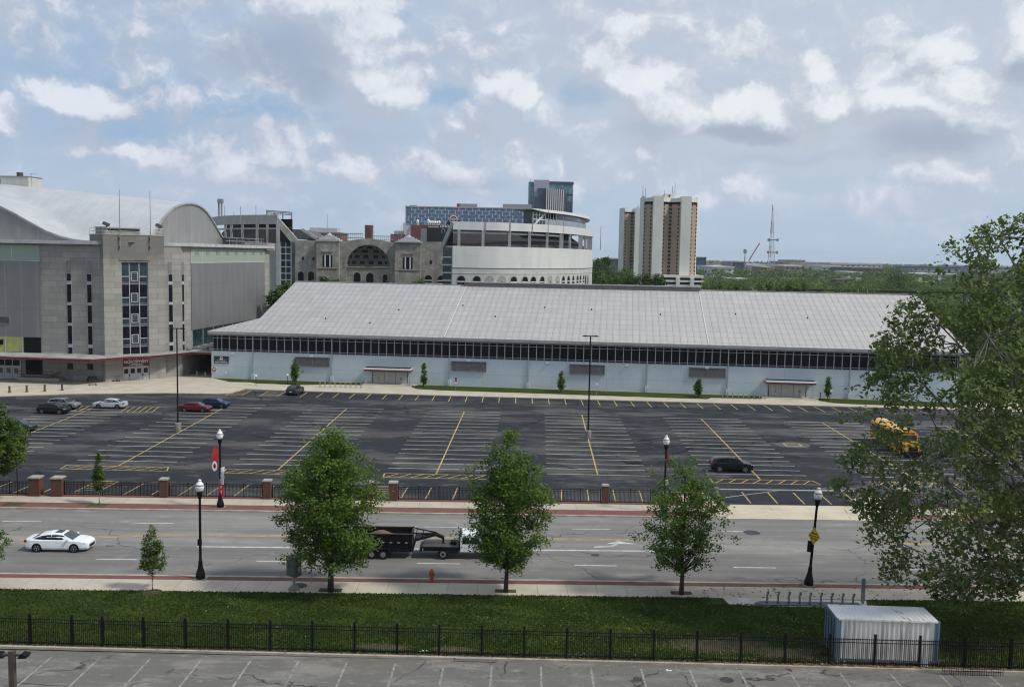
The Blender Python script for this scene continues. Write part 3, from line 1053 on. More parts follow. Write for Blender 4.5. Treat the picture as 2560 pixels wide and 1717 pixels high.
# vents, downpipes, entrances
for u0, u1, z0, z1 in ((16.2, 22.6, 2.82, 4.6), (45.3, 51.7, 2.9, 4.66), (66.7, 73.0, 2.97, 4.76), (87.75, 94.15, 3.05, 4.82)):
    b = MB().use('grey')
    b.box(u0, u1, -.24, -.02, z0, z0 + .1).box(u0, u1, -.24, -.02, z1 - .1, z1)
    b.box(u0, u0 + .1, -.24, -.02, z0 + .1, z1 - .1).box(u1 - .1, u1, -.24, -.02, z0 + .1, z1 - .1)
    b.use('silver').box(u0 - .05, u1 + .05, -.28, -.03, z1 + .002, z1 + .06)
    vo = b.build('louvre_vent', fh)
    b = MB().use(mat('louvre slat', (.21, .20, .205), .6, .2, 2))
    n = 14
    for k in range(n):
        z = z0 + .12 + (z1 - z0 - .24) * k / n
        b.add([(u0 + .1, -.20, z), (u1 - .1, -.20, z), (u1 - .1, -.06, z + .12), (u0 + .1, -.06, z + .12)], [(0, 1, 2, 3)])
    b.box((u0 + u1) / 2 - .04, (u0 + u1) / 2 + .04, -.22, -.05, z0 + .1, z1 - .1)
    b.build('slats', vo)
for u in PIPES:
    b = MB().use('frame').box(u - .09, u + .09, -.22, -.04, 1.1, 8.2)
    b.use('bluewall').box(u - .26, u + .26, -.3, .0, 0, 1.15)
    b.build('downpipe', fh)
def entrance(u0, u1, c0, c1):
    b = MB().use('blackm').box(u0, u1, -.035, .02, 0, 2.75)
    dw = (u1 - u0 - .3) / 6
    b.use(mat('door frame', (.40, .40, .39), .6)).box(u0 - .12, u0, -.12, .02, 0, 2.75).box(u1, u1 + .12, -.12, .02, 0, 2.75).box(u0, u1, -.12, .02, 2.3, 2.4)
    b.build('door_frame', fh)
    b = MB().use(mat('transom panel', (.22, .22, .215), .6)).box(u0 + .02, u1 - .02, -.09, .0, 2.42, 2.72)
    b.build('transom', fh)
    for k in range(6):
        x = u0 + .12 + k * dw + (.03 * (k // 2))
        d = MB().use(mat('pale door', (.44, .43, .41), .55, .1, 2)).box(x + .015, x + dw - .015, -.1, -.03, .03, 2.27).build('door', fh)
        if k in (1, 4, 5):
            MB().use('black').box(x + (.1 if k % 2 else dw - .16), x + (.16 if k % 2 else dw - .1), -.15, -.102, .95, 1.3).build('handle', d)
    b = MB().use('blackm').box(c0, c1, -2.1, -.02, 3.12, 3.2)
    b.use('red').box(c0 - .02, c1 + .02, -2.16, -2.08, 2.62, 2.9).box(c0 - .02, c0 + .04, -2.08, -.03, 2.62, 2.9)
    b.use('red').box(c1 - .04, c1 + .02, -2.08, -.03, 2.62, 2.9)
    b.use('white').box(c0 - .04, c1 + .04, -2.2, -2.1, 2.9, 3.2).box(c0 - .04, c0 + .04, -2.1, -.03, 2.9, 3.2).box(c1 - .04, c1 + .04, -2.1, -.03, 2.9, 3.2)
    b.use('grey').box(c0 + .04, c1 - .04, -2.08, -.03, 2.78, 2.86)
    b.build('canopy', fh)
    for x in (u0 - .75, u1 + .75):
        MB().use('frame').box(x - .08, x + .08, -1.95, -1.8, 0, 2.62).build('canopy_post', fh)
    MB().use('plaza').box(u0 - 1.3, u1 + 1.3, -2.6, -.13, .1, .2).build('door_step', fh)
entrance(30.7, 37.25, 29.6, 38.1)
entrance(101.6, 108.1, 100.9, 109.3)
for i, u in enumerate((4.22, 19.22, 48.5, 62.76, 76.89, 90.91, 118.66)):
    o = MB().use('white').box(u - .28, u + .28, -.32, -.02, 4.72, 4.98).build('wall_lamp', fh)
    MB().use('globe').box(u - .25, u + .25, -.28, -.04, 4.66, 4.72).build('diffuser', o)
# end wall facing the passage is the same box; signs are things of their own
sg = thing('building_sign', 'dark navy name board with white emblem on the blue wall near its left corner', 'sign', FW(1.95, -.03, 3.58), FA)
MB().use(mat('navy board', (.018, .026, .04), .5, .1, 1)).box(-1.4, 1.4, -.09, -.01, -.68, .68).build('board', sg)
b = MB().use('white')
n = 20
for k in range(n):
    a0, a1 = 2 * math.pi * k / n, 2 * math.pi * (k + 1) / n
    b.add([(.30 * math.cos(a0), -.1, .30 + .26 * math.sin(a0)), (.30 * math.cos(a1), -.1, .30 + .26 * math.sin(a1)),
           (.17 * math.cos(a1), -.1, .30 + .13 * math.sin(a1)), (.17 * math.cos(a0), -.1, .30 + .13 * math.sin(a0))], [(0, 1, 2, 3)])
b.use('red').box(-.13, .13, -.105, -.095, .22, .38)
b.use('white').box(-.36, .36, -.11, -.1, .02, .1)
b.build('emblem', sg)
text('lettering', 'THE OHIO STATE UNIVERSITY', .19, 'white', sg, (0, -.1, -.12), (R(90), 0, 0), .72)
text('lettering', 'French Field House', .33, 'white', sg, (0, -.1, -.45), (R(90), 0, 0), .92, bold=True)
dn = thing('no_entry_sign', 'square white no entry sign with red disc at the corner of the blue wall', 'sign', FW(.55, -.03, 1.75), FA)
MB().use('white').box(-.52, .52, -.05, -.01, -.52, .52).build('plate', dn)
MB().use(mat('dark red sign', (.30, .02, .03), .5)).tube((0, -.052, 0), (0, -.06, 0), .46, .46, 24).build('disc', dn)
MB().use('white').box(-.34, .34, -.066, -.0605, -.07, .07).build('bar', dn)
text('lettering', 'DO NOT', .17, 'white', dn, (0, -.062, .2), (R(90), 0, 0))
text('lettering', 'ENTER', .17, 'white', dn, (0, -.062, -.22), (R(90), 0, 0))

# ================================================================== ARENA
AO, AA = Vector((-72.3, 173.2, 0)), R(-5)
def AW(u, v, z=0.):
    return AO + Vector((u * math.cos(AA) - v * math.sin(AA), u * math.sin(AA) + v * math.cos(AA), z))
ar = thing('arena', 'limestone and grey panelled arena with a barrel vaulted metal roof', 'building', AO, AA)
AINV = Matrix.LocRotScale(AO, ar.rotation_euler, (1, 1, 1)).inverted()
def LA(p):
    return AINV @ Vector(p)
b = MB().use('stone')
foot = [(-60, 1.2), (-.5, 1.2), (9.3, 11), (9.3, 60.5), (-60, 60.5)]
b.extr([(x, y, -.1) for x, y in foot], (0, 0, 24.55))
b.build('wall', ar)
# roof slab and fascia
b = MB().use(mat('roof edge', (.47, .48, .48), .5, .25, .6))
b.extr([(x, y, 24.45) for x, y in ((-61, .2), (-1.2, .2), (-.3, 1.2), (9.3, 10.8), (10.2, 11.6), (10.2, 61.4), (-61, 61.4))], (0, 0, .62))
b.build('roof_edge', ar)
ya = [(7.5, 25.0), (9.5, 25.4), (11, 26.5), (12.4, 27.8), (15, 29.7), (17.7, 31.1), (20.2, 32.1), (22.6, 32.7), (25.5, 33.15), (28.2, 33.3), (31, 33.2), (33.5, 32.8), (36, 32.0),
      (38, 31.0), (40, 29.8), (42, 28.5), (44, 27.2), (46, 26.2), (48.7, 25.3), (51, 25.0)]
xb = [(-77.5, 25.0), (-73, 25.2), (-68, 26.6), (-62, 29.9), (-55, 32.9), (-48, 34.6), (-40, 35.3), (-32, 34.7), (-28, 33.8), (-25, 32.8), (-20.8, 31.1),
      (-18, 29.8), (-15.2, 28.3), (-12, 26.7), (-9.3, 25.8), (-7, 25.3), (-4, 25.0)]
def ip(t, x):
    return float(np.interp(x, [p[0] for p in t], [p[1] for p in t]))
xs = [4 - .95 * i for i in range(86)]
ys = [3 + .95 * i for i in range(51)]
vs, fs = [], []
for yy in ys:
    for x in xs:
        vs.append((x, yy, max(ip(ya, yy) + (.085 * max(0, 4 - x) if ip(ya, yy) > 25.3 else 0) * min(1, (ip(ya, yy) - 25) / 8), ip(xb, x), 25.0)))
nx = len(xs)
for j in range(len(ys) - 1):
    for i in range(nx - 1):
        fs.append((j * nx + i, j * nx + i + 1, (j + 1) * nx + i + 1, (j + 1) * nx + i))
def vaultf(t, tc):
    s = t.n('ShaderNodeSeparateXYZ', {0: tc})
    def ln(x, sp, wd):
        return t.ramp(t.math('FRACT', t.math('DIVIDE', x, sp)), 0, wd, 1, 0)
    l = t.math('MAXIMUM', ln(s.outputs[0], 1.9, .07), t.math('MULTIPLY', ln(s.outputs[1], 5.4, .03), .6))
    c = t.mix(t.ramp(t.noise(tc, .25, 6, .6), .3, .7), c4((.49, .51, .52)), c4((.42, .44, .455)))
    c = t.mix(t.math('MULTIPLY', l, .5), c, c4((.28, .30, .31)))
    c = t.mix(t.math('MULTIPLY', ln(t.math('ADD', s.outputs[0], 3.), 11.4, .012), .6), c, c4((.30, .25, .18)))
    return c, .5, {'Metallic': .1}
b = MB().use(shader('vault roof', vaultf))
b.add(vs, fs)
b.build('vault_roof', ar, smooth=True)
ga = [(4.02, y, z - .02) for y, z in ya]
b = MB().use('gable').add(ga, [tuple(range(len(ga)))])
gb = [(x, 2.98, z - .02) for x, z in xb]
b.add(gb, [tuple(range(len(gb)))])
b.build('gable_wall', ar)
b = MB().use(mat('gable trim', (.345, .345, .34), .5, .2, 1))
for p, q in zip(ga[:-1], ga[1:]):
    b.bar((4.1, p[1], p[2] - .1), (4.1, q[1], q[2] - .1), .4, .3)
b.build('gable_trim', ar)
b = MB().use('gable trim')
for p, q in zip(gb[:-1], gb[1:]):
    b.bar((p[0], 2.9, p[2] - .1), (q[0], 2.9, q[2] - .1), .4, .35)
b.build('gable_trim', ar)
MB().use('steel').box(-60, -12.4, 1.08, 1.19, 4.66, 21.3).build('siding', ar)
MB().use('steel').box(9.32, 9.45, 15.45, 56.9, 8.45, 21.3).build('siding', ar)
def clere(x0, x1, y0, y1, z0, z1, m='greenglass'):
    fo = MB().use('wframe')
    if y0 == y1:
        fo.box(x0, x1, y0 - .12, y0 - .02, z0 - .1, z0).box(x0, x0 + .12, y0 - .12, y0 - .02, z0, z1)
        f2 = fo.build('window', ar)
        MB().use(m).box(x0 + .12, x1, y0 - .1, y0 - .03, z0, z1).build('pane', f2)
    else:
        fo.box(x0 + .02, x0 + .14, y0, y1, z0 - .1, z0).box(x0 + .02, x0 + .14, y0, y0 + .12, z0, z1)
        f2 = fo.build('window', ar)
        MB().use(m).box(x0 + .03, x0 + .1, y0 + .12, y1, z0, z1).build('pane', f2)
for k in range(9):
    clere(-12.4 - 5.3 * (k + 1), -12.4 - 5.3 * k, 1.2, 1.2, 21.4, 24.1)
for k in range(8):
    clere(9.3, 9.3, 15.5 + 5.18 * k, 15.5 + 5.18 * (k + 1), 21.4, 23.9)
    clere(9.3, 9.3, 15.5 + 5.18 * k, 15.5 + 5.18 * (k + 1), 5.2, 8.35, 'tealglass')
b = MB().use(mat('window backing', (.22, .25, .22), .8))
for k in range(8):
    b.box(9.41, 9.44, 17.5 + 5.18 * k, 19.2 + 5.18 * k, 22.9, 23.7)
b.build('window_blind', ar)
# tall slit windows
def slit(fn, w_, z0, z1):
    b = MB().use('frame')
    fn(b, 0, w_, z0, z1, .05)
    o = b.build('slit_window', ar)
    b = MB().use('glass')
    for za, zb in ((z0, 6.0), (6.6, 9.9), (10.4, 13.6), (14.1, 17.3), (17.9, 19.2)):
        fn(b, .08, w_ - .08, za + .05, zb, .09)
    b.use('steel')
    fn(b, .06, w_ - .06, 19.35, z1, .1)
    b.build('pane', o)
for x0 in (-7.5, -3.73):
    slit(lambda b, a, c, z0, z1, d, x0=x0: b.box(x0 + a, x0 + c, 1.2 - d, 1.19, z0, z1), .92, 4.75, 21.5)
slit(lambda b, a, c, z0, z1, d: b.box(9.31, 9.3 + d, 11.3 + a, 11.3 + c, z0, z1), .9, 5.0, 21.5)
RT = Matrix.Rotation(R(45), 4, 'Z')              # chamfer frame
def slitc(b, a, c, z0, z1, d):
    b.T = RT
    b.box(11.95 + a, 11.95 + c, 1.2 - d, 1.19, z0, z1)
slit(slitc, .85, 5.0, 21.5)
# corner tower
def tb(m):
    b = MB().use(m)
    b.T = RT
    return b
b = tb('stones')
b.box(0, 3.1, 0, 7.5, 0, 21.4).box(7.85, 10.85, 0, 7.5, 0, 21.4).box(0, 10.85, 0, 7.5, 21.4, 26.2).box(3.1, 7.85, .5, 7.5, 0, 21.4)
b.box(2.75, 8.2, -.14, 0, 21.75, 22.2)
tw = b.build('corner_tower', ar)
b = tb('capst').box(-.08, 10.93, -.08, 7.58, 26.2, 26.36).build('coping', tw)
b = tb('frame')
for x in (3.1, 4.5, 6.25, 7.7):
    b.box(x, x + .15, .28, .42, 4.7, 21.4)
for z in (18.85, 15.05, 11.3, 7.65):
    b.box(3.25, 4.5, .3, .42, z - .08, z + .08).box(6.4, 7.7, .3, .42, z - .08, z + .08)
for z in (18.05, 14.25, 10.5, 6.75):
    b.box(4.8, 6.1, .22, .3, z, z + .16).box(4.8, 6.1, .22, .3, z + 1.5, z + 1.66).box(4.8, 4.97, .22, .3, z + .16, z + 1.5).box(5.95, 6.1, .22, .3, z + .16, z + 1.5)
    for k in range(3):
        b.box(4.97, 5.95, .24, .3, z + .45 + .36 * k, z + .52 + .36 * k)
tf = b.build('window_frame', tw)
b = tb('tealglass').box(3.2, 7.8, .4, .46, 4.7, 21.4)
b.use('glass')
for z in (18.6, 14.8, 11.0, 7.2):
    b.box(3.25, 7.7, .36, .395, z - 3.4 if z > 8 else 4.75, z - 1.15)
    b.box(4.65, 6.25, .35, .356, z - .4, z + 1.)
b.use('grey')
for z in (17.4, 13.6, 9.85, 6.1):
    b.box(3.25, 7.7, .34, .393, z, z + .16).box(3.25, 7.7, .34, .393, z + .32, z + .44)
b.build('pane', tf)
MB_ = tb('white_clad').box(3.1, 7.85, .3, .48, 0, 2.62)
MB_.build('door_surround', tw)
for k in range(4):
    x = 3.15 + 1.165 * k
    d = tb(mat('grey door', (.42, .43, .45), .5, .1, 2)).box(x, x + 1.12, .2, .29, .05, 2.5).build('door', tw)
    b = tb('glass').box(x + .2, x + .92, .17, .198, 1.35, 2.2).build('door_window', d)
for k in (1, 3):
    x = 3.15 + 1.165 * k
    tb('black').box(x - .12, x + .1, .1, .165, .9, 1.15).build('handle', tw)
es = thing('entrance_sign', 'red entrance sign with white lettering above the grey arena doors', 'sign', AW(3.87, 3.87, 3.35), AA + R(45))
MB().use(mat('sign red', (.12, .008, .015), .5, .1, 1)).box(-2.33, 2.33, -.02, .25, -.7, .68).build('board', es)
MB().use('wframe').box(-1.2, -1.12, -.05, -.021, -.7, .68).box(-.04, .04, -.05, -.021, -.7, .68).box(1.12, 1.2, -.05, -.021, -.7, .68).build('mullion', es)
text('lettering', 'NORTHWEST', .74, 'white', es, (0, -.06, .12), (R(90), 0, 0), .98, bold=True)
text('lettering', 'ENTRANCE', .38, 'white', es, (0, -.06, -.42), (R(90), 0, 0), 1., bold=True)
# penthouse, railing, lights, masts
b = tb('stone').box(.6, 7.3, 2.2, 6, 26.3, 27.55)
b.use('wframe').box(.4, 7.5, 2.0, 6.2, 27.55, 27.7)
b.use('glass').box(1.6, 7.1, 2.12, 2.19, 26.9, 27.25)
b.build('penthouse', tw)
b = tb('galv')
for x in (0, 1.3, 2.6, 8.4, 9.6, 10.8):
    b.tube((x, .1, 26.3), (x, .1, 27.5), .035)
for y in (2.5, 5, 7.4):
    b.tube((.05, y, 26.3), (.05, y, 27.5), .035)
for z in (26.9, 27.45):
    b.tube((0, .1, z), (10.8, .1, z), .035).tube((.05, .1, z), (.05, 7.4, z), .035)
b.build('railing', tw)
for x, s in ((1.3, 2.0), (10.9, 2.6)):
    b = tb('brown')
    b.tube((x, s, 27.3), (x - .2, s - .5, 27.9), .08)
    b.bar((x - .75, s - .7, 28.3), (x + .25, s - .6, 27.9), .7, .5)
    b.build('floodlight', tw)
for x in (2.85, 8.25):
    b = tb('galv').tube((x, -.35, 23.9), (x, -.35, 34.2), .09, .05)
    b.use('brown').box(x - .12, x + .12, -.4, 0, 24.0, 24.2).box(x - .12, x + .12, -.4, 0, 25.6, 25.8)
    b.build('mast', tw)
# north corner block, roof plant
b = MB().use('stone').box(4.5, 10.0, 57, 62.5, 24, 25.75).build('roof_block', ar)
b = MB().use('galv')
for y in (40, 44, 48, 52, 56, 60):
    b.tube((7.5, y, 25), (7.5, y, 26.7), .05)
for z in (25.9, 26.6):
    b.tube((7.5, 38, z), (7.5, 62, z), .06)
b.build('roof_railing', ar)
b = MB().use(mat('dark louvre', (.05, .055, .05), .8, .2, 3)).box(5.2, 7.2, 42, 50, 25.05, 26.6).build('roof_plant', ar)
b = MB().use(shader('plant panels', panelf((.50, .50, .48), (.33, .33, .32), 1.55, 0, .6, 0)))
b.box(-36.3, -29.2, 26, 31, 34.3, 38.0)
b.use('grey').box(-36.4, -29.1, 25.9, 31.1, 38.0, 38.15)
b.use('blackm').box(-35.6, -35.2, 25.95, 25.99, 35.2, 37.4)
cu = b.build('rooftop_plant_room', ar)
MB().use('brown').tube((-32.2, 28, 38.1), (-32.2, 28, 39.0), .62, .62, 12).build('flue', cu)
MB().use('galv').tube((-29.2, 27, 35), (-29.2, 27, 38.8), .05).tube((-29.4, 27, 38.7), (-27.7, 27, 38.6), .04).tube((-29.3, 27, 38), (-28.2, 27, 38), .04).build('antenna', cu)
# street level
b = MB().use('white_clad').box(-26, -16.4, 1.0, 1.18, -.05, 3.6)
b.build('door_surround', ar)
for k in range(6):
    x = -25.2 + 1.45 * k
    d = MB().use(mat('grey door', (.42, .43, .45))).box(x + .06, x + 1.4, .9, .99, .05, 2.3).build('door', ar)
    MB().use('tealglass').box(x + .35, x + 1.1, .87, .898, 1.1, 2.0).build('door_window', d)
    MB().use('winblk').box(x + .1, x + 1.36, .93, .998, 2.45, 3.5).build('transom', ar)
MB().use('dark').box(-15.5, -12.4, 1.06, 1.19, .95, 3.95).build('loading_opening', ar)  # flat near-black sheet: shade of the open loading bay put into colour
MB().use(mat('yellow panel', (.36, .36, .13), .7, .2, .8)).box(-60, -15.85, 1.0, 1.18, 4.95, 7.6).build('yellow_panels', ar)
b = MB().use('frame')
for k in range(14):
    b.box(-16.1 - 3.2 * k, -15.95 - 3.2 * k, .93, .998, 4.9, 7.7)
b.use('glass').box(-21.8, -19.6, .9, .99, 6.2, 7.1)
b.build('panel_frame', ar)
MB().use('winblk').box(-15.7, -12.5, 1.02, 1.18, 4.75, 7.65).build('dark_window', ar)
b = MB().use('grey').box(-20.6, -18.2, .9, 1.07, 10.2, 11.35)
b.use('blackm')
for k in range(5):
    b.box(-20.5, -18.3, .87, .898, 10.3 + .2 * k, 10.4 + .2 * k)
b.build('wall_grille', ar)
for x in (-7.6, -3.85):
    f_ = MB().use('brown').box(x - .06, x + .96, 1.1, 1.19, 2.04, 3.12).build('window', ar)
    MB().use('glass').box(x, x + .9, 1.05, 1.098, 2.1, 3.06).build('pane', f_)
# canopy over the doors, running across to the field house
zc = 4.38
cf = [LA(G(px, py, zc)) for px, py in ((-250, 885), (0, 896), (120, 900), (225, 903.5), (307, 897), (376, 894.2), (444, 888), (475, 884.5))]
cf += [LA(FW(-.05, 1.0, zc)), LA(FW(-.05, 22, zc)), Vector((9.4, 32, zc)), Vector((9.2, 11, zc)), Vector((-.5, 1.3, zc)), Vector((-40, 1.3, zc))]
cf = [Vector((p.x, p.y, zc)) for p in cf]
b = MB().use(mat('canopy roof', (.36, .355, .33), .8, .4, .5, detail=6)).extr([p + Vector((0, 0, .32)) for p in cf], (0, 0, .16))
b.build('canopy_roof', ar)
b = MB().use('red')
for p, q in zip(cf[:8], cf[1:9]):
    b.bar(p + Vector((0, 0, .14)), q + Vector((0, 0, .14)), .08, .36)
b.use('silver')
for p, q in zip(cf[:8], cf[1:9]):
    b.bar(p + Vector((0, 0.1, .42)), q + Vector((0, .1, .42)), .3, .16)
b.use('blackm').extr([p + Vector((0, 0.05, .05)) for p in cf], (0, 0, .2))
b.build('canopy_fascia', ar)
pa, pb, pc, pd = LA(G(442, 943)), LA(FW(.1, 1)), LA(FW(.1, 22)), Vector((9.4, 30, 0))
MB().use('dark').box(9.35, 16.2, 27, 27.4, 0, 4.3).build('passage_wall', ar)  # near-black back wall, its colour stands in for shade deep in the passage
b = MB().use('grey')
for y in (14, 17.5, 21, 26, 30):
    b.box(10.2, 13 + (y % 2), y, y + .9, 4.85, 5.4)
b.tube((9.9, 12, 5.1), (9.9, 50, 5.1), .25)
b.build('roof_ducts', ar)
# dock, ramp rail
b = MB().use('capst').box(-15.9, -8.2, -.9, .95, .08, .62)
b.build('loading_dock', ar)
b = MB().use('rust')
for x in (-15.9, -13.6, -11.3, -9.2):
    b.tube((x, -.8, .62), (x, -.8, 1.75), .04)
for z in (1.2, 1.72):
    b.tube((-15.9, -.8, z), (-9.2, -.8, z), .045)
b.tube((-10.8, -.85, .3), (-8.4, -.85, 1.75), .07).tube((-10.4, -.5, .3), (-8.0, -.5, 1.75), .07)
b.build('dock_railing', ar)

# --- small things in front of the arena
for i, (px, py) in enumerate(((24, 983), (67, 981.2), (112, 979.5), (155.3, 977.3))):
    p = G(px, py)
    if i == 0:
        bo = thing('bollard', 'dark brown bollard on the plaza, first from the left of four', 'bollard', (p.x, p.y, .1), 0, 'bollards before the arena')
        MB().use('brown').lathe((0, 0, 0), [(.26, 0), (.24, .12), (.17, .2), (.155, .95)]).build('post', bo)
        MB().use('brown').lathe((0, 0, 0), [(.19, .95), (.19, 1.02), (.12, 1.1), (.03, 1.13)]).build('cap', bo)
    else:
        dup(bo, (p.x, p.y, .1), None, 'dark brown bollard on the plaza, %s from the left of four' % ('first', 'second', 'third', 'fourth')[i])
for i, (px, py) in enumerate(((492.5, 941), (513, 942.5))):
    p = G(px, py)
    if i == 0:
        bo = thing('guard_post', 'white guard post in the dark passage, left of two', 'bollard', (p.x, p.y, .1), 0, 'white posts in the passage')
        MB().use(mat('cream paint', (.55, .52, .40), .6)).lathe((0, 0, 0), [(.09, 0), (.09, .85), (.05, .9)], 10).build('post', bo)
        MB().use('grey').lathe((0, 0, 0), [(.15, 0), (.15, .03)], 10).build('base', bo)
    else:
        dup(bo, (p.x, p.y, .1), None, 'white guard post in the dark passage, right of two')
def bench(px, py, rz, label):
    p = G(px, py)
    t = thing('bench', label, 'bench', (p.x, p.y, .1), rz)
    MB().use('brown').box(-.85, .85, -.22, .22, .42, .48).build('seat', t)
    MB().use('brown').box(-.85, .85, .2, .25, .55, .92).build('backrest', t)
    for x in (-.75, .7):
        MB().use('brown').box(x, x + .06, -.2, .24, 0, .42).box(x, x + .06, .2, .25, .42, .9).build('leg', t)
bench(229, 955, AA, 'dark metal bench against the arena wall left of the tower')
bench(428, 942.5, AA + R(30), 'dark bench in the recess right of the arena tower')
def scooter(px, py, rz, label, m='redb'):
    p = G(px, py)
    t = thing('electric_scooter', label, 'scooter', (p.x, p.y, .1), rz)
    MB().use('black').box(-.5, .45, -.08, .08, .12, .2).build('deck', t)
    MB().use(m).tube((.5, 0, .15), (.38, 0, 1.1), .045).build('stem', t)
    MB().use('black').tube((.38, -.25, 1.1), (.38, .25, 1.1), .03).build('handlebar', t)
    for x in (-.58, .55):
        MB().use('rubber').tube((x, -.04, .12), (x, .04, .12), .12, .12, 12).build('wheel', t)
scooter(232, 964.5, .2, 'dark electric scooter standing on the plaza in front of the bench', 'brown')
scooter(291, 955, .3, 'red electric scooter leaning by the left side of the entrance doors')
scooter(300, 953.5, 1.2, 'second red electric scooter right beside the entrance door frame')

# --- hoops, signs and lamps along the field house
hoops = [[(500 + x / 3.653, 780 + (688 + i * 1.2) / 3.653) for i, x in enumerate((1097, 1142, 1190, 1232, 1283, 1328, 1375, 1422, 1470))],
         [(1700 + x / 3.653, 780 + (793 + i * 1.0) / 3.653) for i, x in enumerate((387, 435, 480, 530, 578, 627, 675, 725, 775))]]
ORD = ('first', 'second', 'third', 'fourth', 'fifth', 'sixth', 'seventh', 'eighth', 'ninth', 'tenth')
hp = None
for g, row in enumerate(hoops):
    for i, (px, py) in enumerate(row):
        p = G(px, py)
        lab = 'slim grey bicycle hoop, %s in the row left of the %s door canopy' % (ORD[i], ('nearer left', 'far right')[g])
        grp = 'bicycle hoops by the %s entrance' % ('left', 'right')[g]
        if hp is None:
            hp = thing('bicycle_hoop', lab, 'bike rack', (p.x, p.y, .1), FA, grp)
            b = MB().use('galv')
            pts = [(0, -.32, 0), (0, -.32, .75)] + [(0, -.32 * math.cos(a), .75 + .2 * math.sin(a)) for a in (.5, 1.05, 1.57, 2.1, 2.64)] + [(0, .32, .75), (0, .32, 0)]
            for q, r_ in zip(pts[:-1], pts[1:]):
                b.tube(q, r_, .045, .045, 6)
            b.build('tube', hp)
            b = MB().use('grey').box(-.1, .1, -.42, -.22, 0, .02).box(-.1, .1, .22, .42, 0, .02).build('foot_plate', hp)
        else:
            dup(hp, (p.x, p.y, .1), None, lab, None, grp)
def signpost(px, py, h, label, plates, r=.03):
    p = G(px, py)
    t = thing('sign_post', label, 'sign', (p.x, p.y, .1), FA)
    MB().use('galv').tube((0, 0, 0), (0, 0, h), r).build('post', t)
    for z0, z1, wd, m in plates:
        MB().use(m).box(-wd / 2, wd / 2, -.05, -.035, z0, z1).build('plate', t)
signpost(1139.5, 981, 2.5, 'post with two small red and white parking signs on the grass strip', [(1.75, 2.1, .35, 'redb'), (2.12, 2.5, .35, 'rust'), (1.5, 1.72, .35, 'white')])
signpost(1491, 991, 2.2, 'post with one small white sign on the grass strip right of the tall light pole', [(1.9, 2.2, .36, 'white')])
signpost(1515.5, 984.5, 2.6, 'bare thin steel post close to the blue wall under the vent', [])
signpost(2077, 1008, 2.3, 'post with a small white sign beside the last slim tree', [(1.85, 2.2, .34, 'white')])
signpost(565, 950, 1.5, 'short post with a white sign by the left corner of the blue wall', [(1.1, 1.5, .3, 'white')])
for px, py, lab in ((640, 965.5, 'short dark path lamp on the lawn, left of two'), (718.5, 963, 'short dark path lamp on the lawn, right of two')):
    p = G(px, py)
    t = thing('path_lamp', lab, 'lamp', (p.x, p.y, .1))
    MB().use('blackm').tube((0, 0, 0), (0, 0, 1.6), .05).build('post', t)
    MB().use('globe').lathe((0, 0, 1.6), [(.1, 0), (.22, .1), (.2, .3), (.05, .36)], 10).build('lamp_head', t)
t = thing('fire_alarm_box', 'small red alarm box on the blue wall right of the first slim tree', 'alarm box', FW(17.5, -.02, 1.9), FA)
MB().use('rust').box(-.15, .15, -.12, 0, -.2, .2).build('housing', t)
MB().use('white').box(-.09, .09, -.125, -.121, -.1, .05).build('plate', t)
t = thing('standpipe', 'thin black post at the right end of the far door canopy', 'post', FW(110.0, -2.6, .1), FA)
MB().use('black').tube((0, 0, 0), (0, 0, 1.25), .07).build('post', t)
MB().use('black').lathe((0, 0, 1.25), [(.09, 0), (.09, .08), (.03, .12)], 8).build('cap', t)
# ================================================================== TREES (builders)
def leafquads(C, size, rg, up=.6, jit=.5):
    n = len(C)
    nr = rg.normal(size=(n, 3))
    nr[:, 2] = np.abs(nr[:, 2]) + up
    nr /= np.linalg.norm(nr, axis=1)[:, None]
    t = np.cross(nr, rg.normal(size=(n, 3)))
    t /= np.linalg.norm(t, axis=1)[:, None] + 1e-9
    bt = np.cross(nr, t)
    s = (size * (1 + jit * (rg.random(n) - .5)))[:, None]
    V = np.stack([C - t * s, C + bt * s * .62 - t * s * .1, C + t * s, C - bt * s * .62 - t * s * .1], 1)
    return V.reshape(-1, 3)


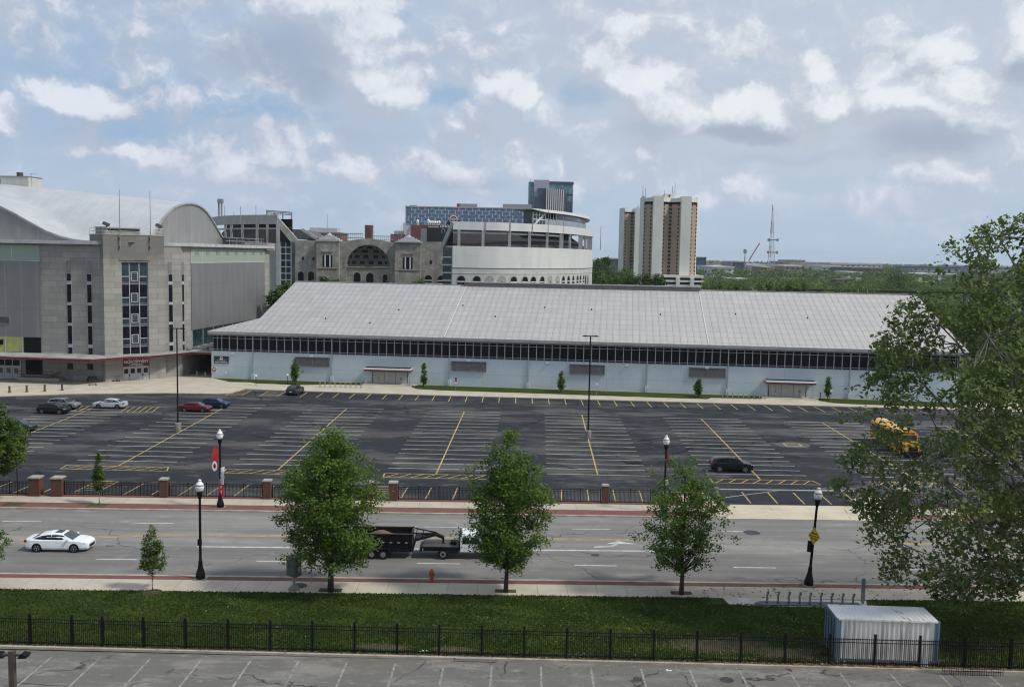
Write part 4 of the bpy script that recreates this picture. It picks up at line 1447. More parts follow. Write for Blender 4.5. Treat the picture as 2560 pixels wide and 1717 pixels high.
def tree_mesh(h, prof, nclump, per, lsize, spread, seed, trunk_r, cbase, lumps=.22, limbs=26, inner=.55, up=.6, lean=(0, 0), sq=.75):
    """profile is a list of (height, radius). Returns crown verts and limb segments"""
    rg = np.random.default_rng(seed)
    hs = np.array([p[0] for p in prof])
    rs = np.array([p[1] for p in prof])
    hh = np.linspace(hs[0], hs[-1], 200)
    rr = np.interp(hh, hs, rs)
    wgt = rr ** 1.6 + .02
    z = rg.choice(hh, size=nclump, p=wgt / wgt.sum()) + rg.normal(0, .05, nclump)
    a = rg.uniform(0, 2 * np.pi, nclump)
    ph = rg.uniform(0, 6.28, 6)
    lum = 1 + lumps * (np.sin(3 * a + ph[0] + z * .9) * .6 + np.sin(5 * a + ph[1] - z * 1.7) * .5 + np.sin(2 * a + ph[2] + z * 2.6) * .5)
    rad = np.interp(z, hs, rs) * lum * rg.random(nclump) ** inner
    C = np.stack([rad * np.cos(a), rad * np.sin(a), z], 1)
    C[:, 0] += lean[0] * z
    C[:, 1] += lean[1] * z
    P = C[rg.integers(0, nclump, nclump * per)] + rg.normal(size=(nclump * per, 3)) * spread * np.array([1, 1, sq])
    V = leafquads(P, np.full(len(P), lsize), rg, up)
    segs = []
    order = rg.permutation(nclump)[:limbs]
    for i in order:
        c = C[i]
        hz = max(cbase * .92, c[2] - rad[i] * rg.uniform(.9, 1.5))
        s0 = np.array([lean[0] * hz, lean[1] * hz, hz])
        mid = s0 + (c - s0) * .5 + np.array([0, 0, -.08 * rad[i]]) + rg.normal(0, .08, 3) * rad[i] * .6
        r0 = trunk_r * .38 * (1 - .6 * (hz - cbase) / max(h - cbase, .1))
        segs.append((s0, mid, r0, r0 * .6))
        segs.append((mid, c, r0 * .6, r0 * .18))
    return V, segs


def trunk_mb(h, trunk_r, cbase, segs, m, lean=(0, 0), n=10, top=.93):
    b = MB().use(m)
    pts = []
    for k in range(7):
        f = k / 6
        z = f * h * top
        wob = trunk_r * .3 * math.sin(k * 2.1)
        pts.append((Vector((lean[0] * z + wob * (f > 0), lean[1] * z, z)), trunk_r * (1.25 if k == 0 else (1 - f) ** .75 * .95 + .06)))
    for (p, r_), (q, s_) in zip(pts[:-1], pts[1:]):
        b.tube(p, q, r_, s_, n)
    for p, q, r0, r1 in segs:
        b.tube(p, q, max(r0, .012), max(r1, .008), 5, False)
    return b


def tree(name, label, cat, loc, h, prof, nclump, per, lsize, spread, seed, trunk_r, cbase, leaf='maple', bark='bark', group=None, rz=0., **kw):
    t = thing(name, label, cat, loc, rz, group)
    lean = kw.get('lean', (0, 0))
    V, segs = tree_mesh(h, prof, nclump, per, lsize, spread, seed, trunk_r, cbase, **kw)
    trunk_mb(h, trunk_r, cbase, segs, bark, lean).build('trunk', t, smooth=True)
    np_mesh('crown', V, np.arange(len(V)).reshape(-1, 4), M[leaf], t)
    return t


# ================================================================== STADIUM
def arch_pts(cx, zs, r, n=14, a0=0., a1=math.pi, ry=None):
    ry = r if ry is None else ry
    return [(cx + r * math.cos(a0 + (a1 - a0) * i / n), zs + ry * math.sin(a0 + (a1 - a0) * i / n)) for i in range(n + 1)]


def curve_pts(P, n=48):
    P = [Vector(p) for p in P]
    out = []
    for i in range(len(P) - 1):
        p0, p1, p2, p3 = P[max(i - 1, 0)], P[i], P[i + 1], P[min(i + 2, len(P) - 1)]
        m = max(2, n // (len(P) - 1))
        for k in range(m):
            t = k / m
            out.append(.5 * ((2 * p1) + (p2 - p0) * t + (2 * p0 - 5 * p1 + 4 * p2 - p3) * t * t + (3 * p1 - p0 - 3 * p2 + p3) * t ** 3))
    out.append(P[-1])
    return out


def normals(c):
    o = []
    for i in range(len(c)):
        d = (c[min(i + 1, len(c) - 1)] - c[max(i - 1, 0)]).normalized()
        o.append(Vector((-d.y, d.x)))               # inward (away from the viewer) for left-to-right curves
    return o


def cwall(b, c, z0, z1, off=0., th=.4, i0=0, i1=None, z0f=None):
    """wall following plan curve c"""
    nn = normals(c)
    i1 = len(c) - 1 if i1 is None else i1
    n = i1 - i0 + 1
    vs = []
    for i in range(i0, i1 + 1):
        p, m = c[i], nn[i]
        a, q = p + m * off, p + m * (off + th)
        zz = z0f(i) if z0f else z0
        vs += [(a.x, a.y, zz), (a.x, a.y, z1), (q.x, q.y, z1), (q.x, q.y, zz)]
    fs = []
    for k in range(n - 1):
        s, e = k * 4, k * 4 + 4
        fs += [(s, e, e + 1, s + 1), (s + 1, e + 1, e + 2, s + 2), (s + 2, e + 2, e + 3, s + 3), (s, s + 3, e + 3, e)]
    fs += [(0, 1, 2, 3), ((n - 1) * 4 + 3, (n - 1) * 4 + 2, (n - 1) * 4 + 1, (n - 1) * 4)]
    return b.add(vs, fs)


def at_px(c, px):
    """index along the curve seen at picture column px"""
    best = min(range(len(c)), key=lambda i: abs(1280 + 2450 * c[i].x / c[i].y + 0 - px))
    return best


st = thing('stadium', 'large horseshoe football stadium with a stone rotunda between two pale curved stands', 'stadium', (0, 385, 0))
x0 = AY(1131, 670, 330).x
RC = curve_pts([(x0, 330), (-9.5, 331.2), (-2, 334), (7, 341), (14.3, 351), (21, 365), (26.8, 382), (30.8, 398), (33.0, 412), (34.3, 440), (33.5, 480)], 120)
b = cwall(MB().use(mat('stand concrete', (.50, .50, .49), .8, .15, .3, detail=6)), RC, -1, 19.2, 0, .8)
cwall(b, RC, 17.6, 17.8, -.12, .12)
cwall(b.use('silver'), RC, 19.2, 19.55, .5, .3)
s1 = b.build('lower_wall', st, True)
MW = 'white_clad'
def cladf(t, tc):
    s = t.n('ShaderNodeSeparateXYZ', {0: tc})
    l2 = t.ramp(t.math('FRACT', t.math('DIVIDE', t.math('ADD', s.outputs[2], 1.), 2.45)), 0, .05, 1, 0)
    u = t.math('ADD', s.outputs[0], t.math('MULTIPLY', s.outputs[1], .7))
    l1 = t.ramp(t.math('FRACT', t.math('DIVIDE', u, 4.2)), 0, .03, 1, 0)
    c = t.mix(t.ramp(t.noise(t.vm('MULTIPLY', tc, (1, 1, .4)), .2, 5), .35, .7), c4((.66, .66, .65)), c4((.58, .58, .58)))
    c = t.mix(t.math('MULTIPLY', t.math('MAXIMUM', l1, l2), .35), c, c4((.36, .365, .37)))
    return c, .55, {'Metallic': .1}
M['clad'] = shader('stadium cladding', cladf)
cwall(MB().use('clad'), RC, 19.55, 26.8, -.15, .5).build('wall_cladding', st, True)
cwall(MB().use('clad'), RC, 32.2, 34.9, -.15, .5).build('parapet', st, True)
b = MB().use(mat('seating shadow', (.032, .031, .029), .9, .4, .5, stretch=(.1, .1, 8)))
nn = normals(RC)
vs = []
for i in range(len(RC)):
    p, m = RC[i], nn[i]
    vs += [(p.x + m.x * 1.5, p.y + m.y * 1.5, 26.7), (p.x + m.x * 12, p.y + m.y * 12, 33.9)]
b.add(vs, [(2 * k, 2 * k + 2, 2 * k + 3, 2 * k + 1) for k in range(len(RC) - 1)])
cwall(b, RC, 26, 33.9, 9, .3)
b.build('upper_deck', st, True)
for px in (1141, 1206, 1268.5, 1321.5, 1366, 1397, 1403, 1421, 1445, 1450, 1459, 1466, 1470, 1474):
    i = at_px(RC, px)
    p, m = RC[i], nn[i]
    MB().use('silver').bar((p.x + m.x * .3, p.y + m.y * .3, 26.8), (p.x + m.x * .3, p.y + m.y * .3, 32.2), .9).build('column', st, True)
cwall(MB().use('silver'), RC, 31.0, 31.6, .6, .4, 0, at_px(RC, 1397)).build('deck_beam', st, True)
# sloping end frame
e = RC[0]
b = MB().use('silver').bar((e.x + .2, e.y + .4, 34.6), (e.x - 3.4, e.y + 3.5, 26.5), 1.2, 1.4)
b.use('blackm').extr([(e.x, e.y + .6, 26.8), (e.x - 2.6, e.y + 3.2, 26.8), (e.x, e.y + .6, 32)], (0, .5, 0))
b.build('end_frame', st, True)
b = MB().use('tealglass').extr([(e.x - 3.3, e.y + .6, -1), (e.x - .1, e.y + .3, -1), (e.x - .1, e.y + 2, -1), (e.x - 3.3, e.y + 2, -1)], (0, 0, 27.2))
b.use('frame')
for k in range(9):
    b.box(e.x - 3.4, e.x - .1, e.y + .1, e.y + .28, 2.6 * k + 2, 2.6 * k + 2.4)
b.box(e.x - .25, e.x, e.y + .05, e.y + .25, -1, 26.8)
b.build('glazed_stair', st, True)
# arched openings at the foot of the stand
def parch(px, wd, z0, zs, style, c=RC, par=None, off=-.03):
    i = at_px(c, px)
    p, m = c[i], normals(c)[i]
    d = Vector((m.y, -m.x))
    o = Vector((p.x + m.x * off, p.y + m.y * off, 0))
    def w_(x, z, pr=0.):
        return (o.x + d.x * x - m.x * pr, o.y + d.y * x - m.y * pr, z)
    r_ = wd / 2
    ap = arch_pts(0, zs, r_)
    b = MB().use('capst')
    ou = arch_pts(0, zs, r_ + .28)
    b.add([w_(x, z, .06) for x, z in ap] + [w_(x, z, .06) for x, z in ou], [(k, k + 1, k + 16, k + 15) for k in range(14)])
    b.add([w_(-r_ - .28, z0, .06), w_(-r_, z0, .06), w_(-r_, zs, .06), w_(-r_ - .28, zs, .06)], [(0, 1, 2, 3)])
    b.add([w_(r_, z0, .06), w_(r_ + .28, z0, .06), w_(r_ + .28, zs, .06), w_(r_, zs, .06)], [(0, 1, 2, 3)])
    fo = b.build('arched_window', par or st, True)
    b = MB().use('winblk' if style != 'blank' else mat('infill panel', (.36, .33, .32), .8, .2, .6))
    b.add([w_(x, z, .02) for x, z in ap] + [w_(-r_, z0, .02), w_(r_, z0, .02)], [tuple(range(17))])
    if style == 'open':
        b.use('white').add([w_(-r_, zs - .75, .05), w_(r_, zs - .75, .05), w_(r_, zs - .45, .05), w_(-r_, zs - .45, .05)], [(0, 1, 2, 3)])
        b.add([w_(-r_, zs - 2.0, .05), w_(r_, zs - 2.0, .05), w_(r_, zs - 1.6, .05), w_(-r_, zs - 1.6, .05)], [(0, 1, 2, 3)])
    elif style == 'blank':
        b.use('brown').add([w_(-.3, z0, .05), w_(.35, z0, .05), w_(.35, zs - .4, .05), w_(-.3, zs - .4, .05)], [(0, 1, 2, 3)])
    b.build('pane', fo, True)


ZP = 15.4
for x, wd, sty in ((793, 2.6, 'open'), (927, 2.55, 'open'), (1055, 2.5, 'blank'), (1177, 2.45, 'blank'), (1290, 2.5, 'open'), (1392, 2.5, 'open'), (1488, 2.5, 'open'),
                   (1575, 2.5, 'open'), (1650, 2.5, 'blank'), (1715, 2.5, 'blank'), (1772, 2.5, 'open'), (1822, 2.5, 'open'), (1867, 2.5, 'open'), (1907, 2.5, 'open'),
                   (1940, 2.5, 'open'), (1970, 2.5, 'open'), (1993, 2.5, 'dark'), (2010, 2.5, 'dark'), (2026, 2.5, 'dark')):
    parch(950 + x / 3.897, wd, 9, ZP + .1, sty)
# press box with its swept white roof
PC = [p + m * 3.0 for p, m in zip(RC, nn)]
i0, i1, iA = at_px(PC, 1326), len(PC) - 3, at_px(PC, 1357)
b = cwall(MB().use(mat('press box panels', (.36, .40, .45), .4, .2, .2, metal=.3)), PC, 34.0, 37.2, 0, 5, iA, i1)
cwall(b.use('glass'), PC, 37.2, 39.2, .3, 4.5, iA, i1)
b.build('press_box', st, True)
b = MB().use('tealglass')
cwall(b, PC, 34.0, 39.4, .3, 4, i0, iA)
b.use('white')
cwall(b, PC, 36.6, 36.85, .1, .2, i0, iA)
cwall(b, PC, 38.2, 38.4, .1, .2, i0, iA)
for i in range(i0, iA + 1, 2):
    p, m = PC[i], nn[i]
    b.bar((p.x + m.x * .15, p.y + m.y * .15, 34.5), (p.x + m.x * .15, p.y + m.y * .15, 39.2), .25)
b.bar((PC[i0 + 1].x, PC[i0 + 1].y - .3, 35), (PC[iA].x, PC[iA].y - .3, 39.3), .4)
b.build('press_box_glazing', st, True)
b = MB().use('white')
cwall(b, PC, 39.4, 40.25, -1.6, 9, i0 - 3, i1, lambda i: 39.3 + (1.0 * max(0, (iA - 2 - i)) / max(1, iA - i0)) * .8)
b.use('silver')
cwall(b, PC, 40.25, 40.5, .5, 7, i0, i1)
b.build('press_box_roof', st, True)
b = MB().use('white_clad')
for px in (1369, 1376, 1382):
    i = at_px(PC, px)
    p, m = PC[i], nn[i]
    b.bar((p.x - m.x * .2, p.y - m.y * .2, 37.2), (p.x - m.x * .2, p.y - m.y * .2, 39.4), 1.2, .2)
b.build('press_box_mullion', st, True)
for px, z1 in ((1207, 39.5), (1268, 40), (1325, 38), (1366, 40.5), (1401, 38)):
    i = at_px(RC, px)
    p = RC[i]
    MB().use('galv').tube((p.x, p.y - .4, 31.5), (p.x, p.y - .4, z1), .14, .08, 6).build('light_mast', st, True)
MB().use('galv').tube((36.5, 415, 27), (36.5, 415, 37), .16, .08, 6).build('light_mast', st, True)

# left stand
xl = AY(694, 600, 304).x
LC = curve_pts([(AY(520, 600, 345).x, 345), (AY(555, 600, 325).x, 325), (AY(600, 600, 314).x, 314), (AY(650, 600, 308).x, 308), (xl, 304)], 48)
nl = normals(LC)
cwall(MB().use(mat('grey stand wall', (.40, .39, .375), .8, .2, .3, detail=6)), LC, -1, 26.3, 0, .8).build('lower_wall', st, True)
b = cwall(MB().use(mat('stand parapet', (.44, .43, .40), .8, .15, .3)), LC, 32.2, 35.1, -.1, .6)
b.build('parapet', st, True)
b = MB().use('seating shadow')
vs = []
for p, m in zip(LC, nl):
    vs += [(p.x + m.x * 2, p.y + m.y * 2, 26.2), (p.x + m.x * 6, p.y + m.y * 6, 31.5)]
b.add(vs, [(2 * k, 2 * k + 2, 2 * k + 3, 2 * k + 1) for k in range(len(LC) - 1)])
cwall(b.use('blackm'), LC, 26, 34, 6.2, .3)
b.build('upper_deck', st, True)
cwall(MB().use('silver'), LC, 30.6, 31.1, .6, .4).build('deck_beam', st, True)
for px in (560, 576, 603, 640, 667, 693):
    i = at_px(LC, px)
    p, m = LC[i], nl[i]
    MB().use('silver').bar((p.x + m.x * .3, p.y + m.y * .3, 26), (p.x + m.x * .3, p.y + m.y * .3, 32.2), .7).build('column', st, True)
q = LC[-1]
YB = 304
def B(px, py, Y=YB):
    return AY(px, py, Y)
b = MB().use(mat('beam concrete', (.36, .345, .315), .85, .25, .5))
pr = [B(694, 543.5), B(741.5, 597), B(739, 604), B(727, 605), B(694, 566)]
b.extr([(p.x, p.y, p.z) for p in pr], (0, 1.6, 0))
b.use('blackm').extr([tuple(B(699, 571)), tuple(B(724, 603)), tuple(B(699, 603))], (0, 1, 0))
b.use('silver').box(B(691, 600).x, B(700, 600).x, 303.6, 305.6, -1, 32.2)
b.build('end_frame', st, True)
b = MB().use('tealglass').box(B(701, 600).x, B(727, 600).x, 304.6, 310, -1, B(715, 605).z)
b.use('frame')
xa, xc = B(701, 600).x, B(727, 600).x
for k in range(12):
    z = 2.0 * k + 3
    b.box(xa, xc, 304.35, 304.58, z, z + .28)
for f in (0, .5, 1):
    x = xa + (xc - xa) * f
    b.box(x - .12, x + .12, 304.3, 304.34, -1, B(715, 605).z)
b.build('glazed_stair', st, True)
# far seating seen over the wall, light frames
b = MB().use(mat('far seating', (.115, .115, .11), .9, .3, .4, stretch=(3, 1, 6)))
b.extr([tuple(B(727, 573, 420)), tuple(B(755, 574, 420)), tuple(B(792, 596, 420)), tuple(B(742, 598, 420))], (0, 30, 0))
b.use('silver').bar(tuple(B(755, 573, 418)), tuple(B(792, 597, 418)), 1.2, 1.2)
b.build('far_stand', st, True)
b = MB().use('galv')
for px, ya_, yb_ in ((667, 525, 560), (687, 530, 545), (707, 530, 560), (729, 531, 567)):
    p0, p1 = B(px, yb_, 330), B(px, ya_, 330)
    b.tube(p0, p1, .22, .22, 6)
for y_ in (526, 529, 533):
    b.tube(B(667, y_, 330), B(729, y_ + 5, 330), .16, .16, 6)
for k in range(8):
    b.tube(B(667 + 7.7 * k, 526 + .6 * k, 330), B(671 + 7.7 * k, 533 + .6 * k, 330), .1, .1, 5)
b.build('light_gantry', st, True)
b = MB().use('galv')
for px in (547, 554):
    b.tube(B(px, 560, 330), B(px, 497, 330), .3, .3, 6)
b.box(B(545.5, 500, 330).x, B(557, 500, 330).x, 329, 331, B(550, 508, 330).z, B(550, 498, 330).z)
for px, y0, y1 in ((562, 515, 545), (585, 530, 545), (601, 516, 560), (640, 513, 600), (667, 540, 590)):
    b.tube(B(px, y1, 303), B(px, y0, 303), .12, .08, 5)
b.build('light_mast', st, True)

# rotunda
YR = 385.
MX = YR / 2450
def RX(px):
    return (px - 1280 + 4.3) * MX
def RZ(py, px=915):
    return AY(px, py, YR).z
ro = MB().use('stonel')
zt = RZ(600.5, 750)
ro.box(RX(724), RX(788), YR, YR + 3, -1, zt)
ro.box(RX(1045), RX(1136), YR, YR + 3, -1, RZ(607, 1100) + .3)
cx, zs, rr_ = RX(913.6), RZ(667), 8.55
zl = RZ(671)
# face with the great arch
vs, fs = [], []
outer = []
x0_, x1_ = RX(843), RX(982)
ztop = RZ(606)
ap = arch_pts(cx, zs, rr_, 24)
op = []
for (x, z) in ap:
    a = math.atan2(z - zs, x - cx)
    R2 = 11.3
    op.append((cx + R2 * math.cos(a), max(zs + R2 * .98 * math.sin(a), zs)))
vs = [(x, YR, z) for x, z in ap] + [(x, YR, z) for x, z in op]
fs = [(k, k + 1, k + 26, k + 25) for k in range(24)]
ro.add(vs, fs)
# top edge of the arched gable has thickness
vs = [(x, YR, z) for x, z in op] + [(x, YR + 2.5, z) for x, z in op]
ro.add(vs, [(k, k + 1, k + 26, k + 25) for k in range(24)])
for sg_, xe in ((1, x1_), (-1, x0_)):
    side = [p for p in op if (p[0] - cx) * sg_ >= 0]
    for p, q2 in zip(side[:-1], side[1:]):
        zz = min(p[1], ztop), min(q2[1], ztop)
        ro.add([(p[0], YR + .02, p[1]), (q2[0], YR + .02, q2[1]), (xe, YR + .02, min(q2[1], ztop)), (xe, YR + .02, min(p[1], ztop))], [(0, 1, 2, 3)])
ro.box(x0_, cx - rr_, YR, YR + 2.5, -1, zs)
ro.box(cx + rr_, x1_, YR, YR + 2.5, -1, zs)
ro.box(cx - rr_, cx + rr_, YR + .6, YR + 2.5, -1, zl + .4)
ro.box(x0_, cx - 9, YR + .03, YR + 2.5, zs, ztop - .5).box(cx + 9, x1_, YR + .03, YR + 2.5, zs, ztop - .5)
rot = ro.build('rotunda', st, True)
# coffered half dome
vs, fs = [], []
na, nb = 24, 10
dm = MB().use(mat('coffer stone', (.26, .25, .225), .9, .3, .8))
for j in range(nb + 1):
    for i in range(na + 1):
        a, e_ = math.pi * i / na, math.pi / 2 * j / nb
        vs.append((cx + rr_ * math.cos(a) * math.cos(e_), YR + .1 + rr_ * math.sin(e_), zs + rr_ * math.sin(a) * math.cos(e_)))
for j in range(nb):
    for i in range(na):
        s_ = j * (na + 1) + i
        fs.append((s_, s_ + na + 1, s_ + na + 2, s_ + 1))
dm.add(vs, fs)
dm.use('dark')  # flat dark quads paint the shade of sunken coffers
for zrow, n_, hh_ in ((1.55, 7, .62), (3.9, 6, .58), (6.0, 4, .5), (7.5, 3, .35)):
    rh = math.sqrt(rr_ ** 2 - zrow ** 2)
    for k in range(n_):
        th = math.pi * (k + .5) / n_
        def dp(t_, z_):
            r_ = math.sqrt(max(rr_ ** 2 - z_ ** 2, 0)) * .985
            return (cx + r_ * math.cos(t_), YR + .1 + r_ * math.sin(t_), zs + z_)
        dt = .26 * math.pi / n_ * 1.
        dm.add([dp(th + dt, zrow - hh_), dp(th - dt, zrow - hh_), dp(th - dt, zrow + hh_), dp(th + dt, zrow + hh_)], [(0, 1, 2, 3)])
dm.build('half_dome', rot, True)
b = MB().use('stonel')
vs = [(x, YR - .25, z) for x, z in arch_pts(cx, zs, rr_, 24)] + [(x, YR - .25, z) for x, z in arch_pts(cx, zs, rr_ + 1., 24)]
b.add(vs, [(k, k + 1, k + 26, k + 25) for k in range(24)])
vs = [(x, YR - .25, z) for x, z in arch_pts(cx, zs, rr_ + 1., 24)] + [(x, YR, z) for x, z in arch_pts(cx, zs, rr_ + 1., 24)]
b.add(vs, [(k, k + 1, k + 26, k + 25) for k in range(24)])
for k in range(26):
    b.use('brown').box(cx - 8.3 + .64 * k, cx - 8.0 + .64 * k, YR + .3, YR + .58, zl - .1, zl + .35)
b.build('arch_moulding', st, True)
FC = [Vector((RX(733) + k * 1.0, YR)) for k in range(70)]
for px, wd, sty, zs_ in ((751.5, 2.3, 'dark', RZ(686, 750)), (776, 2.3, 'dark', RZ(686, 776)), (889, 2.7, 'dark', RZ(690)), (925, 2.9, 'dark', RZ(691)), (957, 1.9, 'dark', RZ(691)),
                         (1070, 2.9, 'open', RZ(697, 1070)), (1100.6, 2.9, 'open', RZ(698, 1100)), (1009, 2.3, 'blank', RZ(695, 1009))):
    parch(px, wd, 8, zs_, sty, FC, None, .5 if 860 < px < 970 else -.03)
for px, y0, y1 in ((751.5, 642, 650), (777, 643, 651), (1070, 651, 660), (1101, 652, 660)):
    MB().use('dark').box(RX(px) - .4, RX(px) + .4, YR - .06, YR - .01, RZ(y1, px), RZ(y0, px)).build('slit_window', st, True)
for (pa_, pb_) in ((788, 843), (982, 1046)):
    xa, xb_ = RX(pa_), RX(pb_)
    pm = (pa_ + pb_) / 2
    zt = RZ(604 if pm < 900 else 609, pm)
    b = MB().use('stonel').box(xa, xb_, YR - 2.6, YR + 6, -1, zt)
    b.use('capst').box(xa - .3, xb_ + .3, YR - 2.9, YR + 6.3, zt, zt + .35)
    b.box(xa - .1, xb_ + .1, YR - 2.75, YR - 2.6, RZ(674 if pm < 900 else 679, pm) + .5, RZ(674 if pm < 900 else 679, pm) + .8)
    tw2 = b.build('tower', st, True)
    mx = (xa + xb_) / 2
    b = MB().use(mat('tower roof', (.44, .46, .48), .5, .2, .6))
    w2 = (xb_ - xa) / 2
    for k in range(4):
        s_ = 1 - .21 * k
        b.box(mx - w2 * s_, mx + w2 * s_, YR + 1.5 - w2 * s_, YR + 1.5 + w2 * s_, zt + .352 + .55 * k, zt + .352 + .55 * (k + 1))
    b.lathe((mx, YR + 1.5, zt + 2.5), [(1.3, 0), (.4, .7), (.12, 1.0), (.1, 2.2)], 8)
    b.build('roof', tw2, True)
    yy0, yy1 = (638, 667) if pm < 900 else (643, 672)
    b = MB().use('winblk')
    for dx, hw in ((-1.55, .3), (0, .62), (1.55, .3)):
        b.box(mx + dx - hw, mx + dx + hw, YR - 2.68, YR - 2.6, RZ(yy1, pm), RZ(yy0, pm))
    b.use('white').box(mx - 1.15, mx - .75, YR - 2.7, YR - 2.6, RZ(yy1, pm), RZ(yy0, pm)).box(mx + .75, mx + 1.15, YR - 2.7, YR - 2.6, RZ(yy1, pm), RZ(yy0, pm))
    b.use('stonel').box(mx - 2.3, mx + 2.3, YR - 2.95, YR - 2.6, RZ(yy0 - 8, pm), RZ(yy0 - 10, pm))
    b.use('rust')
    for k in range(9):
        b.box(mx - 3.4 + .8 * k, mx - 2.95 + .8 * k, YR - 2.72, YR - 2.6, RZ(yy1 + 7, pm), RZ(yy1 + 5, pm))
    b.build('window', tw2, True)
    MB().use('galv').tube((mx + (-1 if pm < 900 else -3.2), YR + 2, zt), (mx + (-1 if pm < 900 else -3.2), YR + 2, zt + (11 if pm < 900 else 7)), .1, .06, 5).build('mast', st, True)

# truss behind the rotunda
b = MB().use('galv')
for k in range(32):
    px = 842 + k * 5
    if 908 < px < 932:
        continue
    b.tube(AY(px, 600, 420), AY(px, 582 + (k > 15) * 8, 420), .1, .1, 4)
for y_ in (584, 594):
    b.tube(AY(842, y_, 420), AY(908, y_ + 1, 420), .14, .14, 4)
    b.tube(AY(932, y_ + 6, 420), AY(985, y_ + 7, 420), .14, .14, 4)
b.build('truss', st, True)
# scoreboard: a thing standing at the far end
YS = 520.
sb = thing('scoreboard', 'black stadium scoreboard with white letters and a round red and white emblem on top', 'scoreboard', (AY(1098, 600, YS).x, YS, 0))
def SX(px, py, Y=YS):
    return AY(px, py, Y)
b = MB().use(mat('screen black', (.012, .014, .02), .4, .5, .15))
p0, p1 = SX(1065.5, 606), SX(1150, 570)
b.box(p0.x, p1.x, YS, YS + 2, 0, p1.z)
p2 = SX(1097, 562)
b.box(p2.x, p1.x, YS - .1, YS + 2, p1.z, p2.z)
p3, p4 = SX(1115, 562), SX(1120, 540)
b.extr([(p3.x, YS + .1, p2.z), (SX(1150, 562).x, YS + .1, p2.z), (SX(1150, 545).x, YS + .1, SX(1150, 545).z), (SX(1122, 545).x, YS + .1, SX(1120, 545).z)], (0, 1, 0))
b.build('board', sb, True)
e_ = SX(1134, 549)
def ring(b, cx_, cz_, r0, r1, y, sx=1.):
    for k in range(20):
        a0_, a1_ = 2 * math.pi * k / 20, 2 * math.pi * (k + 1) / 20
        b.add([(cx_ + sx * r0 * math.cos(a0_), y, cz_ + r0 * math.sin(a0_)), (cx_ + sx * r0 * math.cos(a1_), y, cz_ + r0 * math.sin(a1_)),
               (cx_ + sx * r1 * math.cos(a1_), y, cz_ + r1 * math.sin(a1_)), (cx_ + sx * r1 * math.cos(a0_), y, cz_ + r1 * math.sin(a0_))], [(0, 1, 2, 3)])
b = MB().use('white').tube((e_.x, YS - .1, e_.z), (e_.x, YS + .6, e_.z), 2.25, 2.25, 20)
ring(b.use('redb'), e_.x, e_.z, .9, 1.75, YS - .16)
b.use('blackm').tube((e_.x, YS - .13, e_.z), (e_.x, YS - .11, e_.z), .6, .6, 14)
b.use('silver').bar((e_.x - 3.1, YS - .3, e_.z + .1), (e_.x + 3.1, YS - .3, e_.z + .1), .1, .9)
b.build('emblem', sb, True)
for s_, px, py, sz in (('OHIO STADIUM', 1131, 566.6, 1.75), ('n', 1110, 576.8, 4.4)):
    p = SX(px, py)
    if s_ == 'n':
        bb = MB().use(mat('lit digits', (.5, .52, .7), .5))
        for xx in (1104.7, 1112.2):
            a_, c_ = SX(xx, 582.5), SX(xx, 572.5)
            bb.box(a_.x - .1, a_.x + .1, YS - .1, YS - .02, a_.z, c_.z)
        a_, c_ = SX(1106, 572.2), SX(1111, 573.5)
        bb.bar((a_.x, YS - .06, a_.z), (c_.x, YS - .06, c_.z), .08, .22)
        bb.build('digits', sb, True)
    else:
        text('lettering', s_, sz * 1.05, 'white', sb, (p.x - sb.location.x, -.3, p.z), (R(90), 0, 0), .98, bold=True)
b = MB().use('grey')
a_, c_ = SX(1051.5, 606, 500), SX(1065.3, 571, 500)
b.box(a_.x, c_.x, 500, 503, 0, c_.z)
b.build('side_panel', sb, True)
# buildings behind
def blk(name, label, cat, px0, px1, pyt, Y, depth, m, z0=0.):
    p0, p1 = AY(px0, pyt, Y), AY(px1, pyt, Y)
    zt_ = AY((px0 + px1) / 2, pyt, Y).z
    t = thing(name, label, cat, ((p0.x + p1.x) / 2, Y, 0))
    hw = (p1.x - p0.x) / 2
    MB().use(m).box(-hw, hw, 0, depth, z0, zt_).build('wall', t)
    return t, hw, zt_


M['bluebrick'] = mat('red brick far', (.20, .06, .05), .9, .25, .2)
t, hw, zt = blk('brick_building', 'dark red brick building with white rooftop tanks beside the scoreboard', 'building', 1028, 1100, 562.5, 620, 30, 'bluebrick')
for px, h_ in ((1043, 3.2), (1070, 3.6), (1075.5, 2.6), (1080.5, 2.6), (1086, 2.6), (1091.5, 2.6), (1097, 2.8)):
    x = (AY(px, 560, 620).x - t.location.x)
    MB().use('white').lathe((x, 3, zt), [(.55, 0), (.4, .4), (.4, 1.0), (.85, 1.3), (.85, h_ - .5), (.5, h_), (.1, h_ + .2)], 10).build('rooftop_tank', t)
MB().use('white_clad').box(-hw - 4.5, -hw, 1, 20, 0, zt - .5).box(1.5, 9, -.3, -.02, zt - 2.6, zt - 1).build('pale_panel', t)
t, hw, zt = blk('brick_building', 'small dark red brick block with a grey box on top left of the white tanks', 'building', 976, 1013, 585.5, 620, 20, 'bluebrick')
MB().use('silver').box(-2.5, 4.2, 2, 10, zt, zt + 2.1).build('rooftop_box', t)
t, hw, zt = blk('brick_chimney', 'square red brick tower rising behind the rotunda arch', 'tower', 912, 930.5, 564, 560, 5, 'bluebrick')
MB().use('capst').box(-hw - .1, hw + .1, -.1, 5.1, zt, zt + .3).build('cap', t)
MB().use('brown').box(-1.5, 1.2, -.06, -.01, zt - 6, zt - 2).build('louvre', t)
t, hw, zt = blk('brick_building', 'long low red brick building behind the left end of the rotunda', 'building', 770, 852, 580.5, 600, 25, 'bluebrick')
MB().use('white_clad').box(-9.2, 7.5, 1, 12, zt, zt + 2.6).build('rooftop_plant', t)
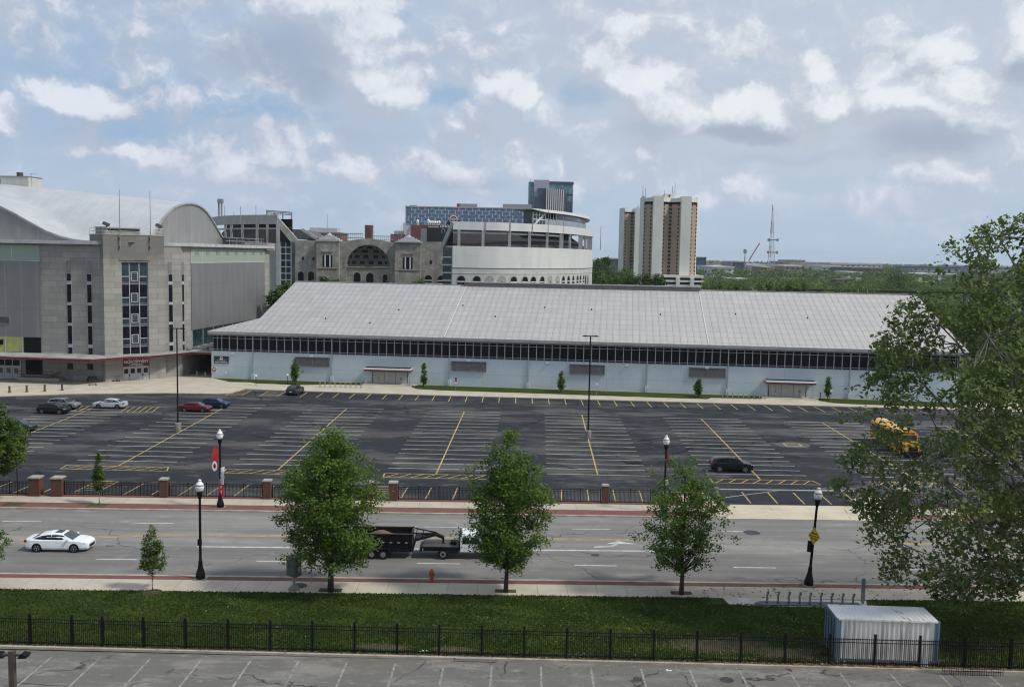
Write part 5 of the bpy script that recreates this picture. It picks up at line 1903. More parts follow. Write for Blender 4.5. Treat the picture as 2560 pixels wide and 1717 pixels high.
MB().use('silver').box(-10, 10.5, -.2, 26, zt - .8, zt - .4).build('roof_band', t)

# hospital block with the patterned blue facade
def hospf(t, tc):
    s = t.n('ShaderNodeSeparateXYZ', {0: tc})
    ux = t.math('DIVIDE', s.outputs[0], 2.9)
    cx_ = t.math('FLOOR', ux)
    wn_ = t.n('ShaderNodeTexWhiteNoise', {0: t.n('ShaderNodeCombineXYZ', {0: cx_}).outputs[0]}, noise_dimensions='2D').outputs[0]
    sh = t.math('ADD', t.math('MULTIPLY', t.math('FRACT', t.math('MULTIPLY', cx_, .5)), 6.4), t.math('MULTIPLY', wn_, 1.2))
    uz = t.math('DIVIDE', t.math('ADD', s.outputs[2], sh), 6.4)
    wr_ = t.n('ShaderNodeTexWhiteNoise', {0: t.n('ShaderNodeCombineXYZ', {0: cx_, 1: t.math('FLOOR', uz)}).outputs[0]}, noise_dimensions='2D').outputs[0]
    inx = t.ramp(t.math('ABSOLUTE', t.math('SUBTRACT', t.math('FRACT', ux), .3)), .14, .2, 1, 0)
    inz = t.ramp(t.math('ABSOLUTE', t.math('SUBTRACT', t.math('FRACT', uz), .5)), .30, .36, 1, 0)
    on = t.math('MULTIPLY', t.math('MULTIPLY', inx, inz), t.ramp(wr_, .1, .25, .15, 1))
    dx = t.ramp(t.math('ABSOLUTE', t.math('SUBTRACT', t.math('FRACT', ux), .8)), .1, .16, 1, 0)
    dz = t.ramp(t.math('ABSOLUTE', t.math('SUBTRACT', t.math('FRACT', t.math('MULTIPLY', uz, 2.)), .5)), .2, .3, 1, 0)
    on = t.math('MAXIMUM', on, t.math('MULTIPLY', t.math('MULTIPLY', dx, dz), .45))
    c = t.mix(on, c4((.085, .125, .21)), c4((.36, .43, .53)))
    return c, .4, {}
M['hosp'] = shader('patterned blue facade', hospf)
t, hw, zt = blk('hospital_block', 'long blue hospital block with a dashed pattern facade behind the stadium', 'building', 1014, 1326, 519, 850, 45, 'hosp')
b = MB().use('silver').box(-hw - .3, hw + .3, -.3, .0, zt - .5, zt + .4)
b.box(-hw - .3, hw + .3, 0, 45, zt, zt + .35)
b.build('parapet', t)
MB().use('redb').box(AY(1142, 515, 850).x - t.location.x, AY(1149, 515, 850).x - t.location.x, -.1, 8, zt, zt + 3.2).build('red_sign_box', t)
b = MB().use(mat('rooftop plant grey', (.34, .33, .36), .7)).box(AY(1149, 515, 850).x - t.location.x, AY(1192, 515, 850).x - t.location.x, 0, 20, zt + .36, zt + 3.2)
b.build('rooftop_plant', t)
MB().use('rooftop plant grey').box(AY(1257, 515, 850).x - t.location.x, AY(1330, 515, 850).x - t.location.x, 0, 20, zt + .36, zt + 3.6).build('rooftop_plant', t)
MB().use('rooftop plant grey').box(AY(1024, 515, 850).x - t.location.x, AY(1041, 515, 850).x - t.location.x, 2, 10, zt + .36, zt + 1.3).build('rooftop_plant', t)
MB().use('white_clad').box(-hw - 2, -hw + .5, -.2, 8, 0, zt - 14).build('side_panel', t)
# glass tower
def gtf(t, tc):
    s = t.n('ShaderNodeSeparateXYZ', {0: tc})
    cx_ = t.math('FLOOR', t.math('DIVIDE', s.outputs[0], 1.5))
    cz = t.math('FLOOR', t.math('DIVIDE', s.outputs[2], 2.6))
    wn_ = t.n('ShaderNodeTexWhiteNoise', {0: t.n('ShaderNodeCombineXYZ', {0: cx_, 1: cz}).outputs[0]}, noise_dimensions='2D').outputs[0]
    c = t.mix(wn_, c4((.05, .13, .17)), c4((.16, .33, .38)))
    l = t.math('MAXIMUM', t.ramp(t.math('FRACT', t.math('DIVIDE', s.outputs[0], 3.0)), 0, .12, 1, 0), t.ramp(t.math('FRACT', t.math('DIVIDE', s.outputs[2], 5.2)), 0, .14, 1, 0))
    c = t.mix(t.math('MULTIPLY', l, .6), c, c4((.03, .06, .09)))
    return c, .25, {}
M['gtower'] = shader('teal curtain wall', gtf)
YT = 1000
t, hw, zt = blk('glass_tower', 'teal glass hospital tower with a grey core and white fins', 'building', 1322, 1433, 455.5, YT, 40, 'gtower')
tx = t.location.x
def TX(px):
    return AY(px, 500, YT).x - tx
def TZ(py, px=1380):
    return AY(px, py, YT).z
navy = mat('navy panel', (.05, .065, .11), .5, .2, .1)
b = MB().use(mat('grey core', (.36, .36, .42), .6, .1, .1)).box(TX(1334.5), TX(1372), -3, 10, 0, TZ(451))
b.build('grey_core', t)
b = MB().use(navy).box(TX(1344), TX(1364), -6, -3.02, 0, TZ(472)).box(TX(1335), TX(1363), -6.5, -6.05, 0, TZ(494)).box(TX(1372), TX(1433.2), -.4, -.02, TZ(462, 1400), zt + .6)
b.box(TX(1415), TX(1432), -.35, -.03, 0, TZ(484)).build('navy_panels', t)
b = MB().use(mat('fin recess', (.10, .085, .10), .6, .2, .1)).box(TX(1363.2), TX(1412), -8, -.5, 0, TZ(473.5, 1390)).build('fin_wall', t)
b = MB().use('white')
for k in range(9):
    x = TX(1366 + 5.1 * k)
    b.box(x - .45, x + .45, -9, -8.02, 0, TZ(473 + .3 * k, 1390))
    b.build('fin', t)
    b = MB().use('white')
b = MB().use('gtower').box(TX(1416), TX(1431), -.42, -.36, TZ(504), TZ(490)).build('window_band', t)
for px in (1325.5, 1371):
    MB().use('galv').tube((TX(px), 5, zt), (TX(px), 5, zt + 3.5), .25, .15, 5).build('mast', t)

# residence towers
def restower(label, Y, segs, ptop, pdark, z0, pent, rows, ants):
    """segs: (px0, px1, kind, dY0, dY1)"""
    xm = AY((segs[0][0] + segs[-1][1]) / 2, 600, Y).x
    t = thing('residence_tower', label, 'building', (xm, Y, 0))
    zt_, zd0, zd1 = ptop, pdark[0], pdark[1]
    white = M['towerwhite']
    brown = M['towerbrown']
    nwin = [0]
    for (a_, c_, kind, d0, d1) in segs:
        xa_, xc_ = AY(a_, 600, Y).x - xm, AY(c_, 600, Y).x - xm
        top_ = zt_ + (.9 if kind == 'w' else 0)
        b = MB().use(white if kind == 'w' else brown)
        b.extr([(xa_, d0, z0), (xc_, d1, z0), (xc_, 20, z0), (xa_, 20, z0)], (0, 0, (top_ if kind == 'w' else zd0) - z0))
        fo = b.build('white_panel' if kind == 'w' else 'brown_bay', t)
        if kind == 'b':
            b = MB().use('blackm').extr([(xa_, d0 + .3, zd0), (xc_, d1 + .3, zd0), (xc_, 20, zd0), (xa_, 20, zd0)], (0, 0, zd1 - zd0))
            b.use(white).extr([(xa_, d0 - .6, zd1), (xc_, d1 - .6, zd1), (xc_, 20, zd1), (xa_, 20, zd1)], (0, 0, zt_ - zd1))
            b.build('top_band', t)
            rest_ = None
            for f in (.12, .86):
                for k in range(rows - 1, -1, -1):
                    z = z0 + 2 + (zd0 - z0 - 3) * k / (rows - 1)
                    x = xa_ + (xc_ - xa_) * f
                    y = d0 + (d1 - d0) * f - .06
                    if nwin[0] < 100:
                        MB().use('winblk').box(x - .6, x + .6, y - .05, y, z, z + 1.2).build('window', fo)
                        nwin[0] += 1
                    else:
                        rest_ = rest_ or MB().use('winblk')
                        rest_.box(x - .6, x + .6, y - .05, y, z, z + 1.2)
            if rest_:
                tag(rest_.build('window', fo), kind='stuff')
    x_ = AY(pent[0], 490, Y).x - xm, AY(pent[1], 490, Y).x - xm
    MB().use(white).box(x_[0], x_[1], 6, 16, zt_, AY(pent[0], pent[2], Y).z).build('penthouse', t)
    for px, y0, y1 in ants:
        p, q_ = AY(px, y0, Y), AY(px, y1, Y)
        MB().use('galv').tube((p.x - xm, 5, p.z), (p.x - xm, 5, q_.z), .22, .12, 5).build('antenna', t)
    return t, xm
M['towerwhite'] = mat('tower concrete', (.66, .66, .61), .8, .1, .08)
M['towerbrown'] = mat('tower brown brick', (.37, .28, .21), .85, .12, .15)
Y = 600
zz = lambda py, px=1680, Y=600: AY(px, py, Y).z
t, xm = restower('tall white and brown residence tower, the nearer and taller of the pair', Y,
                 [(1608.5, 1611, 'w', 6, 5), (1611, 1630, 'b', 5, .5), (1630, 1655, 'w', -2.5, -2.5), (1655, 1677, 'b', .5, 5), (1677, 1699, 'b', 5, .5), (1699, 1724.5, 'w', -2.5, -2.5),
                  (1724.5, 1744, 'b', .5, 5), (1744, 1746.5, 'w', 5, 6)], zz(495), (zz(511), zz(504.5)), 0, (1665, 1690, 483.5), 24,
                 [(1609.5, 493, 463), (1616, 493, 470), (1611, 492, 488), (1690.5, 483, 455), (1684, 483, 463), (1664.5, 490, 475)])
b = MB().use('winblk').box(AY(1675.5, 490, Y).x - xm, AY(1679.5, 490, Y).x - xm, 5.9, 5.99, zz(491), zz(486)).build('penthouse_door', t)
b = MB().use('towerwhite')
xa_, xc_ = AY(1650, 690, Y).x - xm, AY(1753, 690, Y).x - xm
b.box(xa_, xc_, -8, 14, zz(693), zz(687)).box(xa_ + 2, xc_, -8.5, 14, zz(704), zz(699.5)).box(xa_, xc_, -8, 14, 0, zz(710))
b.box(AY(1685, 690, Y).x - xm, AY(1694, 690, Y).x - xm, -9, 0, 0, zz(693)).box(AY(1720, 690, Y).x - xm, AY(1729, 690, Y).x - xm, -9, 0, 0, zz(693))
b.build('podium', t)
b = MB().use('glass').box(xa_ + 2, xc_ - 1, -6, 13, 0, zz(693)).build('podium_glazing', t)
Y2 = 780
restower('white and brown residence tower standing behind to the left, the lower of the pair', Y2,
         [(1553.5, 1560, 'w', 8, 2), (1560.5, 1581.5, 'b', .5, 5), (1581.5, 1585.5, 'b', 5, 2), (1585.5, 1611, 'w', -2.5, -2.5)], zz(522.5, 1580, Y2), (zz(534, 1580, Y2), zz(530, 1580, Y2)), 0,
         (1600, 1609, 513), 22, [(1603, 512, 495), (1608, 512, 500), (1572, 521, 518)])
# ================================================================== FAR CITY
def shed(label, px0, px1, py, Y, h, depth, wall, roof, extra=None):
    """low building: roof seen from above; py is the roof's front edge"""
    a, c = AY(px0, py, Y), AY(px1, py, Y)
    t = thing('distant_building', label, 'building', ((a.x + c.x) / 2, Y, 0))
    hw = (c.x - a.x) / 2
    z = a.z * .5 + c.z * .5
    MB().use(wall).box(-hw, hw, 0, depth, 0, z).build('wall', t)
    b = MB().use(roof).box(-hw - 1, hw + 1, -1, depth + 1, z, z + h)
    b.build('roof', t)
    n = max(3, int(hw / 5))
    b = MB().use('winblk')
    for k in range(n):
        x = -hw + 2 * hw * (k + .3) / n
        b.box(x, x + hw * .6 / n, -.15, -.02, z - 4, z - 2)
    b.build('window_row', t)
    return t


M['farw'] = mat('far white wall', (.60, .59, .56), .8, .3, .1)
M['farroof'] = mat('far white roof', (.62, .62, .62), .8, .2, .05)
M['fargrey'] = mat('far grey roof', (.30, .31, .34), .8, .2, .05)
M['fartan'] = mat('far tan', (.32, .25, .18), .8, .2, .05)
M['farbrown'] = mat('far brown roof', (.15, .12, .105), .8, .2, .05)
M['farblue'] = mat('far blue glass', (.05, .075, .12), .4, .3, .05)
M['farpink'] = mat('far pink brick', (.26, .16, .13), .8, .2, .05)
for a in (('dark blue glazed mid rise with pale ends right of the residence towers', 1741, 1766, 644, 1500, 1, 40, 'farblue', 'fargrey'),
          ('white roofed shed behind the left residence tower and stadium', 1517, 1552, 647, 1500, 1.5, 60, 'farblue', 'farroof'),
          ('pale green roofed house front in the trees left of the towers', 1478, 1507, 669, 900, 1.2, 30, 'farpink', 'farw'),
          ('white roofed warehouse, nearest in the trees right of the towers', 1782, 1834, 669.5, 1300, 2, 110, 'farw', 'farroof'),
          ('small white roofed building above the nearest warehouse', 1785, 1802, 663.5, 1700, 1.5, 90, 'farw', 'farroof'),
          ('dark blue flat building left of the crane', 1832, 1860, 656, 1700, 2, 80, 'farblue', 'fargrey'),
          ('long pale building under the lattice mast', 1862, 1920, 664, 1700, 2.5, 120, 'farw', 'farroof'),
          ('pink brick building under the lattice mast', 1902, 1925, 668, 1500, 1.5, 60, 'farpink', 'farw'),
          ('wide white roofed hall right of the lattice mast', 1962, 2003, 666.5, 1500, 2.5, 110, 'fartan', 'farroof'),
          ('grey block with red stripe above the white hall', 1944, 1958, 655, 2200, 2, 60, 'farpink', 'fargrey'),
          ('low tan building on the horizon', 1976, 2013, 652, 3200, 3, 150, 'fartan', 'fartan'),
          ('large brown roofed hall with a white ridge strip in the distance', 2075, 2206, 661, 1900, 3, 170, 'farw', 'farroof'),
          ('brown sloping roof in front of the large distant hall', 2128, 2210, 672, 1600, 2, 110, 'farbrown', 'farbrown'),
          ('cluster of pale houses left of the brown roof', 2054, 2100, 668, 1700, 3, 80, 'farw', 'farw'),
          ('tiny bright red building right of the pale houses', 2166, 2174, 679, 1400, 1, 20, 'farpink', 'rust'),
          ('pale low building left of the red one', 2120, 2155, 682, 1300, 1.5, 50, 'farw', 'farroof'),
          ('brown brick house among the nearer trees', 2092, 2118, 701, 800, 1, 18, 'farpink', 'farbrown'),
          ('dark grey apartment row right of the bushy tree', 2282, 2400, 670, 1600, 2, 80, 'fargrey', 'farblue'),
          ('long pale low roof below the dark apartment row', 2290, 2395, 686, 1250, 1.2, 60, 'farw', 'farroof'),
          ('grey apartment row at the far right edge', 2430, 2600, 668, 1700, 2, 80, 'fargrey', 'farw'),
          ('grey parking deck between the towers and the river trees', 1832, 1870, 699, 820, 1, 30, 'blackm', 'farw')):
    shed(*a)
t = thing('radio_mast', 'tall red and white lattice radio mast on the horizon', 'mast', (AY(1927, 660, 1200).x, 1200, 0))
X0, Z1 = t.location.x, AY(1932, 511, 1200).z
LM = [mat('mast red', (.40, .13, .12), .6), mat('mast white', (.50, .52, .55), .6)]
leg = [(-5.2, -3), (5.2, -3), (0, 5)]
tx_ = AY(1932, 511, 1200).x - X0
N = 26
for s_ in range(2):
    b = MB()
    for k in range(N):
        if (k // 4) % 2 != s_:
            continue
        b.use(LM[s_])
        f0, f1 = k / N, (k + 1) / N
        z0_, z1_ = Z1 * f0, Z1 * f1
        P0 = [Vector((x * (1 - f0) + tx_ * f0, y * (1 - f0), z0_)) for x, y in leg]
        P1 = [Vector((x * (1 - f1) + tx_ * f1, y * (1 - f1), z1_)) for x, y in leg]
        for i in range(3):
            b.bar(P0[i], P1[i], .38)
            b.bar(P0[i], P1[(i + 1) % 3], .22)
            b.bar(P1[i], P1[(i + 1) % 3], .22)
    b.build('lattice', t)
b = MB().use('grey')
for py in (600, 631):
    z = AY(1930, py, 1200).z
    b.bar((-5, -2, z), (7, -2, z), 1, 1.2).box(-5.5, -3.5, -3, -1, z - 1.6, z + 1.6).box(5.5, 7.5, -3, -1, z - 1.6, z + 1.6)
b.build('antenna_arms', t)
t = thing('cell_tower', 'grey cell tower pole with antenna clusters left of the crane', 'mast', (AY(1862, 650, 1300).x, 1300, 0))
MB().use('grey').tube((0, 0, 0), (0, 0, AY(1862, 622, 1300).z), .8, .5, 6).build('pole', t)
for py in (626, 631):
    z = AY(1862, py, 1300).z
    MB().use('grey').lathe((0, 0, z), [(2.2, -1), (2.4, 0), (2.2, 1)], 8).build('antenna_ring', t)
t = thing('crane', 'slanted construction crane boom on the horizon left of the mast', 'crane', (AY(1872, 650, 1500).x, 1500, 0))
p, q = AY(1872, 652, 1500), AY(1899, 608, 1500)
MB().use(mat('crane red', (.32, .22, .24), .6)).bar((p.x - t.location.x, 0, p.z), (q.x - t.location.x, 0, q.z), 1.6, 1.6).build('boom', t)
MB().use('grey').box(-4, 3, -2, 2, 0, 14).bar((0, 0, 12), (-8, 0, 22), 1).build('cab', t)
t = thing('viaduct', 'long dark railway embankment bridge crossing the trees above the roof', 'bridge', (AY(2150, 727, 520).x, 520, 0))
a, c = AY(1960, 727, 520), AY(2560, 733, 520)
b = MB().use('blackm').box(a.x - t.location.x, c.x - t.location.x, 0, 6, AY(2150, 729.5, 520).z, AY(2150, 725.3, 520).z)
b.build('deck', t)
for k in range(14):
    x = (a.x - t.location.x) + (c.x - a.x) * k / 13
    MB().use('concd').box(x - .6, x + .6, 1, 5, 0, AY(2150, 729.5, 520).z).build('pier', t)
# utility poles behind the roof
for px, y0, y1, Y, lab in ((2145, 735, 723, 230, 'thin pale pole above the roof, left of two'), (2168, 735, 724, 230, 'thin pale pole above the roof, right of two'),
                           (2417, 850, 790, 190, 'pale wooden utility pole behind the big tree, left of two'), (2450, 885, 780, 190, 'pale wooden utility pole behind the big tree, right of two')):
    p = AY(px, y1, Y)
    t = thing('utility_pole', lab, 'pole', (p.x, Y, 0))
    MB().use('barkl').tube((0, 0, 0), (0, 0, p.z), .22, .16, 8).build('pole', t)
    MB().use('barkl').bar((-1.2, 0, p.z - 1), (1.2, 0, p.z - 1), .12).build('crossarm', t)

# river woods and suburbs as one mass
rg = np.random.default_rng(77)
def forest(name, label, regions, leaf, seed):
    rg = np.random.default_rng(seed)
    Vs = []
    for (n, Y0, Y1, pxa, pxb, h0, h1, cards, cs) in regions:
        Y = np.sqrt(rg.uniform(Y0 ** 2, Y1 ** 2, n))
        X = (rg.uniform(pxa, pxb, n) - 1280) / 2450 * Y
        H = rg.uniform(h0, h1, n)
        Rr = H * rg.uniform(.38, .55, n)
        for i in range(n):
            k = cards
            u = rg.normal(size=(k, 3))
            u /= np.linalg.norm(u, axis=1)[:, None]
            u[:, 2] = np.abs(u[:, 2]) * 1.0 - .25
            lump = 1 + .18 * np.sin(3 * np.arctan2(u[:, 1], u[:, 0]) + i)
            P = u * (Rr[i] * lump * rg.random(k) ** .25)[:, None] * np.array([1, 1, .8]) + np.array([X[i], Y[i], H[i] - Rr[i] * .75])
            Vs.append(leafquads(P, np.full(k, cs * Rr[i]), rg, .8))
    V = np.concatenate(Vs)
    o = np_mesh(name, V, np.arange(len(V)).reshape(-1, 4), M[leaf])
    tag(o, label, 'forest', kind='stuff')
forest('river_woods', 'mass of green tree crowns filling the river valley beyond the roof',
       [(300, 330, 520, 1760, 2900, 5, 8, 260, .085), (420, 520, 900, 1740, 2900, 6, 12, 130, .13), (560, 900, 1700, 1740, 2800, 8, 14, 70, .19),
        (460, 1700, 3000, 1700, 2750, 10, 17, 34, .30), (500, 3000, 6500, 1650, 2700, 12, 22, 18, .5)], 'farleaf', 1)
forest('light_woods', 'scattered lighter green tree crowns in the river valley',
       [(90, 300, 480, 1800, 2900, 4, 7, 220, .09), (140, 480, 900, 1760, 2900, 6, 11, 120, .14), (220, 900, 2200, 1740, 2800, 6, 10, 60, .2)], 'farleaf2', 2)
forest('campus_woods', 'distant tree crowns on the left beyond the stadium and arena',
       [(200, 700, 2500, -600, 1760, 9, 14, 40, .25), (60, 420, 700, 1390, 1620, 9, 14, 140, .13), (120, 2500, 6000, -400, 1700, 12, 20, 18, .5)], 'farleaf', 3)

# nearer individual background trees
def bgtree(px, pyt, Y, wpx, label, seed, leaf='farleaf', group=None, n=150, per=14, ls=.42):
    top = AY(px, pyt, Y)
    r = wpx / 2 / 2450 * Y
    h = top.z
    cb = max(h - 2.3 * r, .15 * h)
    prof = [(cb, r * .35), (cb + (h - cb) * .22, r * .85), (cb + (h - cb) * .5, r), (cb + (h - cb) * .8, r * .75), (h * .985, r * .18)]
    return tree('background_tree', label, 'tree', (top.x, Y, 0), h, prof, n, per, ls, r * .12, seed, .03 * h, cb, leaf, 'bark', group, limbs=14, lumps=.2, up=.8)


BG = [(716, 705, 228, 70, 'green tree in the gap between the arena and the grey roof, nearest the arena'),
      (690, 722, 224, 50, 'lower green tree tucked against the arena corner'),
      (735, 716, 236, 46, 'dark green tree top rising over the roof hip beside the arena gap'),
      (785, 700, 330, 34, 'small crown showing above the ridge below the left rotunda tower, left one'),
      (812, 689, 330, 40, 'dark crown above the ridge in front of the left rotunda tower'),
      (840, 697, 330, 40, 'crown above the ridge just right of the left rotunda tower'),
      (905, 703, 330, 30, 'tiny crown above the ridge under the rotunda arch'),
      (972, 702, 330, 24, 'tiny crown above the ridge left of the right rotunda tower'),
      (1048, 697, 330, 52, 'wide crown above the ridge right of the right rotunda tower'),
      (1492, 645, 520, 44, 'tall loose tree top just right of the stadium'),
      (1515, 640, 560, 34, 'tallest pointed tree between the stadium and the towers'),
      (1490, 668, 460, 52, 'dark round tree at the right foot of the stadium'),
      (1530, 664, 480, 58, 'broad tree in front of the lower residence tower, left one'),
      (1566, 668, 470, 52, 'broad lighter tree in front of the lower residence tower, right one'),
      (1504, 692, 400, 30, 'small round tree by the stadium foot'),
      (1540, 690, 400, 46, 'dark tree low in front of the lower residence tower'),
      (1575, 686, 400, 50, 'dark tree low between the two residence towers'),
      (1612, 682, 400, 52, 'dark tree at the left foot of the taller residence tower'),
      (1645, 684, 400, 42, 'dark tree covering the left half of the podium'),
      (1470, 680, 420, 24, 'small tree half hidden by the stadium wall'),
      (2150, 703, 420, 120, 'dark spreading tree rising above the roof ridge'),
      (2248, 666, 600, 100, 'large round bushy tree standing above the river woods'),
      (2290, 735, 250, 90, 'light green tree behind the right end of the roof'),
      (2350, 745, 230, 100, 'green tree behind the right gable, partly behind the sycamore'),
      (2440, 760, 225, 130, 'broad green tree right of the gable behind the sycamore'),
      (2530, 770, 215, 120, 'broad green tree at the right edge behind the sycamore'),
      (2070, 725, 420, 60, 'light bush peeping over the ridge left of the dark spreading tree')]
for i, (px, py, Y, wp, lab) in enumerate(BG):
    lf = 'farleaf2' if ('light' in lab or i in (12, 13)) else 'farleaf'
    bgtree(px, py, Y, wp, lab, 100 + i, lf, n=int(90 + wp * 1.6), ls=.22 * (Y / 300) ** .7 + .1)
# young plantation beyond the ridge right of the towers
for i, (px, py) in enumerate(((1762, 703), (1785, 706), (1800, 700), (1822, 707), (1843, 701), (1868, 708), (1900, 704), (1924, 700), (1950, 706), (1975, 698), (1992, 703), (2010, 699))):
    lab = 'young light green tree beyond the ridge, %s of a row of twelve' % (list(ORD) + ['eleventh', 'twelfth'])[i]
    if i == 0:
        yt = bgtree(px, py, 360, 26, lab, 300, 'farleaf2', 'young trees beyond the ridge', 70, 10, .25)
        y0_ = yt.location.copy()
        h0_ = AY(px, py, 360).z
    else:
        p = AY(px, py, 360 + (i % 3) * 12)
        dup(yt, (p.x, p.y, 0), i * 1.3, lab, p.z / h0_)

# ================================================================== FENCES
# near black picket fence: posts and picket panels
px_posts = [65, 172, 249, 353, 459, 566, 673, 779, 885, 992, 1097.6, 1204, 1310, 1416, 1525, 1633, 1741, 1850, 1960, 2070.5, 2182, 2293, 2405, 2518, 2630, -40, -145]
XP = sorted(AY(p, 1622, 56.3).x for p in px_posts)
nf = thing('picket_fence', 'long black steel picket fence along the near car park', 'fence', (0, 55.92 + .42, .12), -.0165)
for i, x in enumerate(XP):
    if i == 0:
        p0_ = MB().use('black').box(-.06, .06, -.06, .06, 0, 1.86).build('post', nf)
        MB().use('black').box(-.075, .075, -.075, .075, 1.86, 1.89).build('cap', p0_)
        cap0 = [o for o in COL.objects if o.parent == p0_][0]
        p0_.location = (x, 0, 0)
    else:
        c = p0_.copy()
        COL.objects.link(c)
        c.parent = nf
        c.location = (x, 0, 0)
        d = cap0.copy()
        COL.objects.link(d)
        d.parent = c
for x0_, x1_ in zip(XP[:-1], XP[1:]):
    b = MB().use('black')
    for z in (.14, 1.36, 1.56):
        b.box(x0_ + .06, x1_ - .06, -.018, .018, z, z + .035)
    n = max(4, round((x1_ - x0_) / .112))
    for k in range(1, n):
        x = x0_ + (x1_ - x0_) * k / n
        b.box(x - .012, x + .012, -.012, .012, .03, 1.64)
    b.build('picket_panel', nf)
# loose gate panel leaning before the fence at the right
gp = thing('loose_fence_panel', 'loose black fence panel standing in front of the picket fence at the right', 'fence panel', (AY(2430, 1690, 55.1).x, 55.12, .14), -.0165)
b = MB().use('black')
for z in (.1, 1.45, 1.6):
    b.box(-1.75, 1.75, -.02, .02, z, z + .03)
b.build('rail', gp)
b = MB().use('black')
for k in range(27):
    b.box(-1.75 + k * .135, -1.73 + k * .135, -.035, -.021, -.12, 1.72)
b.build('pickets', gp)
# far fence: brick pillars are things, panels between them
PIL = [(84, 1.0), (140, 1.0), (406.5, .74), (666, .74), (928, .8), (982, .8), (1513, .62), (1740, .8), (2256, .95)]
pil0 = None
plx = []
names = ('first and broad, at the far left', 'second and broad, right beside the first', 'third from the left beside the slim tree', 'fourth from the left, before the first big maple',
         'behind the right side of the first maple', 'just right of the first maple', 'between the second and third maples', 'behind the right side of the third maple', 'beyond the driveway behind the sycamore leaves')
for i, (px, wd) in enumerate(PIL):
    v = FV + 4.72
    p = G(px, 1243 + px * .0125)
    u = (p.x + v * math.sin(RA)) / math.cos(RA)
    P_ = S(u, v, .12)
    lab = 'red brick fence pillar with a pale cap, ' + names[i]
    if pil0 is None:
        t = thing('brick_pillar', lab, 'pillar', P_, RA, 'brick pillars of the far fence')
        pil0 = t
        MB().use('brick').box(-.5, .5, -.5, .5, 0, 1.72).build('shaft', t)
        MB().use('capst').box(-.56, .56, -.56, .56, 1.72, 1.81).box(-.5, .5, -.5, .5, 1.81, 1.86).build('cap', t)
        t.scale = (wd, wd, 1.0)
    else:
        t = dup(pil0, P_, None, lab)
        t.scale = (wd, wd, 1.0)
    plx.append((u, wd / 2))
ff = thing('iron_fence', 'black iron fence between the brick pillars along the big car park', 'fence', S(0, FV + 4.72, .2), RA)
spans = [(-75, plx[0][0] - .6), (plx[1][0] + .6, plx[2][0] - .5), (plx[2][0] + .5, plx[3][0] - .5), (plx[3][0] + .5, plx[4][0] - .5),
         (plx[5][0] + .5, plx[6][0] - .45), (plx[6][0] + .45, plx[7][0] - .5), (plx[8][0] + .5, 62)]
pst = None
for a, c in spans:
    n = max(1, round((c - a) / 1.95))
    for k in range(n + 1):
        x = a + (c - a) * k / n
        if pst is None:
            pst = MB().use('black').box(-.04, .04, -.04, .04, 0, 1.38).build('post', ff)
            pst.location = (x, 0, 0)
        else:
            q = pst.copy()
            COL.objects.link(q)
            q.parent = ff
            q.location = (x, 0, 0)
    for k in range(n):
        x0_, x1_ = a + (c - a) * k / n + .04, a + (c - a) * (k + 1) / n - .04
        b = MB().use('black')
        for z in (.08, 1.02, 1.22):
            b.box(x0_, x1_, -.018, .018, z, z + .04)
        m_ = round((x1_ - x0_) / .13)
        for j in range(1, m_):
            x = x0_ + (x1_ - x0_) * j / m_
            b.box(x - .017, x + .017, -.011, .011, .02, 1.27)
        b.build('picket_panel', ff)

# driveway barrier gate
g = thing('barrier_gate', 'long pale steel pipe barrier closing the car park driveway', 'gate', S(EU0 + .2, FV + 6.3, .13), RA)
Lg = 13.3
for x in (-.6, Lg + .3):
    b = MB().use('concd').box(x - .2, x + .2, -.2, .2, 0, 1.25).box(x - .22, x + .22, -.22, .22, 1.25, 1.33).build('post', g)
MB().use('silver').tube((-.4, 0, 1.15), (Lg + .1, 0, 1.15), .07).build('pipe', g)
MB().use('silver').tube((-.2, -.02, .25), (5.6, 0, 1.1), .05).build('brace', g)
# ================================================================== STREET FURNITURE
def street_lamp(px, py, label, tilt=0., banner=False, sign=False):
    p = G(px, py)
    t = thing('street_lamp', label, 'street lamp', (p.x, p.y, .13))
    t.rotation_euler = (0, tilt, 0)
    MB().use('concd').box(-.45, .45, -.45, .45, -.02, .03).build('foot', t)
    MB().use('black').lathe((0, 0, 0), [(.33, .03), (.34, .3), (.31, .42), (.22, .72), (.155, 1.0), (.14, 1.35), (.12, 1.38), (.10, 1.45), (.085, 5.9)], 16).build('pole', t, smooth=False)
    MB().use('black').lathe((0, 0, 5.9), [(.10, 0), (.17, .18), (.20, .4), (.22, .52)], 14).build('collar', t)
    MB().use('globe').lathe((0, 0, 6.42), [(.20, 0), (.27, .12), (.31, .3), (.315, .42)], 16).build('globe', t, smooth=True)
    MB().use('blackm').lathe((0, 0, 6.84), [(.325, 0), (.325, .025)], 16).build('band', t)
    b = MB().use('globe').lathe((0, 0, 6.865), [(.31, 0), (.24, .14), (.13, .25), (.10, .33), (.14, .38), (.05, .44)], 16).build('finial', t, smooth=True)
    return t, p


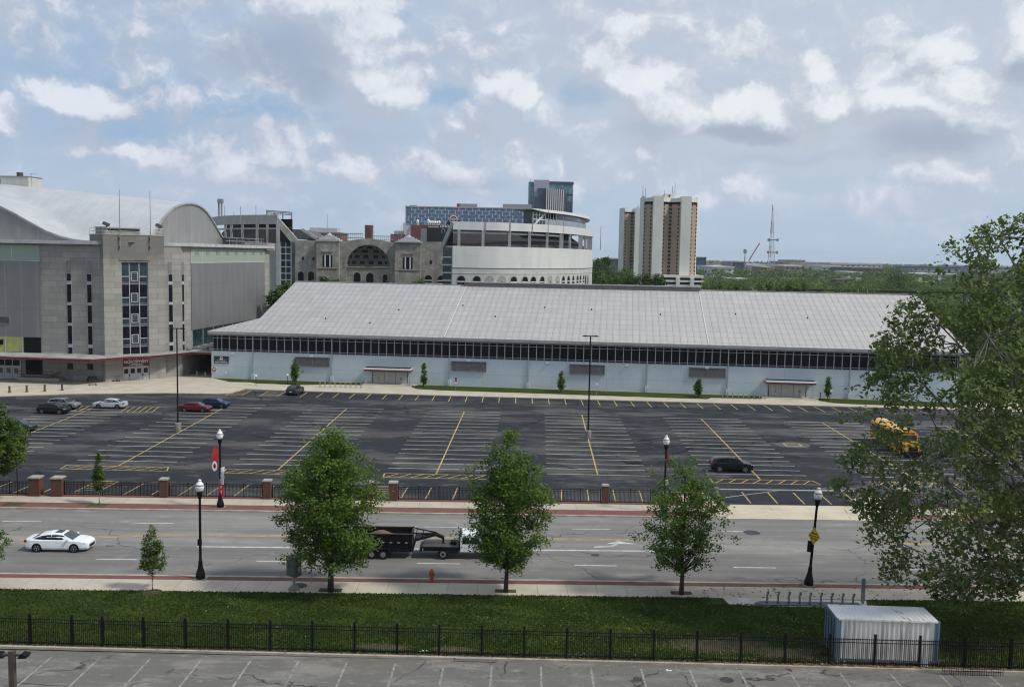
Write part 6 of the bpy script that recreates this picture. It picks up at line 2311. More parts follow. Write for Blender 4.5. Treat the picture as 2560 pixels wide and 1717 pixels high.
street_lamp(501.5, 1450, 'black street lamp with a white globe on the near sidewalk left of the first maple')
t = COL.objects[-1]
lampN = [o for o in COL.objects if o.name == 'street_lamp'][0]
MB().use('blackm').box(-.14, .14, -.2, -.06, 2.5, 2.95).build('control_box', lampN)
t, p = street_lamp(551, 1271, 'black street lamp with red banners on the far brick strip')
def banner(t, x0, x1, z0, z1, sway, m, name='banner', y=-.06):
    b = MB().use(m)
    n = 6
    vs, fs = [], []
    for k in range(n + 1):
        f = k / n
        z = z1 + (z0 - z1) * f
        w_ = sway * math.sin(f * 2.6)
        vs += [(x0 + w_ * .25, y - .12 * math.sin(f * 3), z + (.0 if x0 > x1 else .0)), (x1 + w_, y - .3 * math.sin(f * 3) - .05, z + (.12 if k == 0 else 0))]
    fs = [(2 * k, 2 * k + 1, 2 * k + 3, 2 * k + 2) for k in range(n)]
    b.add(vs, fs)
    b.add([(x, yy + .012, z) for x, yy, z in vs], fs)
    return b.build(name, t)
banner(t, -.08, -.56, 3.6, 5.55, -.12, 'redb')
b = MB().use('white')
ring(b, -.36, 3.72, .12, .25, -.46)
for o_ in (b,):
    b.v = [(x, y, 3.72 + (z - 3.72) * 1.9 + .25) for x, y, z in b.v]
b.build('block_letter', t)
banner(t, .09, .46, 2.75, 3.75, .02, 'white')
text('lettering', 'H', .42, 'grey', t, (.27, -.3, 3.25), (R(90), 0, 0))
MB().use('white').box(-.05, .34, -.09, -.06, 2.2, 2.68).build('notice', t)
text('lettering', 'NO', .2, 'brown', t, (.14, -.105, 2.5), (R(90), 0, 0))
text('lettering', 'PARK', .13, 'brown', t, (.14, -.105, 2.32), (R(90), 0, 0))
MB().use('redb').box(-.12, .34, -.11, -.085, 1.0, 2.18).build('notice', t)
text('lettering', '//', .36, 'white', t, (.1, -.125, 1.9), (R(90), 0, 0))
text('lettering', '1', .5, 'white', t, (.12, -.125, 1.45), (R(90), 0, 0))
t, p = street_lamp(1660, 1283, 'black street lamp behind the third maple with a small red banner')
banner(t, .09, .3, 4.5, 5.5, .02, 'redb')
MB().use('white').box(.02, .3, -.09, -.06, 2.6, 3.1).build('notice', t)
t, p = street_lamp(2021, 1466, 'leaning black street lamp carrying a yellow diamond sign', R(3.4))
MB().use('blackm').box(-.36, -.08, -.12, .1, 2.5, 3.3).build('control_box', t)
ys = thing('warning_sign', 'yellow diamond warning sign with black border on the leaning lamp post', 'sign', (p.x + .02, p.y - .16, .13))
ys.rotation_euler = (0, R(3.4), R(-18))
MB().use(mat('sign yellow', (.90, .58, .015), .5, .1, 1)).extr([(-.47, 0, 3.76), (-.07, 0, 4.38), (.37, 0, 3.70), (-.04, 0, 3.08)], (0, .02, 0)).build('plate', ys)
b = MB().use('black')
qq = [(-.42, 3.76), (-.07, 4.30), (.32, 3.70), (-.04, 3.16)]
for (x0_, z0_), (x1_, z1_) in zip(qq, qq[1:] + qq[:1]):
    b.bar((x0_, -.006, z0_), (x1_, -.006, z1_), .006, .02)
b.build('border', ys)
for s_, z in (('MEDIA', 3.93), ('FULL WIDTH', 3.73), ('ROAD', 3.54)):
    text('lettering', s_, .17 if len(s_) < 7 else .115, 'black', ys, (-.07, -.012, z), (R(90), R(12), 0), .9, bold=True)

def lot_light(px, py, label, h=13.5, plinth=True):
    p = G(px, py)
    t = thing('car_park_light', label, 'light pole', (p.x, p.y, 0))
    MB().use('concd').lathe((0, 0, 0), [(.42, 0), (.42, 1.05), (.38, 1.1)], 14).build('plinth', t)
    MB().use('blackm').tube((0, 0, 1.1), (0, 0, h), .11, .085, 8).build('pole', t)
    MB().use('blackm').bar((-.4, 0, h + .05), (.4, 0, h + .05), .12).build('crossarm', t)
    for s_ in (-1, 1):
        MB().use('blackm').lathe((0, 0, 0), [(.05, 0), (.36, .03), (.38, .1), (.1, .2)], 12).build('lamp_head', t)
        o = COL.objects[-1]
        hd = [x for x in t.children if x.name.startswith('lamp_head')][-1]
        hd.location = (s_ * .68, 0, h - .04)
        hd.scale = (1.15, .8, 1)
    return t
lot_light(445, 1077, 'tall black twin headed light pole in the left half of the car park')
lot_light(1470, 1096, 'tall black twin headed light pole in the middle of the car park')
lot_light(2489, 1100, 'dark light pole in the car park mostly hidden by the sycamore')
p = AY(30, 1640, 30)
zp = AY(30, 1626, 30).z
t = thing('car_park_light', 'thick brown square light pole with twin heads at the bottom left corner', 'light pole', (p.x, 30, 0))
MB().use('brown').box(-.085, .085, -.085, .085, 0, zp).build('pole', t)
MB().use('brown').box(-.5, .5, -.03, .03, zp - .17, zp - .1).build('crossarm', t)
for s_ in (-1, 1):
    b = MB().use('blackm').extr([(s_ * .22, -.14, zp - .2), (s_ * .5, -.14, zp - .19), (s_ * .54, -.14, zp - .08), (s_ * .34, -.14, zp - .05)], (0, .28, 0)).build('lamp_head', t)
p = G(44, 1241)
t = thing('slim_post', 'slim dark post rising in front of the iron fence at the far left', 'post', (p.x, p.y, .13))
MB().use('blackm').tube((0, 0, 0), (0, 0, 2.6), .045).build('post', t)
MB().use('blackm').lathe((0, 0, 2.6), [(.06, 0), (.02, .08)], 8).build('cap', t)

p = G(1079, 1456)
t = thing('fire_hydrant', 'orange red fire hydrant on the near brick strip', 'fire hydrant', (p.x, p.y, .135))
M['hyd'] = mat('hydrant paint', (.42, .075, .03), .5, .3, 5)
MB().use('hyd').lathe((0, 0, 0), [(.20, 0), (.20, .06), (.145, .08), (.145, .58), (.19, .6), (.19, .66)], 14).build('barrel', t)
MB().use('hyd').lathe((0, 0, .66), [(.18, 0), (.16, .1), (.09, .19), (.04, .2), (.04, .26)], 14).build('bonnet', t)
for a in ((-.24, 0), (.24, 0)):
    MB().use('hyd').tube((a[0] * .5, a[1], .48), (a[0], a[1], .48), .065).build('outlet', t)
MB().use('hyd').tube((0, -.1, .42), (0, -.25, .42), .09).build('front_outlet', t)

p = G(735, 1477)
t = thing('signal_cabinet', 'grey green traffic control cabinet on a short pole by the first maple', 'cabinet', (p.x, p.y, .12), R(-28))
M['cabg'] = mat('cabinet green', (.085, .10, .085), .6, .3, 2)
MB().use('concd').lathe((0, 0, 0), [(.42, -.05), (.4, .12), (.24, .3), (.2, .34)], 8).build('base', t)
MB().use('galv').tube((0, 0, .34), (0, 0, 1.0), .11).build('pole', t)
b = MB().use('cabg').box(-.42, .42, -.3, .3, 1.0, 2.35)
b.box(-.46, .46, -.34, .34, 2.35, 2.42)
b.build('housing', t)
MB().use('galv').box(.43, .5, -.12, .1, 1.35, 1.75).build('meter', t)
MB().use('cabg').box(-.36, .36, -.325, -.302, 1.06, 2.28).build('door', t)
p = AY(779, 1437, 68.7)
t = thing('traffic_sign', 'small yellow green sign half hidden by the first maple crown', 'sign', (p.x, 68.7, .13), R(-10))
MB().use('galv').tube((0, .04, 0), (0, .04, 2.2), .03).build('post', t)
MB().use(mat('lime sign', (.30, .33, .05), .5)).box(-.32, .32, -.01, .01, 1.35, 2.1).build('plate', t)

# bicycle share dock
d0, d1 = G(1898, 1517), G(2145, 1524)
t = thing('dock_platform', 'long dark grey steel platform of the bicycle docks', 'platform', ((d0.x + d1.x) / 2, d0.y + .35, .14), RA * .3)
b = MB().use(mat('dock steel', (.075, .08, .09), .6, .2, 2)).extr([(-3.6, 0, 0), (-3.2, -.35, 0), (3.7, -.35, 0), (3.7, .35, 0), (-3.2, .35, 0)], (0, 0, .06))
b.build('deck', t)
b = MB().use('galv').box(-3.1, 3.6, -.34, -.31, .062, .075).box(-3.1, 3.6, .31, .34, .062, .075).build('trim', t)
dk = None
for i, x in enumerate((1045, 1125, 1203, 1282, 1358, 1437, 1515, 1595, 1672)):
    px = 1560 + x / 2.92
    p = G(px, 1512 + i * .8)
    lab = 'slim steel bicycle dock with a rounded head, %s from the left' % ORD[i]
    if dk is None:
        dk = thing('bicycle_dock', lab, 'bike dock', (p.x, p.y, .2), R(20), 'bicycle docks on the platform')
        MB().use('galv').bar((0, 0, 0), (-.05, 0, .62), .07, .12).build('stem', dk)
        b = MB().use('galv').bar((-.06, 0, .5), (.08, 0, .68), .11, .08).tube((.02, -.05, .74), (.02, .05, .74), .09, .09, 10).build('dock_head', dk)
        MB().use('blackm').box(-.09, -.02, -.12, .12, .0, .03).build('foot', dk)
    else:
        dup(dk, (p.x, p.y, .2), None, lab)
p = G(2156, 1513)
t = thing('dock_kiosk', 'tall slim rounded steel kiosk post at the end of the bicycle docks', 'kiosk', (p.x, p.y, .13), R(-8))
b = MB().use(mat('kiosk steel', (.30, .305, .31), .4, .3, 2))
pts = [(-.13, 0, .25), (-.13, 0, 1.7)] + [(-.13 * math.cos(a), 0, 1.7 + .14 * math.sin(a)) for a in (.6, 1.2, 1.57, 1.94, 2.5)] + [(.13, 0, 1.7), (.13, 0, .25), (.06, 0, 0), (-.06, 0, 0)]
b.extr([(x, -.06, z) for x, y, z in pts[::-1]], (0, .12, 0)).build('column', t)
MB().use('grey').box(-.08, .08, -.066, -.062, 1.2, 1.5).build('screen', t)
c0, c1 = G(1790, 1497), G(1900, 1500)
slab('concrete_pad', [G(1806, 1497), G(1822, 1514), G(1915, 1519), G(2168, 1523), G(2165, 1505)], mat('pale pad', (.50, .48, .42), .85, .2, 1), .1, .136)

# shipping container
t = thing('shipping_container', 'white corrugated shipping container with blue ends on the lawn', 'shipping container', (19.62, 56.62, .12), R(-2.2))
Lc, Wc, Hc = 6.06, 2.44, 2.59
M['cwhite'] = mat('worn white steel', (.72, .69, .63), .7, col2=(.40, .385, .36), scale=1.4, stretch=(2.2, 1, .22), lo=.46, hi=.72, detail=7)
M['cblue'] = mat('worn blue steel', (.12, .18, .235), .6, col2=(.06, .085, .11), scale=.9, stretch=(1.2, 1, .3), lo=.5, hi=.8, detail=6)
def corr(b, x0, x1, y, z0, z1, amp=.06, pitch=.278, sx=1):
    n = int((x1 - x0) / pitch)
    pts = []
    for k in range(n):
        x = x0 + k * pitch
        pts += [(x, y), (x + pitch * .3, y), (x + pitch * .45, y + amp), (x + pitch * .8, y + amp)]
    pts += [(x1, y)]
    vs = []
    for x, yy in pts:
        vs += [(x, yy, z0), (x, yy, z1)]
    b.add(vs, [(2 * k, 2 * k + 2, 2 * k + 3, 2 * k + 1) for k in range(len(pts) - 1)])
b = MB().use('cwhite')
corr(b, .3, Lc - .3, .05, .16, Hc - .1)
b.build('side_panel', t)
b = MB().use('cwhite')
corr(b, .1, Lc - .1, Wc - .09, .16, Hc - .1)
b.build('side_panel', t)
b = MB().use(mat('container roof', (.62, .63, .63), .55, col2=(.46, .47, .47), scale=.7, lo=.55, hi=.75, detail=6))
n = 21
vs, fs = [], []
for k in range(n * 4 + 1):
    x = .06 + (Lc - .12) * k / (n * 4)
    z = Hc - .03 + (.03 if k % 4 in (1, 2) else 0)
    vs += [(x, .05, z), (x, Wc - .05, z)]
fs = [(2 * k, 2 * k + 2, 2 * k + 3, 2 * k + 1) for k in range(n * 4)]
b.add(vs, fs)
b.build('roof', t)
b = MB().use('cblue')
b.box(0, .12, 0, .12, 0, Hc).box(0, .12, Wc - .12, Wc, 0, Hc).box(Lc - .12, Lc, 0, .12, 0, Hc).box(Lc - .12, Lc, Wc - .12, Wc, 0, Hc)
b.box(.12, Lc - .12, .0, .1, 0, .16).box(.12, Lc - .12, Wc - .1, Wc, 0, .16)
b.use('cwhite').box(.12, Lc - .12, 0, .07, Hc - .1, Hc).box(.12, Lc - .12, Wc - .07, Wc, Hc - .1, Hc)
b.use('cblue').box(.12, .3, .03, .08, .16, Hc - .1).box(Lc - .3, Lc - .12, .03, .08, .16, Hc - .1)
b.build('frame', t)
b = MB().use('blackm').box(.15, Lc - .15, .12, Wc - .12, .1, .15)
b.build('floor', t)
for s_ in (0, 1):
    y0_ = .12 + s_ * 1.1
    b = MB().use('cblue').box(.02, .07, y0_, y0_ + 1.09, .05, Hc - .1)
    for z in (.6, 1.25, 1.9):
        b.box(0, .02, y0_ + .1, y0_ + 1.0, z, z + .14)
    dd = b.build('door', t)
    b = MB().use('blackm')
    for y in (y0_ + .28, y0_ + .8):
        b.tube((-.03, y, .1), (-.03, y, Hc - .15), .02, .02, 6)
    b.build('lock_rod', dd)
b = MB().use('cblue').box(Lc - .06, Lc - .02, .12, Wc - .12, .05, Hc - .05).build('end_wall', t)
b = MB().use('rust')
for x, y, l in ((4.1, .3, .35), (4.35, .1, .5), (4.0, 1.4, .5), (4.25, 1.2, .6), (5.2, .2, .2)):
    b.add([(x, y, Hc + .004), (x + .06, y, Hc + .004), (x - l * .4, y + l * 1.2, Hc + .004)], [(0, 1, 2)])
b.build('rust_streaks', t)
# blocks and rubble under and beside it
def heap(name, label, cat, px, py, n, m, sc_, spx, spy, z=.12):
    p = G(px, py)
    rr = random.Random(px)
    t = thing(name, label, cat, (p.x, p.y, z))
    b = MB().use(m)
    for k in range(n):
        x, y, s_ = rr.uniform(-spx, spx), rr.uniform(-spy, spy), sc_ * rr.uniform(.5, 1.3)
        b.T = Matrix.Translation((x, y, s_ * .4)) @ Matrix.Rotation(rr.uniform(0, 6), 4, 'Z') @ Matrix.Rotation(rr.uniform(-.5, .5), 4, 'X')
        b.box(-s_, s_, -s_ * .6, s_ * .6, -s_ * .4, s_ * .4)
    b.T = None
    b.build('pieces', t)
    return t
heap('white_rubble', 'small heap of white litter at the left foot of the container', 'rubble', 2085, 1662, 26, 'capst', .07, .9, .25)
heap('brick_rubble', 'dark red brick rubble along the foot of the container', 'rubble', 2230, 1664, 40, 'rust', .08, 2.3, .22)
heap('litter_heap', 'small white litter beside the fence left of the middle', 'litter', 1058, 1633, 8, 'white', .06, .45, .1)
p = G(2308, 1672)
t = thing('white_board', 'crumpled white board leaning on the fence before the container', 'board', (p.x, p.y + .1, .12), R(-6))
b = MB().use('white')
vs = [(-.3, 0, 0), (.34, -.06, 0), (.3, .12, .48), (.1, .14, .55), (-.24, .1, .52)]
b.extr(vs, (0, .04, 0)).build('sheet', t)
MB().use('silver').bar((-.05, -.03, .05), (.02, .08, .5), .02, .02).build('fold', t)
for px, py, lab, m in ((1667, 1676, 'flattened white paper cup in the near car park', 'white'), (1745, 1656, 'thin pale stick lying by the kerb behind the fence', 'capst')):
    p = G(px, py)
    t = thing('litter', lab, 'litter', (p.x, p.y, .01 if m == 'white' else .15), .1)
    if m == 'white':
        MB().use(m).lathe((0, 0, 0), [(.09, 0), (.07, .07), (.02, .09)], 8).build('cup', t)
        MB().use(m).box(.1, .3, -.05, .05, 0, .02).build('lid', t)
    else:
        MB().use(m).bar((-.35, 0, .03), (.35, .05, .03), .06, .04).build('stick', t)
t = thing('parking_block', 'dark low timber lying along the kerb near the middle of the fence', 'timber', (AY(1190, 1648, 55.95).x, 55.75, .14), -.0165)
MB().use('concd').box(-1.2, 1.3, -.05, .05, 0, .06).build('beam', t)
MB().use('rust').box(-1.3, -1.2, -.05, .05, 0, .07).build('end_plate', t)
# puddle of leaves bank behind kerb is in the verge; done
# ================================================================== VEHICLES
def paint(name, col, coat=.25, rough=.35):
    return mat(name, col, rough, .06, 1, coat=coat, spec=.35)


SHAPES = {
    'sedan': dict(W=.92, wb=(-1.46, 1.40), wr=.335,
                  low=[(-2.45, .72, .42, .70, .80), (-2.36, .82, .28, .86, 1.0), (-2.0, .90, .22, .93, 1.04), (-1.3, .92, .2, .92, 1.0), (0, .92, .19, .92, .98), (1.0, .92, .2, .91, .98),
                       (1.5, .91, .2, .88, .96), (2.05, .88, .22, .80, .88), (2.36, .79, .25, .70, .77), (2.45, .68, .30, .56, .66)],
                  top=[(-2.05, .98, .80, .70), (-1.3, 1.33, .84, .60), (-.7, 1.43, .85, .62), (0, 1.45, .86, .63), (.45, 1.41, .85, .62), (1.35, .93, .83, .72)],
                  side=[(-1.75, 1.03), (-1.2, 1.24), (-.65, 1.33), (0, 1.35), (.42, 1.32), (1.12, 1.02)]),
    'suv': dict(W=.93, wb=(-1.38, 1.38), wr=.37,
                low=[(-2.3, .76, .45, .80, .98), (-2.25, .86, .32, 1.0, 1.1), (-1.8, .92, .26, 1.05, 1.12), (-1.0, .93, .24, 1.04, 1.1), (0, .93, .24, 1.02, 1.08), (1.0, .93, .24, 1.0, 1.06),
                     (1.6, .92, .25, .96, 1.03), (2.05, .88, .27, .88, .96), (2.25, .80, .3, .72, .85), (2.3, .66, .38, .6, .72)],
                top=[(-2.24, 1.12, .82, .70), (-1.95, 1.50, .82, .66), (-1.3, 1.63, .84, .66), (-.3, 1.68, .85, .68), (.35, 1.62, .85, .66), (1.25, 1.06, .84, .74)],
                side=[(-1.95, 1.14), (-1.75, 1.42), (-1.2, 1.52), (-.3, 1.57), (.3, 1.53), (.95, 1.12)]),
}


def car(label, kind, col, x, y, heading, L=None, H=1., group=None, rim='rim', sunroof=False, cat='car', z=0., name='car'):
    S_ = SHAPES[kind]
    t = thing(name, label, cat, (x, y, z), heading, group)
    sx = (L or (4.9 if kind == 'sedan' else 4.6)) / (4.9 if kind == 'sedan' else 4.6)
    b = MB().use(col)
    rows = []
    for (xx, w_, zb, zs, zt) in S_['low']:
        half = [(w_ * .90, zb), (w_, zb + .16), (w_ * 1.0, (zb + zs) / 2 + .02), (w_ * .975, zs), (w_ * .90, zt - .015), (w_ * .5, zt + .02)]
        rows.append([(xx * sx, p[0], p[1] * H) for p in half] + [(xx * sx, -p[0], p[1] * H) for p in half[::-1]])
    n = 12
    vs = [p for r in rows for p in r]
    fs = [(i * n + k, i * n + (k + 1) % n, (i + 1) * n + (k + 1) % n, (i + 1) * n + k) for i in range(len(rows) - 1) for k in range(n)]
    fs += [tuple(range(n))[::-1], tuple(range((len(rows) - 1) * n, len(rows) * n))]
    b.add(vs, fs)
    rows = []
    for (xx, zt, wb_, wt) in S_['top']:
        zb = .88 if kind == 'sedan' else 1.02
        zb = min(zb, zt - .04)
        half = [(wb_ * 1.0, zb), (wb_ - (wb_ - wt) * .45, zb + (zt - zb) * .55), (wt, zt - .05), (wt * .6, zt)]
        rows.append([(xx * sx, p[0], p[1] * H) for p in half] + [(xx * sx, -p[0], p[1] * H) for p in half[::-1]])
    n = 8
    vs = [p for r in rows for p in r]
    fs = [(i * n + k, i * n + (k + 1) % n, (i + 1) * n + (k + 1) % n, (i + 1) * n + k) for i in range(len(rows) - 1) for k in range(n)]
    b.add(vs, fs)
    b.build('body', t, smooth=False)
    # glass
    tp = S_['top']
    def yat(xx, z_):
        for a, c in zip(tp[:-1], tp[1:]):
            if a[0] <= xx <= c[0]:
                f = (xx - a[0]) / (c[0] - a[0])
                zt = a[1] + (c[1] - a[1]) * f
                wb_, wt = a[2] + (c[2] - a[2]) * f, a[3] + (c[3] - a[3]) * f
                zb = min(.88 if kind == 'sedan' else 1.02, zt - .04)
                zm_, wm_ = zb + (zt - zb) * .55, wb_ - (wb_ - wt) * .45
                if z_ < zm_:
                    return wb_ + (wm_ - wb_) * max(0, (z_ - zb) / (zm_ - zb))
                return wm_ + (wt - wm_) * min(1, (z_ - zm_) / max(zt - .05 - zm_, .02))
        return .8
    for s_ in (-1, 1):
        pts = S_['side']
        bot = [(px_, pts[0][1] if px_ < 0 else pts[-1][1]) for px_, _ in pts]
        b = MB().use('glass')
        for (a, c) in zip(pts[:-1], pts[1:]):
            if c is pts[3] or a is pts[3]:
                pass
            z0a, z0c = (1.02, 1.02) if kind == 'sedan' else (1.14, 1.14)
            q = [(a[0], z0a - .02), (c[0], z0c - .02), (c[0], c[1]), (a[0], a[1])]
            b.add([(px_ * sx, s_ * (yat(px_, pz) + .022), pz * H) for px_, pz in q], [(0, 1, 2, 3)])
        sw = b.build('side_window', t)
        MB().use(col).bar((-.32 * sx, s_ * (yat(-.32, 1.0) + .014), (.97 if kind == 'sedan' else 1.1) * H), (-.36 * sx, s_ * (yat(-.36, 1.36 if kind == 'sedan' else 1.56) + .012), (1.37 if kind == 'sedan' else 1.57) * H), .07, .02).build('pillar', sw)
    a, c = tp[-2], tp[-1]
    def wsq(a, c, f0, f1, nm, ins=.06):
        def P_(f, s_):
            xx = a[0] + (c[0] - a[0]) * f
            zz_ = a[1] + (c[1] - a[1]) * f
            w_ = (a[3] + (c[3] - a[3]) * f) - ins * .4
            sgn = 1 if c[0] > 0 else -1
            return ((xx + .012 * sgn) * sx, s_ * w_, (zz_ + .014) * H)
        b = MB().use(mat('windscreen', (.05, .06, .065), .08, .3, 1, spec=.5))
        b.add([P_(f0, 1), P_(f1, 1), P_(f1, -1), P_(f0, -1)], [(0, 1, 2, 3)])
        b.build(nm, t)
    wsq(a, c, .08, .9, 'windscreen')
    a, c = tp[1], tp[0]
    wsq(a, c, .05, .8, 'rear_window')
    if sunroof:
        MB().use('glass').box(-.25, .3, -.4, .4, 1.452 * H, 1.458 * H).build('sunroof', t)
    # wheels
    W_, wr = S_['W'], S_['wr']
    for wx in S_['wb']:
        for s_ in (-1, 1):
            MB().use('blackm').tube((wx * sx, s_ * (W_ - .3), wr), (wx * sx, s_ * (W_ + .006), wr), wr + .055, None, 18).build('wheel_arch', t)
            wo = MB().use('rubber').tube((wx * sx, s_ * (W_ - .2), wr), (wx * sx, s_ * (W_ + .018), wr), wr, None, 20).build('wheel', t)
            b = MB().use(rim).tube((wx * sx, s_ * (W_ + .01), wr), (wx * sx, s_ * (W_ + .024), wr), wr * .66, None, 16)
            b.use('blackm')
            for k in range(5):
                a0_ = k * 1.2566 + .3
                b.bar((wx * sx + math.cos(a0_) * wr * .2, s_ * (W_ + .027), wr + math.sin(a0_) * wr * .2),
                      (wx * sx + math.cos(a0_) * wr * .6, s_ * (W_ + .027), wr + math.sin(a0_) * wr * .6), .09, .008, (0, 1, 0))
            b.build('rim', wo)
    f = S_['low'][-1]
    r_ = S_['low'][0]
    hz = .68 if kind == 'sedan' else .80
    for s_ in (-1, 1):
        b = MB().use(mat('headlight lens', (.45, .47, .48), .15, .1, 3)).extr([(2.12 * sx * (1 if kind == 'sedan' else .95), s_ * .84, (hz + .05) * H), (2.40 * sx * (1 if kind == 'sedan' else .945), s_ * .64, (hz - .04) * H),
                                                                              (2.41 * sx * (1 if kind == 'sedan' else .945), s_ * .62, (hz + .05) * H), (2.15 * sx * (1 if kind == 'sedan' else .95), s_ * .80, (hz + .12) * H)], (0, s_ * .05, 0))
        b.build('headlight', t)
        xb_ = (r_[0] - .012) * sx
        MB().use(mat('tail light', (.28, .01, .012), .25, .1, 3)).box(xb_, xb_ + .22, min(s_ * .5, s_ * .86), max(s_ * .5, s_ * .86), (hz + .10) * H, (hz + .26) * H).build('taillight', t)
        MB().use(col).box(.88 * sx, 1.02 * sx, min(s_ * .90, s_ * 1.08), max(s_ * .90, s_ * 1.08), (.98 if kind == 'sedan' else 1.1) * H, (1.1 if kind == 'sedan' else 1.24) * H).build('mirror', t)
    MB().use('blackm').box((f[0] - .02) * sx, (f[0] + .012) * sx, -.5, .5, .34 * H, .56 * H).build('grille', t)
    MB().use('white').box((r_[0] - .02) * sx, (r_[0] - .001) * sx, -.24, .24, .62 * H, .74 * H).build('number_plate', t)
    return t


pw, pb_, pk = paint('white car paint', (.74, .78, .80)), paint('blue car paint', (.008, .024, .07)), paint('black car paint', (.006, .008, .012), .25, .22)
p = G(135, 1380)
car('white sedan driving on the road at the left', 'sedan', pw, -35.5, 75.95, RA, 4.95, 1., rim='grey', sunroof=True)
car('black sport utility vehicle parked over the hatched island in the right half of the lot', 'suv', pk, 25.1, 109.5, R(-1.5), 4.75, 1., cat='suv')
car('black hatchback nearest the left edge cluster, parked in front of the silver one', 'suv', pk, -65.9, 139.9, R(-6), 4.4, .9)
car('silver sport utility vehicle parked behind the black hatchback', 'suv', paint('silver suv paint', (.17, .19, .21)), -66.4, 144.2, R(-6), 4.6, .96, cat='suv')
car('silver grey sedan with dark rear window beside the yellow hatching', 'sedan', paint('silver sedan paint', (.42, .46, .50)), -60.1, 145.5, R(178), 4.9, 1.)
car('dark red coupe parked beside the tall left light pole', 'sedan', paint('dark red paint', (.10, .008, .014)), -46.7, 143.8, R(-3), 4.6, .97)
car('dark blue hatchback parked behind the red coupe', 'suv', pb_, -45.0, 147.8, R(-3), 4.1, .88)
car('dark green car parked at the left edge, half behind the tree', 'sedan', paint('dark green paint', (.03, .045, .045)), -64.2, 126.2, R(-3), 4.6, 1.)
car('dark grey sport utility vehicle parked nose to the blue wall', 'suv', paint('charcoal paint', (.028, .03, .038)), -36.3, 163.4, R(83), 4.5, .98, cat='suv')
# light coloured vehicle glimpsed at the right edge of the car park
# ---- school bus
t = thing('school_bus', 'yellow school bus parked in the lot behind the sycamore leaves', 'bus', (49.6, 124.6, 0), R(-91))
M['busy'] = mat('school bus yellow', (.74, .36, .025), .4, .12, .5, coat=.3)
b = MB().use('busy')
def roofprof(w_, z0, z1, zr_):
    return [(-w_, z0), (w_, z0), (w_, z1)] + [(w_ * math.cos(a), z1 + (zr_ - z1) * math.sin(a)) for a in [.35, .75, 1.15, 1.57, 1.99, 2.39, 2.79]] + [(-w_, z1)]
b.extr([(-5.9, y, z) for y, z in roofprof(1.2, .55, 2.55, 3.08)], (10.0, 0, 0))
b.build('body', t)
b = MB().use('busy').extr([(4.101, y, z) for y, z in [(-1.05, .55), (1.05, .55), (1.08, 1.45), (.8, 1.78), (-.8, 1.78), (-1.08, 1.45)]], (1.75, 0, 0))
b.build('hood', t)
MB().use('blackm').box(5.85, 6.05, -1.15, 1.15, .45, .8).build('front_bumper', t)
MB().use('blackm').box(-6.02, -5.905, -1.15, 1.15, .45, .75).build('rear_bumper', t)
MB().use('blackm').box(5.851, 5.9, -.55, .55, .85, 1.4).build('grille', t)
MB().use(mat('windscreen', (.05, .06, .065))).box(4.102, 4.13, -1.05, 1.05, 1.8, 2.5).build('windscreen', t)
MB().use('glass').box(-5.93, -5.905, -.5, .5, 1.5, 2.4).build('rear_window', t)
for k in range(11):
    for s_ in (-1, 1):
        x = -5.5 + k * .82
        f_ = MB().use('silver').box(x, x + .7, min(s_ * 1.2, s_ * 1.222), max(s_ * 1.2, s_ * 1.222), 1.72, 2.42).build('window', t)
        MB().use('glass').box(x + .04, x + .66, min(s_ * 1.223, s_ * 1.23), max(s_ * 1.223, s_ * 1.23), 1.76, 2.38).build('pane', f_)
MB().use('glass').box(3.55, 4.05, -1.24, -1.202, .65, 2.4).build('door', t)
b = MB().use('blackm')
for z in (.85, 1.25, 1.55):
    b.box(-5.88, 3.5, -1.225, -1.203, z, z + .07).box(-5.88, 4.0, 1.203, 1.225, z, z + .07)
b.build('rub_rails', t)
for x in (-3.3, 4.75):
    for s_ in (-1, 1):
        wo = MB().use('rubber').tube((x, s_ * .9, .5), (x, s_ * 1.235, .5), .5, None, 18).build('wheel', t)
        MB().use('busy').tube((x, s_ * 1.2, .5), (x, s_ * 1.243, .5), .26, None, 12).build('rim', wo)
for s_ in (-1, 1):
    MB().use('blackm').bar((5.3, s_ * 1.1, 1.2), (5.7, s_ * 1.45, 1.75), .05).box(5.65, 5.75, s_ * 1.45 - .12, s_ * 1.45 + .12, 1.6, 1.95).build('mirror', t)
    MB().use(mat('headlight lens', (.45, .47, .48))).tube((5.85, s_ * .85, 1.05), (5.88, s_ * .85, 1.05), .13).build('headlight', t)
MB().use('busy').box(4.1, 4.16, -.85, .85, 2.62, 2.9).build('sign_board', t)
text('lettering', 'SCHOOL BUS', .24, 'black', t, (4.175, 0, 2.76), (R(90), 0, R(90)), 1., bold=True)
MB().use('white').box(-4.6, -3.9, -.3, .3, 3.06, 3.13).box(.2, .9, -.3, .3, 3.06, 3.13).build('roof_hatch', t)

# ---- dump trailer, its load, and the truck
ty = 76.1 - .018 * 10
t = thing('dump_trailer', 'black tandem axle gooseneck dump trailer on the road behind the first maple', 'trailer', (-10.25, 76.0, 0), RA)
bk = mat('black trailer paint', (.008, .008, .010), .5, .3, 2, spec=.25)
b = MB().use(bk)
b.box(-2.2, 2.7, -1.05, -.98, .62, 1.98).box(-2.2, 2.7, .98, 1.05, .62, 1.98).box(-2.2, -2.13, -.98, .98, .62, 1.98).box(2.63, 2.7, -.98, .98, .62, 2.1)
b.box(-2.13, 2.63, -.98, .98, .9, 1.0)
b.build('box', t)
b = MB().use('brown').box(-2.25, 2.75, -1.09, -.97, 1.98, 2.03).box(-2.25, 2.75, .97, 1.09, 1.98, 2.03)
b.build('top_rail', t)
b = MB().use(bk)
for k in range(9):
    x = -2.1 + k * .585
    b.box(x, x + .08, -1.10, -1.051, .7, 1.95)
